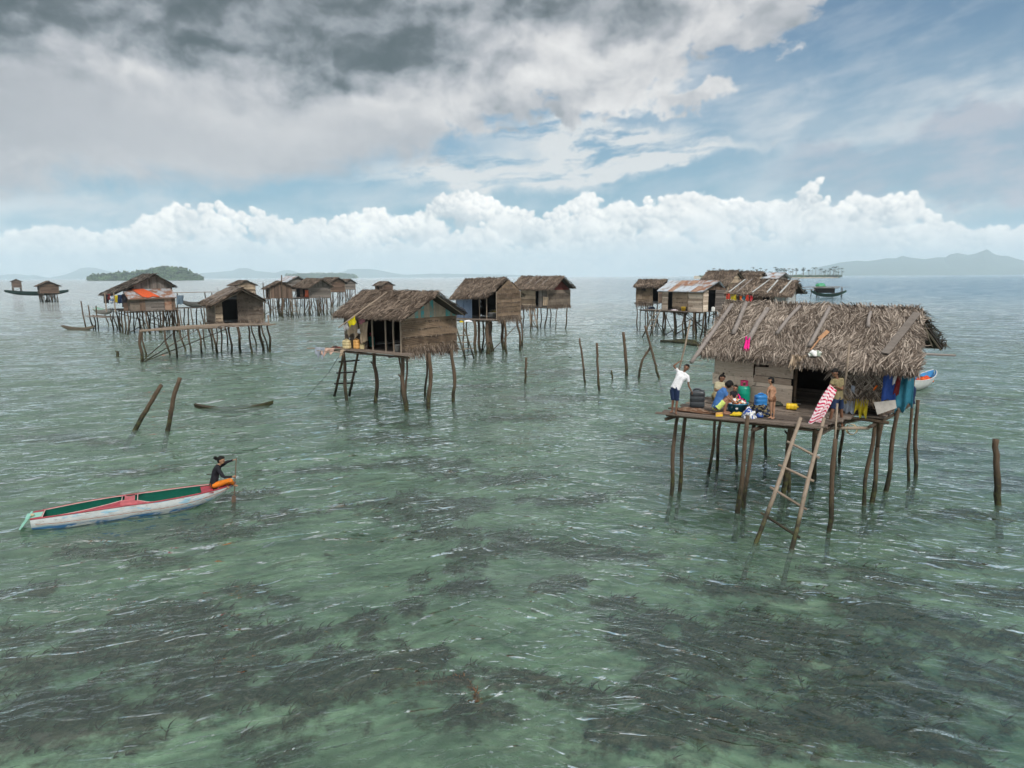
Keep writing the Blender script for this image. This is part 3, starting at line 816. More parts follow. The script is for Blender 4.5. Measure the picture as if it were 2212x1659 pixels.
def stilt(parent, foot, top, r=0.06, crook=0.05, n=9, m=None, name='stilt', deep=1.1):
    foot, top = Vector(foot), Vector(top); d = top - foot
    k = (foot.z + deep) / max(d.z, 0.3); low = foot - d * k
    pts = []; ph1, ph2 = random.uniform(0, 6.3), random.uniform(0, 6.3); N = 10
    for i in range(N + 1):
        t = i / N; p = low.lerp(top, t); e = math.sin(t * math.pi) * crook
        p += Vector((math.sin(t * 7 + ph1), math.cos(t * 5 + ph2), 0)) * e + Vector((random.gauss(0, 1), random.gauss(0, 1), 0)) * crook * 0.12
        pts.append(p)
    mb = MB(); rr = [r * (1.12 - 0.25 * i / N) * random.uniform(0.92, 1.1) for i in range(N + 1)]
    mb.tube(pts, rr, n, wob=0.06)
    if crook > 0.02 and random.random() < 0.5:      # a cut branch stub
        i = random.randint(4, 8); p = pts[i]; dr = Vector((random.uniform(-1, 1), random.uniform(-1, 1), 0.8)).normalized()
        mb.tube([p, p + dr * r * 2.6], [r * 0.5, r * 0.35], 6)
    return mb.build(name, m or M_STILT, parent, smooth=True)

def pile_at(parent, sx, sy, ztop, tx=None, r=0.06, crook=0.05, **k):
    """pile whose foot stands at photo point sx, sy on the water, and whose head is at column tx"""
    f = at(sx / 3, sy / 3, 0.0); t = Vector((f.x, f.y, ztop))
    if tx is not None:
        g = atd(tx / 3, sy / 3, f.y); t.x = g.x
    return stilt(parent, f, t, r, crook, **k)

def brace(parent, p, q, r=0.03, name='brace'):
    mb = MB(); p, q = Vector(p), Vector(q); m_ = (p + q) / 2 + Vector((random.uniform(-.05, .05), 0, random.uniform(-.05, .05)))
    mb.tube([p, m_, q], [r, r * 0.95, r * 0.85], 6, wob=0.08); return mb.build(name, M_STILT, parent, smooth=True)

def pole(mb, pts, r, mi=0, n=7):
    mb.tube(pts, r, n, mi, wob=0.05)

def corners(fr, ov, px):
    """roof corners: observed ones from the photo (source pixels) on the plane v = const, the rest completed by symmetry"""
    vf, vr, vb = ov; C_ = {}
    for k, (sx, sy) in px.items(): C_[k] = fr.hit(sx, sy, v={'E': vf, 'R': vr, 'B': vb}[k[0]])
    if 'Rl' not in C_: C_['Rl'] = C_['Rr'] + (C_['El'] - C_['Er'])
    if 'El' not in C_: C_['El'] = C_['Er'] + (C_['Rl'] - C_['Rr'])
    if 'Er' not in C_: C_['Er'] = C_['El'] + (C_['Rr'] - C_['Rl'])
    if 'Br' not in C_:
        C_['Br'] = C_['Er'].copy(); u, v, z = fr.loc(C_['Er']); C_['Br'] = fr.P(u, vb, z)
    C_['Bl'] = C_['Br'] + (C_['Rl'] - C_['Rr'])
    return [C_[k] for k in ('El', 'Er', 'Rl', 'Rr', 'Bl', 'Br')]

# ================================================================== the near hut on the right
F1 = Fr(9.49, 21.05, -42)
Z1 = 2.42
def build_h1():
    h = thing('stilt_hut', 'large grey thatched stilt hut nearest the camera with children on its open deck', 'hut', F1.P(0, 0, 0), 'stilt huts over the sea')
    vf, vr, vb = -2.62, -0.25, 1.95
    C6 = corners(F1, (vf, vr, vb), dict(El=(2108, 1062), Er=(2742, 1122), Rl=(2192, 914), Rr=(2755, 936), Br=(2830, 1040)))
    roof = thatch_roof(h, C6, n=(24000, 5000), l=0.46, w=0.021, m=M_THATCH, spread=27, lift=0.09, label='shaggy grey palm thatch held down by poles')
    # poles lying on the front slope
    q = [C6[0], C6[1], C6[3], C6[2]]
    nr = (q[1] - q[0]).cross(q[3] - q[0]).normalized(); nr = nr if nr.z > 0 else -nr
    def on(sx, sy, lift=0.17):
        p0 = Vector((0, 0, CAM_H)); d = atd(sx / 3, sy / 3, 1.0) - p0
        return p0 + d * ((q[0] + nr * lift - p0).dot(nr) / d.dot(nr))
    for (x0, y0, x1, y1, r, gr) in ((2196, 914, 2074, 1087, 0.055, 1), (2238, 908, 2200, 1001, 0.058, 1), (2303, 926, 2246, 1020, 0.062, 1), (2400, 918, 2330, 1001, 0.045, 1), (2489, 922, 2428, 1038, 0.050, 1), (2612, 936, 2604, 980, 0.04, 1)):
        a, b = on(x0, y0), on(x1, y1); mid = (a + b) / 2 + Vector((random.uniform(-.03, .03), 0, 0.02))
        mb = MB(); pole(mb, [a, a.lerp(mid, .5), mid, mid.lerp(b, .5), b], [r * 1.05, r * 1.15, r * 1.1, r * 1.18, r * 1.15], n=9)
        mb.build('roof_pole', M_POLEG, roof, smooth=True)
    mb = MB(); a, b = on(2752, 938), on(2655, 1060); mb.slab(a, b, 0.20, 0.03, nr); mb.build('roof_board', M_PLANKG, roof, label='wide grey board lying down the right end of the thatch')
    mb = MB(); pole(mb, [F1.hit(2726, 1060, u=2.9), F1.hit(2843, 1065, u=2.9) + F1.u * .2], 0.035); mb.build('eave_pole', M_POLEG, roof)
    mb = MB(); pole(mb, [F1.hit(2762, 935, u=2.75), F1.hit(2784, 1010, u=2.75), F1.hit(2797, 1040, u=2.75)], 0.02); mb.build('gable_pole', M_POLE, roof)
    # left front wall of big worn boards
    A = F1.hit(2143, 1197, v=-2.15); B = F1.hit(2376, 1207, v=-2.15); A.z = B.z = 0
    vv = MB(); a, b = A, B; d = (b - a).normalized(); nrm = d.cross(Vector((0, 0, 1))); L = (b - a).length
    def bd(s0, s1, za, zb, zc, zd, o):
        p = lambda s, z: a + d * (L * s) + Vector((0, 0, z)) + nrm * o
        _prism(vv, [p(s0, za), p(s1, zb), p(s1, zc), p(s0, zd)], nrm * 0.022)
    for args in ((0.0, 1.0, 2.44, 2.46, 2.96, 2.90, 0.03), (-0.03, 0.50, 2.88, 2.92, 3.18, 3.22, 0.012), (0.50, 1.0, 2.95, 2.95, 3.05, 3.19, 0.018), (0.52, 0.98, 3.06, 3.06, 3.24, 3.27, 0.034), (0.0, 0.51, 3.20, 3.16, 3.62, 3.64, 0.03),
                 (0.53, 1.0, 3.28, 3.26, 3.56, 3.52, 0.024), (0.70, 1.0, 3.53, 3.50, 3.72, 3.74, 0.015), (0.0, 0.70, 3.63, 3.60, 3.85, 3.85, 0.01)): bd(*args)
    vv.build('wall', M_PLANK, h, label='front wall of wide pale boards with nail holes')
    lB = F1.loc(B); lA = F1.loc(A)
    # palm-leaf wall right of the doorway
    C = F1.hit(2500, 1190, v=-2.12); D = F1.hit(2648, 1190, v=-2.12); C.z = D.z = 0; lC, lD = F1.loc(C), F1.loc(D)
    weave_wall(h, C, D, 3.02, 3.72, M_WEAVEG, band=0.27, fringe=0.30, lw=0.024, out=0.13, fm=M_THATCHD, label='front wall of plaited palm mats with loose ends')
    mb = MB(); dd = (D - C).normalized(); nn = dd.cross(Vector((0, 0, 1)))
    for row, zr in enumerate((3.66, 3.42, 3.18)):
        for k in range(150):
            s_ = random.uniform(-.06, 1.02); sg = 1 if (row + int(s_ * 9)) % 2 else -1; p = C.lerp(D, s_) + Vector((0, 0, zr + random.uniform(-.03, .03))) + nn * random.uniform(.10, .19)
            leaf(mb, p, (dd * sg * random.uniform(.45, 1.0) + Vector((0, 0, -1)) + nn * random.uniform(-.1, .2)).normalized(), dd, nn, random.uniform(.22, .38), .03, .006)
    mb.build('fronds', M_THATCH, h, label='coarse split fronds hanging over the plaited wall')
    # end and back walls, posts, interior
    E0, E1 = F1.P(2.35, -2.1), F1.P(2.35, 1.5); plank_wall(h, E0, E1, 2.4, 3.6, M_PLANKB, 0.2)
    plank_wall(h, F1.P(2.3, 1.55), F1.P(-2.2, 1.55), 2.4, 3.9, M_PLANKB, 0.2)
    mb = MB(); mb.box(F1.P(0.0, 1.50, 3.15), F1.u * 2.28, F1.v * 0.01, (0, 0, 0.75)); mb.build('shade_lining', M_DARK, h)  # added dark sheet: closes the board gaps, doorway shade put in its colour
    plank_wall(h, F1.P(-2.22, 1.5), F1.P(lA[0] - 0.02, -2.1), 2.4, 3.9, M_PLANKB, 0.2)
    for (u, v, z0, z1) in ((lA[0] - .03, -2.05, 2.3, 3.9), (lB[0] + .05, -2.08, 2.3, 3.75), (lC[0] - .04, -2.05, 2.3, 3.75), (lD[0] - .05, -2.0, 1.6, 3.7), (2.35, 1.5, 2.3, 4.0)):
        mb = MB(); pole(mb, [F1.P(u, v, z0), F1.P(u + random.uniform(-.02, .02), v, (z0 + z1) / 2), F1.P(u, v, z1)], 0.05); mb.build('post', M_STILT, h, smooth=True)
    # floor inside and the open deck in front
    deck(h, F1, ((-2.25, -2.05), (2.4, -2.05), (2.35, 1.55), (-2.25, 1.55)), Z1, M_DECK, across=False, name='floor')
    deck(h, F1, ((-2.35, -5.30), (1.55, -4.35), (1.75, -2.09), (-2.40, -2.09)), Z1, M_DECK, across=False, bw=0.2, rag=0.25,
         beams=((-2.4, -5.0, 1.4, -4.35, 2.33), (-2.45, -4.4, 1.6, -3.9, 2.33), (-2.45, -2.2, 2.6, -2.15, 2.33), (0.1, -5.0, 0.2, 1.8, 2.24), (-2.3, -5.2, -2.3, 1.6, 2.24), (2.25, -2.6, 2.3, 1.9, 2.24), (1.5, -4.4, 1.6, -2.1, 2.3)))
    # low step in front of the doorway
    st = MB()
    pl = lambda sx, sy, z=2.12: at(sx / 3, sy / 3, z)
    for a, b, r in (((2456, 1305), (2500, 1282), .045), ((2492, 1284), (2606, 1284), .045), ((2500, 1277), (2640, 1246), .03), ((2530, 1254), (2640, 1258), .04), ((2440, 1268), (2600, 1258), .035)):
        pole(st, [pl(*a), pl(*b)], r)
    st.build('step', M_POLE, h, smooth=True)
    F = [(2009, 1482, 2026, .055), (2036, 1473, 2049, .055), (2126, 1416, 2143, .05), (2149, 1409, 2160, .05), (2234, 1520, 2249, .058), (2211, 1388, 2215, .045), (2296, 1363, 2296, .055), (2349, 1477, 2364, .075), (2366, 1473, 2366, .05),
         (2438, 1433, 2440, .075), (2487, 1590, 2487, .06), (2508, 1403, 2506, .05), (2521, 1388, 2514, .05), (2595, 1511, 2606, .055), (2612, 1501, 2629, .06), (2654, 1469, 2674, .062), (2723, 1439, 2716, .045), (2740, 1424, 2736, .058)]
    for (sx, sy, tx, r) in F:
        pile_at(h, sx, sy, 2.30 if sy > 1500 and sx > 2450 and sx < 2500 else 2.38, tx, r, crook=0.045)
    pile_at(h, 2213, 1537, 2.62, 2228, 0.062, crook=0.03)
    brace(h, at(2328 / 3, 1330 / 3, 1.0) + Vector((0, 2, 0)), F1.P(0.0, -2.4, 2.3), 0.02)
    return h, on
H1, on1 = build_h1()

# ================================================================== cloth, ladders, vessels
def m_cloth(name, c, c2=None, stripes=None, rough=0.9):
    def fn(g, out):
        P = objc(g); n = g.noise(P, 9, 4, 0.6)
        col = g.mix(g.lin(n, 0.3, 0.7), tuple(x * 0.75 for x in c) + (1,), tuple(min(1, x * 1.1) for x in c) + (1,))
        if c2:
            if stripes:
                at_ = g.n('ShaderNodeAttribute', attribute_name='len'); w = g.m('FRACT', Sk(g, at_.outputs['Fac']) * stripes + (g.noise(P, 5, 2, 0.5) - 0.5) * 0.5)
                f = g.smooth(w, 0.46, 0.54)
                chk = g.smooth(g.noise(P, 14, 3, 0.5), 0.50, 0.56) * 0.9
                f = g.m('MAXIMUM', g.m('MINIMUM', f + chk * 0.6, 1.0), 0.0)
            else: f = g.smooth(g.noise(P, 7, 3, 0.6), 0.50, 0.56)
            col = g.mix(f, col, (*c2, 1))
        principled(g, out, col, rough, bump=n, bdist=0.01, spec=0.1)
    return mat(name, fn)

def cloth(name, m, P4, label, cat='cloth', parent=None, group=None, folds=5, amp=0.04, drop=None, nu=18, nv=16, hem=0.04, th=0.006, sub=None):
    """hanging sheet: P4 = top left, top right, bottom right, bottom left; folds grow towards the hem"""
    a, b, c, d = [Vector(p) for p in P4]; nr = (b - a).cross(d - a).normalized(); ph = random.uniform(0, 6)
    mb = MB(); off = []
    def P(u, v):
        p = (a * (1 - u) + b * u) * (1 - v) + (d * (1 - u) + c * u) * v
        f = math.sin(u * folds * 6.28 + ph + v * 1.5) * amp * (0.25 + 0.75 * v) + math.sin(u * folds * 2.7 + v * 5) * amp * 0.5
        return p + nr * f + (d - a).normalized() * (math.sin(u * 11 + ph) * hem * v)
    mb.grid(P, nu, nv)
    o = mb.build(name, m, parent, smooth=True, label=label, cat=None if parent else cat, group=group)
    A = o.data.attributes.new('len', 'FLOAT', 'POINT'); A.data.foreach_set('value', [i / nv for i in range(nv + 1) for j in range(nu + 1)])
    s = o.modifiers.new('thick', 'SOLIDIFY'); s.thickness = th
    return o

def ladder(name, label, L0, L1, R0, R1, rungs, m=None, r=0.045, group=None, over=0.09, square=False, rm=None):
    """two rails from foot to head with rungs at the given fractions"""
    L0, L1, R0, R1 = map(Vector, (L0, L1, R0, R1)); o = thing(name, label, 'ladder', (L0 + R0) / 2, group)
    for A, B in ((L0, L1), (R0, R1)):
        mb = MB(); n = 8; off = Vector((random.uniform(-.03, .03), 0, 0))
        mb.tube([A.lerp(B, i / n) + off * math.sin(i / n * 3.14) + Vector((random.gauss(0, .006), random.gauss(0, .006), 0)) for i in range(n + 1)], [r * (1.1 - 0.25 * i / n) for i in range(n + 1)], 9, wob=0.06)
        mb.build('rail', m or M_POLE, o, smooth=True)
    for t in rungs:
        tl, tr = t if isinstance(t, tuple) else (t, t)
        a, b = L0.lerp(L1, tl), R0.lerp(R1, tr); d = (b - a).normalized(); a, b = a - d * over, b + d * over
        mb = MB()
        if square: mb.slab(a, b, r * 1.1, r * 1.1)
        else: mb.tube([a, a.lerp(b, .5) + Vector((0, 0, random.uniform(-.015, .01))), b], r * 0.62, 7, wob=0.08)
        mb.build('rung', rm or m or M_POLE, o, smooth=not square)
    return o

def jerrycan(name, label, p, size, m, yaw=0, lying=False, group=None, capm=None):
    w, d, h = size; o = thing(name, label, 'jerrycan', p, group); Y = Matrix.Rotation(R(yaw), 3, 'Z')
    if lying: Y = Y @ Matrix.Rotation(R(90), 3, 'X') @ Matrix.Translation((0, 0, 0)).to_3x3()
    base = Vector(p) + (Vector((0, 0, d / 2)) if lying else Vector((0, 0, 0)))
    mb = MB(); N = 24
    def ring(z, sx, sy, e=4.5):
        i0 = len(mb.v)
        for j in range(N):
            t = 2 * math.pi * j / N; ct, st = math.cos(t), math.sin(t)
            k = (abs(ct) ** e + abs(st) ** e) ** (-1 / e)
            q = Vector((ct * k * sx * w / 2, st * k * sy * d / 2, z * h)); mb.v.append(tuple(base + Y @ q))
        return i0
    rs_ = [ring(z, sx, sy) for z, sx, sy in ((0, .82, .82), (0.02, .94, .94), (0.07, 1, 1), (.30, 1, 1), (.32, .96, .96), (.36, .96, .96), (.38, 1, 1), (.62, 1, 1), (.64, .96, .96), (.68, .96, .96), (.70, 1, 1), (.84, 1, 1), (.90, .95, .94), (.95, .80, .82), (.965, .5, .6))]
    for a, b in zip(rs_[:-1], rs_[1:]):
        for j in range(N): k = (j + 1) % N; mb.f.append((a + j, a + k, b + k, b + j)); mb.mi.append(0)
    mb.f.append(tuple(rs_[0] + j for j in range(N))[::-1]); mb.mi.append(0); mb.f.append(tuple(rs_[-1] + j for j in range(N))); mb.mi.append(0)
    mb.build('body', m, o, smooth=True)
    L_ = lambda x, y, z: base + Y @ Vector((x * w, y * d, z * h))
    hm = MB(); hm.tube([L_(-.26, 0, .93), L_(-.24, 0, 1.03), L_(-.1, 0, 1.06), L_(.08, 0, 1.06), L_(.2, 0, 1.02), L_(.22, 0, .93)], 0.07 * w, 8); hm.build('handle', m, o, smooth=True)
    cm = MB(); ax = (Y @ Vector((0, 0, 1))); cm.lathe(L_(.34, 0, .90), [(0, 0), (.10 * w, 0), (.11 * w, .03), (.11 * w, .09 * h), (.09 * w, .11 * h), (0, .11 * h)], 14, ax); cm.build('cap', capm or m, o, smooth=True)
    return o

def gas_cylinder(label, p, r, h, mg, mp):
    o = thing('gas_cylinder', label, 'gas cylinder', p, 'green gas cylinders with a pink collar'); p = Vector(p)
    b = MB(); b.lathe(p, [(0, .02), (r * .8, .03), (r * .97, .10 * h), (r, .16 * h), (r, .40 * h), (r * 1.02, .42 * h), (r, .44 * h), (r, .62 * h), (r * .93, .70 * h), (r * .70, .76 * h), (r * .3, .785 * h), (0, .79 * h)], 28); b.build('body', mg, o, smooth=True)
    f = MB(); f.lathe(p, [(r * .78, 0), (r * .84, 0), (r * .84, .06 * h), (r * .78, .06 * h)], 24); f.build('foot_ring', mg, o, smooth=True)
    c = MB(); N = 36; r0, r1 = r * .58, r * .62
    def bar(z0, z1, j0, j1):
        for j in range(j0, j1):
            for rr_, fl in ((r1, 1), (r0, -1)):
                q = [(rr_ * math.cos(2 * math.pi * k / N), rr_ * math.sin(2 * math.pi * k / N)) for k in (j, j + 1)]
                c.face([p + Vector((*q[0], z0)), p + Vector((*q[1], z0)), p + Vector((*q[1], z1)), p + Vector((*q[0], z1))][::fl])
            a0, a1 = 2 * math.pi * j / N, 2 * math.pi * (j + 1) / N
            for z in (z0, z1): c.face([p + Vector((r0 * math.cos(a0), r0 * math.sin(a0), z)), p + Vector((r1 * math.cos(a0), r1 * math.sin(a0), z)), p + Vector((r1 * math.cos(a1), r1 * math.sin(a1), z)), p + Vector((r0 * math.cos(a1), r0 * math.sin(a1), z))])
    bar(.70 * h, .79 * h, 0, N); bar(.94 * h, 1.0 * h, 0, N)
    for k in range(4): bar(.79 * h, .94 * h, k * 9 + 1, k * 9 + 5)
    c.build('collar', mp, o, smooth=False)
    v = MB(); v.lathe(p, [(.0, .78 * h), (.03, .78 * h), (.03, .86 * h), (.045, .87 * h), (.045, .90 * h), (0, .90 * h)], 12); v.build('valve', m_plain('valve_brass', (.35, .26, .12), .4), o, smooth=True)
    return o

PL = lambda n, c, r=0.4: m_plain(n, c, r, 0.08, 5, 0.5, 0.1)
M_BLKPL, M_BLUEPL, M_YELPL, M_TEAL = PL('black_plastic', (.035, .04, .045)), PL('blue_plastic', (.02, .17, .44)), PL('yellow_plastic', (.72, .48, .02)), PL('blue_tub_plastic', (.02, .19, .33))
M_GREENM, M_PINKM, M_BEIGE, M_ORPL, M_WHITEPL = PL('green_paint', (.0, .27, .17)), PL('pink_paint', (.55, .04, .15)), PL('beige_plastic', (.52, .43, .23)), PL('orange_plastic', (.62, .33, .10)), PL('white_plastic', (.66, .66, .64))

def bucket(name, label, p, r0, r1, h, m, rim=True, handle=True, cat='bucket', hm=None, sq=None, group=None, content=None):
    p = Vector(p); o = thing(name, label, cat, p, group); t = 0.012
    b = MB(); b.lathe(p, [(0, 0), (r0, 0), (r1, h), (r1 + .015, h), (r1 + .015, h - .02), (r1 + .004, h - .022)], 28, sq=sq); b.lathe(p, [(r1, h), (r1 - t, h - .01), (r0 - t, .015), (0, .015)], 28, sq=sq); b.build('body', m, o, smooth=True)
    if handle:
        q = MB(); q.tube([p + Vector((math.cos(a) * r1, 0.02, h - .02 + math.sin(a) * -r1 * .25)) for a in [math.pi * i / 10 for i in range(11)]], 0.005, 5); q.build('handle', hm or M_WHITEPL, o, smooth=True)
    return o

def heap(name, label, p, rx, ry, rz, mats, cat='laundry', n=5, group=None, parent=None, rot=0):
    """crumpled cloth: a lumpy closed mound of several coloured patches"""
    p = Vector(p); mb = MB(); N, Mv = 30, 14; ca, sa = math.cos(R(rot)), math.sin(R(rot)); sd = random.uniform(0, 99)
    i0 = len(mb.v)
    for i in range(Mv + 1):
        th = (i / Mv) * math.pi / 2 * 1.15
        for j in range(N):
            ph = 2 * math.pi * j / N; d = Vector((math.cos(ph) * math.sin(th), math.sin(ph) * math.sin(th), math.cos(th)))
            k = 1 + 0.38 * mnoise.noise(d * 1.9 + Vector((sd, 0, 0))) + 0.16 * mnoise.noise(d * 5.5 + Vector((0, sd, 0))) + 0.07 * mnoise.noise(d * 13)
            x, y, z = d.x * rx * k, d.y * ry * k, max(d.z * rz * k, 0.0)
            mb.v.append((p.x + x * ca - y * sa, p.y + x * sa + y * ca, p.z + z))
    for i in range(Mv):
        for j in range(N):
            k = (j + 1) % N; c = Vector(mb.v[i0 + i * N + j]) * 3.1
            mb.f.append((i0 + i * N + j, i0 + (i + 1) * N + j, i0 + (i + 1) * N + k, i0 + i * N + k)); mb.mi.append(int(abs(mnoise.noise(c * 1.3 + Vector((sd, 1, 2)))) * 3.2 * len(mats)) % len(mats))
    return mb.build(name, mats, parent, smooth=True, label=label, cat=None if parent else cat, group=group)

CL = lambda n, c, **k: m_cloth('cloth_' + n, c, **k)
C_PINK, C_YEL, C_GREY, C_WHITE, C_BLUE = CL('magenta', (.62, .02, .20)), CL('mustard', (.42, .33, .02)), CL('grey', (.26, .29, .34)), CL('white', (.66, .66, .68)), CL('blue', (.04, .09, .33))
C_TEAL, C_RED, C_DARK, C_TAN, C_NAVY = CL('teal', (.03, .14, .20)), CL('dark_red', (.13, .02, .02)), CL('black', (.02, .02, .025)), CL('tan', (.36, .28, .20)), CL('navy', (.018, .03, .07))
C_ORANGE, C_CREAM, C_STRIPE = CL('orange', (.60, .13, .02)), CL('cream', (.42, .38, .26)), CL('striped', (.50, .02, .08), c2=(.72, .62, .64), stripes=11)
C_SHIRTB, C_LIME, C_OLIVE, C_ROSE, C_REDB, C_PRINT = CL('azure', (.055, .14, .34)), CL('lime', (.55, .66, .18)), CL('olive', (.20, .165, .09)), CL('rose', (.55, .22, .28)), CL('scarlet', (.50, .05, .03)), CL('print', (.10, .16, .26), c2=(.55, .55, .52))

# ---------------------------------------------------------------- things on and around the near hut
D1 = lambda sx, sy, z=Z1 + 0.03: at(sx / 3, sy / 3, z)
def near_hut_things():
    # leaning ladder
    a = at((1960 + 690 / 2.353) / 3, (1180 + 1075 / 2.353) / 3, -0.15); b = at((1960 + 905 / 2.353) / 3, (1180 + 1150 / 2.353) / 3, -0.15)
    a, b = at(2268 / 3, 1624 / 3, 0.0), at(2377 / 3, 1640 / 3, 0.0)
    t1, t2 = at(2402 / 3, 1254 / 3, 2.62), at(2472 / 3, 1254 / 3, 2.62)
    ext = lambda f, t, k: f - (t - f) * k
    ladder('ladder', 'tall rough pole ladder leaning from the water to the near hut', ext(a, t1, .32), t1, ext(b, t2, .32), t2, [(.392, .306), (.545, .462), (.686, .623), (.833, .763)], r=0.052, over=0.12)
    mb = MB(); pole(mb, [at(2500 / 3, 1385 / 3, 1.45) , at(2512 / 3, 1210 / 3, 2.95)], 0.028); mb.build('stick', M_POLE, None, smooth=True, label='thin upright stick tied beside the step of the near hut', cat='stick')
    # striped cloth, held by the child on the step, is built with the figure
    # things on the deck
    jerrycan('jerrycan', 'large dark grey jerrycan standing near the left end of the near deck', D1(2091, 1221), (.42, .28, .50), M_BLKPL, yaw=-15, capm=M_BLKPL)
    jerrycan('jerrycan', 'bright blue jerrycan standing behind the dark laundry heap', D1(2281, 1222), (.34, .24, .38), M_BLUEPL, yaw=10)
    jerrycan('jerrycan', 'small yellow jerrycan lying on its side before the doorway', D1(2358, 1227), (.20, .17, .30), M_YELPL, yaw=65, lying=True, capm=M_WHITEPL)
    gas_cylinder('green gas cylinder standing against the board wall of the near hut', D1(2230, 1207), .185, .66, M_GREENM, M_PINKM)
    tub = bucket('washtub', 'round blue washtub full of laundry in front of the squatting person', D1(2210, 1236), .22, .30, .27, M_TEAL, handle=False, cat='washtub')
    st = MB(); c = D1(2210, 1236); dcm = (Vector((0, 0, 0)) - c); dcm.z = 0; dcm.normalize(); cc = c + dcm * .265 + Vector((0, 0, .15)); st.lathe(cc, [(0, .004), (.035, .004), (.035, 0)], 16, dcm); st.build('sticker', M_WHITEPL, tub)
    heap('laundry', 'white and orange washing heaped in the blue washtub', c + Vector((0, 0, .17)), .24, .22, .20, [C_WHITE, C_ORANGE, C_CREAM, C_DARK], 'laundry')
    heap('laundry', 'black laundry heap behind the washtub', D1(2212, 1212), .26, .2, .24, [C_DARK, C_NAVY, C_PINK], 'laundry')
    heap('laundry', 'dark laundry heap beside the washtub at the deck edge', D1(2270, 1243), .40, .26, .25, [C_DARK, C_NAVY, C_OLIVE], 'laundry', rot=-20)
    heap('cloth_bundle', 'white and blue print bundle on the deck edge', D1(2246, 1254), .17, .16, .26, [C_PRINT, C_WHITE, C_BLUE], 'bundle')
    heap('cloth_bundle', 'small blue and white bundle right of the dark laundry heap', D1(2279, 1250), .10, .09, .12, [C_PRINT, C_BLUE], 'bundle')
    heap('cloth', 'crumpled yellow cloth at the deck edge left of the short post', D1(2213, 1247), .20, .10, .09, [C_YEL, M_YELPL], 'cloth')
    heap('basin', 'dark round basin behind the small standing child', D1(2330, 1215), .17, .15, .12, [m_plain('dark_basin', (.05, .055, .04), .5)], 'basin')
    heap('driftwood', 'brown bark pieces and nets lying between the boy and the squatting person', D1(2085, 1235), .52, .17, .10, [m_plain('bark', (.11, .055, .03), .9), m_plain('bark_pale', (.19, .13, .09), .9)], 'driftwood', rot=-38)
    k = thing('snack_packet', 'orange and yellow packet lying at the deck edge', 'packet', D1(2157, 1249)); mb = MB(); p = D1(2157, 1249)
    mb.box(p + Vector((0, 0, .05)), (.085, -.02, .01), (.01, .03, .0), (0, 0, .055)); mb.build('body', M_ORPL, k); mb = MB(); mb.box(p + Vector((0.0, -.031, .03)), (.088, -.02, .01), (.0, .004, 0), (0, 0, .025)); mb.build('label_band', M_YELPL, k)
    mb = MB(); a = D1(2375, 1209); mb.slab(a, D1(2402, 1212), .05, .015); mb.build('knife', M_WHITEPL, None, label='pale flat blade lying in the doorway of the near hut', cat='blade')
    # hoop hanging on the step
    p = at(2555 / 3, 1288 / 3, 2.06); mb = MB(); ax = Vector((.75, .65, 0)).normalized(); mb.lathe(p - ax * .045, [(.135, 0), (.145, 0), (.145, .09), (.135, .09), (.135, 0)], 26, ax); mb.build('hoop', m_plain('cane', (.42, .34, .20), .6), None, smooth=False, label='pale cane hoop hanging on the step of the near hut', cat='hoop')
    # on the roof
    a = on1(2232, 1012, .16); d = on1(2236, 1052, .10)
    cloth('cloth', C_PINK, (on1(2236, 1008, .2), on1(2252, 1012, .2), on1(2246, 1050, .13), on1(2232, 1054, .13)), 'bright magenta cloth caught on a roof pole of the near hut', folds=1.5, amp=.05, nu=8, nv=8, hem=.08)
    pd = thing('paddle', 'orange brown wooden paddle lying on the thatch', 'paddle', on1(2455, 1020, .2)); mb = MB(); pole(mb, [on1(2432, 1050, .14), on1(2462, 1012, .17)], .022); mb.build('shaft', m_wood('paddle_wood', (.20, .10, .05), (.42, .24, .13)), pd)
    mb = MB(); mb.slab(on1(2458, 1017, .16), on1(2484, 993, .20), .11, .02, (0.2, -.6, .8)); mb.build('blade', MATS['paddle_wood'], pd)
    heap('net_bag', 'grey green net bag lying on the eave of the near hut', on1(2447, 1068, .10), .20, .12, .15, [m_plain('net_green', (.22, .26, .21), .8), M_WHITEPL], 'net bag')
    mb = MB(); q = on1(2420, 1072, .08); [leaf(mb, q + Vector((random.uniform(-.45, .25), random.uniform(-.05, .05), random.uniform(-.02, .08))), (Vector((random.gauss(0, .25), random.uniform(-.5, -.1), -1))).normalized(), Vector((1, 0, 0)), Vector((0, -1, 0)), random.uniform(.2, .42), .04, .01) for _ in range(70)]
    mb.build('palm_frond', M_THATCHD, None, label='fresh brown palm frond hanging over the doorway', cat='palm frond')
    mb = MB(); a = F1.hit(2548, 1030, v=-2.75); b = F1.hit(2527, 1190, v=-2.75); pole(mb, [a, (a + b) / 2 + Vector((.03, 0, 0)), b], .032); mb.build('pole', M_POLE, None, smooth=True, label='upright pale pole leaning on the eave right of the doorway', cat='pole')
    # clothes hanging below and beside the leaf wall
    ln = lambda x, y, v=-2.2: F1.hit(x, y, v=v)
    cloth('garment', C_YEL, (ln(2528, 1188), ln(2542, 1190), ln(2540, 1208), ln(2529, 1210)), 'small mustard garment under the leaf wall next to the child', 'garment', group='washing hung under the leaf wall', folds=2, amp=.02, nu=8, nv=6)
    cloth('garment', C_GREY, (ln(2530, 1200), ln(2563, 1204), ln(2562, 1240), ln(2529, 1236)), 'grey blue shirt hanging between two mustard garments', 'garment', group='washing hung under the leaf wall', folds=2.5, amp=.03)
    cloth('garment', C_YEL, (ln(2565, 1196), ln(2606, 1200), ln(2598, 1250), ln(2564, 1238)), 'mustard yellow trousers hanging below the leaf wall', 'garment', group='washing hung under the leaf wall', folds=2.5, amp=.04, hem=.10)
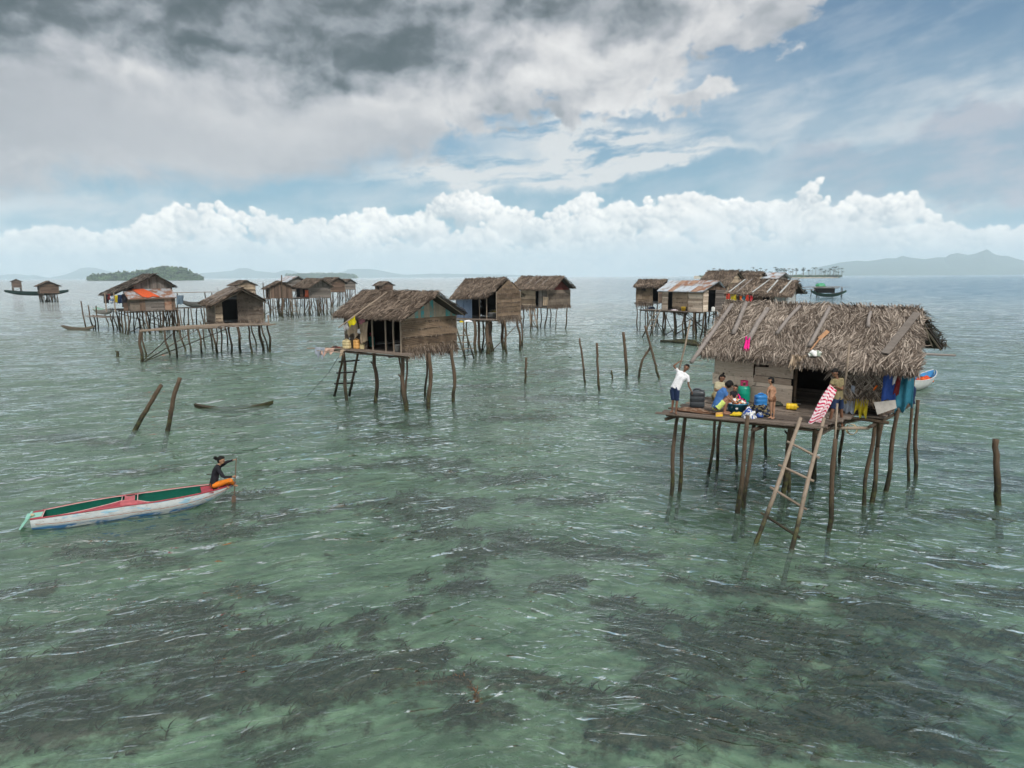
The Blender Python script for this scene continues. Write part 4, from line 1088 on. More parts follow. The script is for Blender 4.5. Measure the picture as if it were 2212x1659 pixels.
    cloth('garment', C_GREY, (ln(2553, 1156, -2.32), ln(2566, 1158, -2.32), ln(2563, 1178, -2.32), ln(2555, 1176, -2.32)), 'pale grey rag hooked on the leaf wall', 'rag', folds=1, amp=.02, nu=6, nv=6)
    cloth('garment', C_ORANGE, (ln(2628, 1156, -2.32), ln(2634, 1157, -2.32), ln(2624, 1170, -2.32), ln(2619, 1168, -2.32)), 'tiny orange rag at the right edge of the leaf wall', 'rag', folds=1, amp=.02, nu=4, nv=4)
    # tarpaulins on the right end
    rt = lambda x, y, u=2.5: F1.hit(x, y, u=u)
    tz = lambda u, v, z: F1.P(u, v, z)
    cloth('tarpaulin', C_BLUE, (ln(2652, 1090, -2.30), ln(2694, 1094, -2.30), ln(2690, 1206, -2.30), ln(2644, 1204, -2.34)), 'deep blue tarpaulin hung on the corner of the near hut', 'tarpaulin', folds=1.3, amp=.05, hem=.05)
    cloth('tarpaulin', C_TEAL, (ln(2690, 1088, -2.26), ln(2744, 1100, -2.2), ln(2738, 1216, -2.2), ln(2684, 1238, -2.28)), 'crumpled teal tarpaulin hanging from the right eave', 'tarpaulin', folds=1.8, amp=.05, hem=.10)
    cloth('tarpaulin', C_NAVY, (ln(2728, 1140, -1.9), ln(2747, 1165, -1.7), ln(2750, 1210, -1.7), ln(2724, 1210, -1.9)), 'navy tarpaulin corner at the far right of the near hut', 'tarpaulin', folds=1.5, amp=.05, nu=8, nv=8)
    cloth('cloth', C_WHITE, (ln(2684, 1094, -2.42), ln(2702, 1096, -2.42), ln(2695, 1162, -2.42), ln(2677, 1150, -2.42)), 'white cloth hanging over the blue tarpaulin', folds=1.5, amp=.04, nu=10, nv=10)
    cloth('cloth', C_RED, (ln(2699, 1090, -2.45), ln(2709, 1092, -2.45), ln(2695, 1188, -2.45), ln(2680, 1180, -2.45)), 'dark red cloth hanging beside the white one', folds=1, amp=.03, nu=8, nv=12)
    mb = MB(); q = [ln(2622, 1207, -2.45), ln(2686, 1200, -2.45), ln(2690, 1224, -2.45), ln(2632, 1244, -2.45)]; _prism(mb, q[::-1], Vector((0, .012, 0))); mb.build('board', m_plain('pale_board', (.50, .46, .42), .8), None, label='pale beige board propped under the blue tarpaulin', cat='board')
    # the boat moored behind
    hull_boat('moored_boat', 'blue and white boat moored behind the near hut', at(2700 / 3, 1180 / 3, 0.0), at(2800 / 3, 1150 / 3, 0.0), 1.1, .62, PL('white_hull', (.55, .56, .55)), PL('blue_inner', (.05, .22, .45)), top=.55, extra='orange')

def hull_boat(name, label, A, B, width, depth, m_out, m_in, top=0.3, rise=0.25, extra=None, nst=26, cat='boat', beams=3, group=None, transom=False, m_rail=None):
    """open boat from stern A to bow B on the water: outer skin, inner skin, gunwale, thwarts"""
    A, B = Vector(A), Vector(B); d = (B - A); L = d.length; d.normalize(); s = Vector((d.y, -d.x, 0)); o = thing(name, label, cat, (A + B) / 2, group)
    def sec(t, inner):
        w = width / 2 * (max(0.02, math.sin(math.pi * min(max(t * .94 + .06 if not transom else .22 + t * .78, 0), 1))) ** 0.55)
        zt = top + rise * (abs(2 * t - 1) ** 2.4); k = depth * (1 - 0.45 * abs(2 * t - 1) ** 3)
        e = 0.03 if inner else 0; w -= e
        pts = []
        for a in (-1, -.92, -.75, -.45, 0, .45, .75, .92, 1):
            r = abs(a); z = zt - k * (1 - r ** 2.6) + (e if r < .99 else 0)
            pts.append(A + d * (L * t) + s * (w * math.copysign(r ** .75, a) if a else 0) + Vector((0, 0, z)))
        return pts
    for inner, nm, mm in ((False, 'hull', m_out), (True, 'inner_hull', m_in)):
        mb = MB(); S = [sec(i / nst, inner) for i in range(nst + 1)]
        mb.grid(lambda u, v: S[round(v * nst)][round(u * 8)], 8, nst)
        mb.build(nm, mm, o, smooth=True)
    for sg in (0, 8):
        mb = MB(); mb.tube([sec(i / nst, False)[sg] for i in range(nst + 1)], .022, 6); mb.build('gunwale', m_rail or m_out, o, smooth=True)
    for k in range(beams):
        t = (k + 1) / (beams + 1); q = sec(t, True); mb = MB(); mb.slab(q[1] - Vector((0, 0, .02)), q[7] - Vector((0, 0, .02)), .16, .025); mb.build('thwart', M_PLANKB, o)
    if extra == 'orange': q = sec(.72, True); heap('tarp', None, q[4] + Vector((0, 0, .25)), .45, .25, .28, [C_REDB, C_ORANGE], parent=o)
    return o
near_hut_things()

# ================================================================== the other huts
def m_painted():
    def fn(g, out):
        P = objc(g); r = isl(g); n = g.noise(P, 3.5, 5, 0.7)
        c = g.ramp(r, [(0.0, (.30, .25, .19)), (0.26, (.10, .34, .33)), (0.42, (.36, .30, .23)), (0.55, (.05, .22, .36)), (0.68, (.34, .29, .22)), (0.80, (.08, .30, .31)), (0.92, (.22, .20, .17))], 'CONSTANT')
        c = g.mix(g.smooth(n, 0.46, 0.62) * 0.75, c, (.25, .21, .165, 1))
        principled(g, out, c, 0.8, bump=n)
    return mat('peeling_paint', fn)
M_PAINT = m_painted()
def m_metal(name, a, b, rust):
    def fn(g, out):
        P = objc(g); n = g.noise(P, 1.6, 5, 0.65); f = g.smooth(n, 0.5 - rust * 0.25, 0.62 - rust * 0.2)
        col = g.mix(f, (*a, 1), (*b, 1)); principled(g, out, col, 0.6, bump=n, spec=0.4, Metallic=0.0)
    return mat(name, fn)
M_ZINC, M_RUST, M_RUST2 = m_metal('zinc_sheet', (.36, .40, .44), (.24, .22, .21), 0.0), m_metal('rusty_sheet', (.17, .075, .045), (.27, .17, .115), .5), m_metal('streaked_sheet', (.30, .32, .34), (.20, .10, .06), .3)
M_BLUEP = m_wood('blue_painted_board', (.11, .16, .24), (.22, .29, .40))
M_SKY = m_wood('grey_blue_board', (.26, .27, .27), (.42, .43, .42))

def roof_z(fr, C6, u, v):
    """height of the roof over plan point (u, v)"""
    ef, rl, eb = fr.loc(C6[1]), fr.loc(C6[3]), fr.loc(C6[5])
    if v < rl[1]: t = (v - ef[1]) / (rl[1] - ef[1]); return ef[2] + (rl[2] - ef[2]) * t
    t = (v - rl[1]) / (eb[1] - rl[1]); return rl[2] + (eb[2] - rl[2]) * t

def box_hut(label, fr, C6, zf, W, front, right, gable=None, back='plank', left='plank', thatch=(2600, 700, .5, .06, None), deckp=(), stilts=None, grid=None, name='stilt_hut',
            metal=None, br=2, deckm=None, r=0.075, roof_label=None, left_open=False, group='stilt huts over the sea', floor=True, mats=None, posts=(), wlabel=None):
    u0, u1, v0, v1 = W; h = thing(name, label, 'hut', fr.P((u0 + u1) / 2, (v0 + v1) / 2), group)
    if metal: metal_roof(h, C6, metal, label=roof_label)
    else: thatch_roof(h, C6, n=thatch[:2], l=thatch[2], w=thatch[3], m=thatch[4] or M_THATCHB, spread=30, lift=0.08, rafters=thatch[0] > 2000, label=roof_label)
    rz = lambda u, v: roof_z(fr, C6, u, v) - 0.07
    K = dict(plank=M_PLANKG, brown=M_PLANKB, pale=M_PLANK, blue=M_BLUEP, paint=M_PAINT, grey=M_SKY)
    def seg(a, b, top, kind, lab=None):
        a, b = fr.P(*a), fr.P(*b)
        if kind == 'open': return
        if kind == 'weave': weave_wall(h, a, b, zf, top, M_WEAVE, fringe=.45, lw=.03, band=.36, label=lab)
        elif kind == 'weaveg': weave_wall(h, a, b, zf, top, M_WEAVEG, fringe=.30, lw=.035, band=.34, label=lab)
        elif kind == 'leaf': weave_wall(h, a, b, zf, top, M_THATCHD, fringe=.5, lw=.05, band=.5, label=lab)
        elif kind == 'rust': plank_wall(h, a, b, zf, top, M_RUST, .5, vertical=True, label=lab)
        elif kind.startswith('v'): plank_wall(h, a, b, zf, top, K[kind[1:]], .2, vertical=True, label=lab)
        else: plank_wall(h, a, b, zf, top, K[kind], .2, label=lab, ragged=.02)
    for s in front:
        a, b, kind = s[:3]; seg((a, v0), (b, v0), rz(0, v0) + .04, kind, s[3] if len(s) > 3 else None)
    ef, rl, eb = fr.loc(C6[1]), fr.loc(C6[3]), fr.loc(C6[5])
    gtop = lambda s: rz(0, v0 + (v1 - v0) * s)
    zt = min(rz(0, v0), rz(0, v1)) - 0.02
    for s in right:
        a, b, kind = s[:3]
        full = gable is None
        f = (lambda q, a=a, b=b: rz(0, a + (b - a) * q)) if full else zt
        seg((u1, a), (u1, b), f, kind, s[3] if len(s) > 3 else None)
    if gable:
        o = fr.u * 0.02
        if gable in ('paint', 'plank', 'brown'):
            mb = MB(); x = v0
            while x < v1 - .03:
                w = min(random.uniform(.14, .24), v1 - x); A, B = fr.P(u1, x) + o, fr.P(u1, x + w - .012) + o
                q = [A + Vector((0, 0, zt)), B + Vector((0, 0, zt)), B + Vector((0, 0, max(rz(0, x + w), zt + .02))), A + Vector((0, 0, max(rz(0, x), zt + .02)))]
                _prism(mb, q, fr.u * .02); x += w
            mb.build('gable', K[gable], h)
        elif gable == 'red':
            mb = MB(); _prism(mb, [fr.P(u1, v0, zt), fr.P(u1, v1, zt), fr.P(u1, rl[1], rz(0, rl[1]))], fr.u * .02); mb.build('gable', m_plain('dark_red_board', (.10, .02, .015), .8), h)
    seg((u1, v1), (u0, v1), rz(0, v1), back); 
    if left != 'open': seg((u0, v1), (u0, v0), lambda s: rz(0, v1 + (v0 - v1) * s), left)
    if any(s[2] == 'open' for s in list(front) + list(right)):
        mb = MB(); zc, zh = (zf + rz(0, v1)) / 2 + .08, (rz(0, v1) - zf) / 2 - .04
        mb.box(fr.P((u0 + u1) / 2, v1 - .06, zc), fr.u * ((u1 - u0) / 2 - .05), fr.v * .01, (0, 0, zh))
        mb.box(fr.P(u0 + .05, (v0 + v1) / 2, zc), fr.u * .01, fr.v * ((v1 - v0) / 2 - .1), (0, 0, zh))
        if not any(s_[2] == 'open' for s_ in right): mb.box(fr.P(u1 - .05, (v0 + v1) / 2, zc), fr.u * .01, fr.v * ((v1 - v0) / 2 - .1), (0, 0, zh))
        mb.build('shade_lining', M_DARK, h)  # added sheets, coloured as shade so the openings look dark
    for (u, v) in list(posts) + [(u0, v0), (u1, v0), (u1, v1)]:
        mb = MB(); zt_ = rz(u, v) + .02; a = Vector((random.uniform(-.03, .03), 0, 0)); pole(mb, [fr.P(u, v, zf - .1), fr.P(u, v, (zf + zt_) / 2) + a, fr.P(u, v, zt_)], .045, n=6); mb.build('post', M_POLE, h)
    if floor: deck(h, fr, ((u0 - .1, v0 - .1), (u1 + .05, v0 - .1), (u1 + .05, v1), (u0 - .1, v1)), zf - .03, deckm, across=False, name='floor', rag=.1,
                   beams=[(u0 - .2, v, u1 + .2, v, zf - .11) for v in (v0, v1)])
    for d_ in deckp:
        poly, z = d_[0], d_[1]; deck(h, fr, poly, z, deckm, across=d_[2] if len(d_) > 2 else False, rag=.25, beams=[(poly[0][0], poly[0][1] + .1, poly[1][0], poly[1][1] + .1, z - .1), (poly[3][0], poly[3][1] - .1, poly[2][0], poly[2][1] - .1, z - .1)])
    heads = []
    if stilts:
        for s in stilts:
            sx, sy = s[:2]; tx = s[2] if len(s) > 2 else sx + random.uniform(-3, 3)
            o = pile_at(h, sx, sy, zf - .08, tx, s[3] if len(s) > 3 else r * random.uniform(.75, 1.1), crook=.09)
            heads.append(at(sx / 3, sy / 3))
    if grid:
        us, vs = grid
        for u in us:
            for v in vs:
                f = fr.P(u + random.uniform(-.25, .25), v + random.uniform(-.25, .25)); t = fr.P(u, v, zf - .08); heads.append(f)
                stilt(h, f, t, r * random.uniform(.7, 1.1), crook=.08, n=6)
    for k in range(br):
        a, b = random.choice(heads), random.choice(heads)
        if (a - b).length > .8: brace(h, Vector((a.x, a.y, random.uniform(-.3, .3))), Vector((b.x, b.y, zf - random.uniform(.1, .5))), r * .5)
    return h

# ---- centre hut
F2 = Fr(-5.63, 34.26, -40)
C62 = corners(F2, (-2.1, 0, 2.05), dict(El=(1002, 948), Er=(1212, 957), Rl=(1090, 876), Rr=(1312, 880), Br=(1397, 941)))
u_of = lambda fr, sx, sy, v: fr.loc(fr.hit(sx, sy, v=v))[0]
v_of = lambda fr, sx, sy, u: fr.loc(fr.hit(sx, sy, u=u))[1]
V0 = -1.55
uA, uB, uC = u_of(F2, 1037, 1040, V0), u_of(F2, 1104, 1040, V0), u_of(F2, 1203, 1040, V0)
vR = v_of(F2, 1368, 1040, uC)
H2 = box_hut('centre thatched stilt hut with plaited palm gable and turquoise boards above it', F2, C62, 2.70, (uA, uC, V0, vR),
             [(uA, uB, 'weaveg'), (uB, uC, 'open')], [(V0, vR, 'weave', 'gable wall of brown plaited palm mats')], gable='paint', thatch=(9000, 2200, .42, .034, M_THATCHB),
             deckp=(), stilts=[(1042, 1200, 1036, .085), (1128, 1206, 1128, .095), (1204, 1175, 1200, .05), (1216, 1230, 1212, .10), (1224, 1215, 1223, .05), (1278, 1185, 1283, .06), (1290, 1224, 1291, .10), (1364, 1203, 1356, .09)], r=.08, br=0,
             posts=[(u_of(F2, x, 1040, V0), V0) for x in (1119, 1158, 1182)], roof_label='grey brown palm thatch with a long pole across it')
deck(H2, F2, ((uA - .5, V0 - .75), (uC + 1.0, V0 - .55), (uC + .6, V0 + .1), (uA - .5, V0 + .1)), 2.67, M_DECK, across=False, rag=.3, beams=((uA - .6, V0 - .7, uC + 1.1, V0 - .45, 2.58), (uA, V0 + .1, uA, vR, 2.52), (uC - .3, V0 - .5, uC - .3, vR, 2.52)))
def h2_things():
    q = [C62[0], C62[1], C62[3], C62[2]]; nr = (q[1] - q[0]).cross(q[3] - q[0]).normalized(); nr = nr if nr.z > 0 else -nr
    def on(sx, sy, lift=.12):
        p0 = Vector((0, 0, CAM_H)); d = atd(sx / 3, sy / 3, 1.0) - p0; return p0 + d * ((q[0] + nr * lift - p0).dot(nr) / d.dot(nr))
    a, b = on(1160, 877), on(1067, 945); e = b + (b - a) * .52
    mb = MB(); pole(mb, [a, (a + b) / 2, b, e], [.04, .045, .04, .028]); mb.build('pole', M_POLE, None, smooth=True, label='long bamboo pole lying down the centre hut roof and past its eave', cat='pole')
    hp = lambda x, y: F2.hit(x, y, v=V0 - .75)
    cloth('cloth', CL('lemon', (.62, .52, .02)), (hp(1042, 966), hp(1064, 948), hp(1068, 970), hp(1049, 981)), 'bright yellow cloth hanging on the pole at the centre hut', folds=1, amp=.03)
    cloth('cloth', CL('pale_grey', (.34, .33, .33)), (hp(1029, 979), hp(1042, 968), hp(1046, 986), hp(1033, 993)), 'pale grey cloth on the pole beside the yellow one', folds=1, amp=.03)
    hw = lambda x, y, o=-.18: F2.hit(x, y, v=V0 + o)
    cloth('cloth', C_ROSE, (hw(1076, 953), hw(1095, 953), hw(1091, 974), hw(1078, 972)), 'pink cloth under the eave of the centre hut', folds=1.5, amp=.03, nu=8, nv=8)
    cloth('tarpaulin', C_TAN, (hw(1038, 964), hw(1072, 962), hw(1073, 1012), hw(1041, 1004)), 'tan tarpaulin covering the left end of the centre hut', 'tarpaulin', folds=2, amp=.07, hem=.12)
    cloth('curtain', C_TAN, (hw(1076, 972), hw(1103, 964), hw(1100, 1026), hw(1083, 1030)), 'tan curtain gathered beside the dark doorway of the centre hut', 'curtain', folds=3, amp=.06, hem=.05)
    cloth('cloth', C_WHITE, (hw(1073, 988, -.3), hw(1079, 986, -.3), hw(1083, 999, -.3), hw(1073, 1000, -.3)), 'small white rag against the tan curtain', 'rag', folds=1, amp=.02, nu=6, nv=6)
    g = lambda x, y: at(x / 3, y / 3, 2.70)
    jerrycan('jerrycan', 'wide cream jerrycan at the left corner of the centre hut', g(1041, 1046), (.42, .30, .44), M_BEIGE, yaw=-30)
    jerrycan('jerrycan', 'orange brown jerrycan between the green pot and the tan curtain', g(1071, 1046), (.33, .26, .46), M_ORPL, yaw=-30)
    jerrycan('jerrycan', 'low cream jerrycan at the foot of the tan curtain', g(1089, 1047), (.28, .22, .24), M_BEIGE, yaw=-20)
    bucket('bucket', 'green bucket between two jerrycans on the centre hut', g(1056, 1042), .11, .14, .34, M_GREENM)
    lid = thing('cooking_pot', 'round grey pot standing in the green bucket', 'pot', g(1056, 1042) + Vector((0, 0, .34))); mb = MB(); mb.lathe(g(1056, 1042) + Vector((0, 0, .33)), [(0, 0), (.09, .01), (.14, .08), (.14, .16), (.10, .20), (.03, .22), (.03, .25), (0, .26)], 18); mb.build('body', m_plain('aluminium', (.45, .45, .46), .35), lid, smooth=True)
    gas_cylinder('teal gas cylinder in the dark doorway of the centre hut', g(1116, 1041), .15, .72, m_plain('teal_paint', (.0, .22, .20), .5), M_PINKM)
    bucket('bucket', 'white bucket at the right post of the centre hut doorway', g(1191, 1054), .12, .15, .32, M_WHITEPL)
    # drying rack poking out to the left
    rk = thing('drying_rack', 'rack of thin poles sticking out left from the centre hut', 'drying rack', g(1000, 1050))
    for (a, b, r) in (((1040, 1047), (921, 1045), .03), ((1036, 1052), (962, 1062), .025), ((1034, 1044), (995, 1040), .03), ((1030, 1060), (950, 1052), .02)):
        mb = MB(); A = g(*a); B = atd(b[0] / 3, b[1] / 3, A.y); pole(mb, [A, (A + B) / 2 + Vector((0, 0, .03)), B], r, n=6); mb.build('pole', M_POLE, rk)
    dy = g(1036, 1052).y - .05; ga = lambda x, y: atd(x / 3, y / 3, dy)
    cloth('garment', C_GREY, (ga(944, 1041), ga(976, 1043), ga(968, 1072), ga(948, 1070)), 'grey blue garment drying at the far end of the rack', 'garment', folds=2, amp=.05, hem=.12)
    cloth('garment', CL('salmon', (.50, .33, .27)), (ga(964, 1046), ga(1005, 1044), ga(1000, 1056), ga(962, 1067)), 'salmon pink garment drying along the rack', 'garment', folds=2, amp=.04, hem=.10)
    heap('cloth', 'dark folded cloth lying where the rack meets the deck', g(1006, 1046), .25, .12, .12, [C_DARK, C_RED])
    cloth('garment', C_TAN, (ga(1021, 1050), ga(1032, 1048), ga(1028, 1064), ga(1018, 1074)), 'tan cloth dangling below the corner of the centre hut deck', 'cloth', folds=1, amp=.03, nu=6, nv=8)
    mb = MB(); mb.tube([g(1016, 1070), at(985 / 3, 1120 / 3, 1.0), at(920 / 3, 1190 / 3, 0)], .012, 5); mb.build('rope', C_DARK, None, label='thin dark rope running from the centre hut down into the water', cat='rope')
    ladder('ladder', 'short dark ladder with square rungs under the centre hut', at(1004 / 3, 1187 / 3, 0), Vector((*at(1031 / 3, 1062 / 3, 2.55).xy, 2.55)), at(1047 / 3, 1187 / 3, 0), Vector((*at(1074 / 3, 1058 / 3, 2.55).xy, 2.55)),
           [.31, .57, .83], m=M_STILT, r=.065, square=True, over=.16, rm=m_plain('black_rung', (.012, .01, .009), .8))
h2_things()

# ---- hut to the right of the centre one, and the one behind it
F3 = Fr(-2.05, 58.11, -36)
C63 = corners(F3, (-2.42, 0, 2.42), dict(El=(1352, 896), Er=(1462, 891), Rl=(1398, 840), Rr=(1519, 836), Br=(1573, 888)))
V0 = -1.65; uA, uB, uC = u_of(F3, 1370, 955, V0), u_of(F3, 1417, 955, V0), u_of(F3, 1490, 953, V0); vR = v_of(F3, 1561, 950, uC)
H3 = box_hut('thatched stilt hut with blue side panel and tall brown plaited gable', F3, C63, 2.79, (uA, uC, V0, vR), [(uA, uB, 'vblue'), (uB, uC, 'open')], [(V0, vR, 'weave')], thatch=(5200, 1400, .5, .05, M_THATCHB),
             deckp=(), stilts=[(1393, 1066), (1402, 1040), (1429, 1061, 1424, .12), (1441, 1057, 1436, .11), (1462, 1062, 1462, .16), (1470, 1056, 1470, .14), (1448, 1050), (1478, 1053, 1474), (1511, 1048, 1506, .13), (1521, 1060, 1514, .10), (1563, 1051, 1550, .10), (1569, 1038, 1560)],
             posts=[(u_of(F3, x, 953, V0), V0) for x in (1439, 1460)], br=4)
deck(H3, F3, ((uA - .8, V0 - 1.5), (uC - .3, V0 - .9), (uC, V0 + .1), (uA - .8, V0 + .1)), 2.74, M_DECK, across=False, rag=.4, beams=((uA - .8, V0 - 1.3, uC, V0 - .8, 2.64),))
bucket('basin', 'large white basin at the doorway of the hut with blue side panel', at(1477 / 3, 952 / 3, 2.8), .30, .38, .38, M_WHITEPL, handle=False, cat='basin')
heap('cloth', 'yellow cloth heaped in the large white basin', at(1480 / 3, 949 / 3, 2.8) + Vector((0, .1, .3)), .30, .25, .28, [C_YEL, C_TAN])
heap('cloth', 'white cloth lying on the deck left of the blue side panel', at(1404 / 3, 965 / 3, 2.76), .3, .16, .12, [C_WHITE]); heap('cloth', 'yellow rag on the deck edge left of the white cloth', at(1384 / 3, 967 / 3, 2.76), .16, .12, .12, [C_YEL])
ladder('ladder', 'pole ladder slanting down left of the hut with blue side panel', at(1396 / 3, 1077 / 3, 0), Vector((*at(1370 / 3, 985 / 3, 2.6).xy, 2.6)), at(1421 / 3, 1074 / 3, 0), Vector((*at(1393 / 3, 985 / 3, 2.6).xy, 2.6)), [.12, .34, .56, .78], r=.06, over=.25)

F4 = Fr(3.74, 82.91, -42)
C64 = corners(F4, (-2.3, 0, 2.3), dict(Er=(1658, 869), Rl=(1565, 831), Rr=(1691, 831), Br=(1726, 864)))
V0 = -1.8; uA, uC = u_of(F4, 1562, 919, V0), u_of(F4, 1643, 919, V0); uB = u_of(F4, 1607, 919, V0); vR = v_of(F4, 1710, 917, uC)
H4 = box_hut('stilt hut with dark red gable standing behind the blue panelled hut', F4, C64, 2.65, (uA, uC, V0, vR), [(uA, uB, 'leaf'), (uB, uB + (uC - uB) * .25, 'open'), (uB + (uC - uB) * .25, uC, 'vplank')], [(V0, vR, 'weaveg', 'grey plaited gable wall')], gable='red', thatch=(4200, 1000, .55, .06, M_THATCHB),
             stilts=[(1571, 977), (1592, 993), (1598, 980), (1614, 990), (1622, 981), (1636, 986, 1642), (1652, 979, 1650), (1665, 988, 1672), (1696, 984, 1702)], br=3)
for dx, lab in ((0, 'thatch'),):
    q = [C64[0], C64[1], C64[3], C64[2]]
    for s in (.36, .55, .72):
        mb = MB(); a, b = bilerp(q, s, .95) + Vector((0, 0, .12)), bilerp(q, s - .05, .3) + Vector((0, 0, .12)); pole(mb, [a, b], .045, n=5); mb.build('roof_pole', M_POLEG, H4)
ladder('ladder', 'thin pale ladder under the hut with the dark red gable', at(1592 / 3, 993 / 3, 0), Vector((*at(1588 / 3, 926 / 3, 2.5).xy, 2.5)), at(1614 / 3, 992 / 3, 0), Vector((*at(1602 / 3, 926 / 3, 2.5).xy, 2.5)), [.2, .45, .7], r=.06, over=.2)
cloth('curtain', C_TAN, tuple(F4.hit(x, y, v=V0 - .15) for x, y in ((1629, 890), (1646, 892), (1642, 917), (1630, 918))), 'tan curtain beside the doorway of the hut with the red gable', 'curtain', folds=2, amp=.06)

# ---- the hut with the long jetty
F6 = Fr(-24.06, 59.41, -54)
C66 = corners(F6, (-2.4, 0, 2.35), dict(El=(601, 908), Er=(627, 923), Rl=(686, 864), Rr=(728, 867), Br=(799, 904)))
uC = 1.35; vL, vR = v_of(F6, 648, 967, uC), v_of(F6, 792, 964, uC); vD0, vD1 = v_of(F6, 669, 960, uC), v_of(F6, 714, 960, uC)
H6 = box_hut('round shouldered palm hut with a dark arched doorway and a long jetty', F6, C66, 2.42, (-1.7, uC, vL, vR), [(-1.7, uC, 'weaveg')], [(vL, vD0, 'leaf'), (vD0, vD1, 'open'), (vD1, vR, 'weaveg')], thatch=(4600, 1500, .55, .055, M_THATCHB),
             stilts=[(423, 1085, 430, .11), (435, 1071, 434), (507, 1063, 500, .08), (529, 1071, 530, .08), (554, 1050, 541), (571, 1053, 569), (608, 1059, 598), (619, 1041, 606), (641, 1047, 624), (649, 1056, 638), (656, 1055, 653), (666, 1053, 668), (695, 1059, 690, .08), (683, 1036, 678), (723, 1052, 717, .11), (755, 1059, 751, .08), (766, 1036, 757), (788, 1052, 782, .12), (801, 1048, 788), (811, 1055, 806, .09)], br=4)
j = lambda sx, sy: F6.loc(at(sx / 3, sy / 3, 2.38))[:2]
deck(H6, F6, (j(424, 993), j(812, 974), j(800, 968), j(470, 985)), 2.38, M_DECK, across=True, bw=.22, rag=.6, th=.05, label='long jetty of pale poles')
mb = MB()
for (a, b) in (((419, 991), (660, 979)), ((500, 982), (828, 973)), ((420, 994), (560, 988)), ((540, 979), (770, 970)), ((480, 990), (650, 984))):
    A, B = at(a[0] / 3, a[1] / 3, 2.42), at(b[0] / 3, b[1] / 3, 2.42); pole(mb, [A, (A + B) / 2 + Vector((0, 0, .04)), B], .055, n=6)
mb.build('jetty_rail', M_POLE, H6, smooth=True)
mb = MB(); A = at(811 / 3, 1055 / 3); pole(mb, [A + Vector((0, 0, 2.2)), A + Vector((0, 0, 3.1))], .07, n=6); mb.build('post', M_POLE, H6)
q = [C66[0], C66[1], C66[3], C66[2]]
for s in (.1, .25, .4, .55, .7, .85):
    mb = MB(); a, b = bilerp(q, s, 1.03) + Vector((0, 0, .12)), bilerp(q, s + random.uniform(-.1, .1), .1) + Vector((0, 0, .12)); pole(mb, [a, b], .045, n=5); mb.build('roof_pole', M_POLEG, H6)

# ---- the big house at the left
gp = at(440 / 3, 929 / 3, 2.6); F5 = Fr(gp.x, gp.y, -50)
def c6u(fr, u, L, Er, Rr, Br):
    er, rr, b = (fr.hit(*p, u=u) for p in (Er, Rr, Br)); s = -fr.u * L; return [er + s, er, rr + s, rr, b + s, b]
C65 = c6u(F5, .6, 6.5, (331, 887), (465, 825), (531, 861))
vL, vR = v_of(F5, 362, 925, 0), v_of(F5, 520, 920, 0); vM = v_of(F5, 408, 925, 0)
H5 = box_hut('big board house with long dark roof and orange tarpaulin on its lean-to', F5, C65, 2.62, (-6.0, 0, vM, vR), [(-6.0, 0, 'open')], [(vM, vR, 'vplank')], thatch=(3800, 900, .6, .09, m_thatch('thatch_dark', (.03, .026, .022), (.085, .07, .06), (.15, .13, .11))),
             grid=((-5.5, -4, -2.2, -.8, .9, 2.4), (vL + .2, vL + 2.0, vL + 3.8, vL + 5.6, vR - .2)), br=10, r=.09, name='stilt_house', roof_label='long plain dark brown roof', floor=False)
deck(H5, F5, ((-6.1, vL - .3), (2.4, vL + .1), (2.4, vR + .1), (-6.1, vR)), 2.58, M_DECK, across=False, rag=.3, beams=((2.3, vL, 2.3, vR, 2.45), (-2, vL, -2, vR, 2.45)))
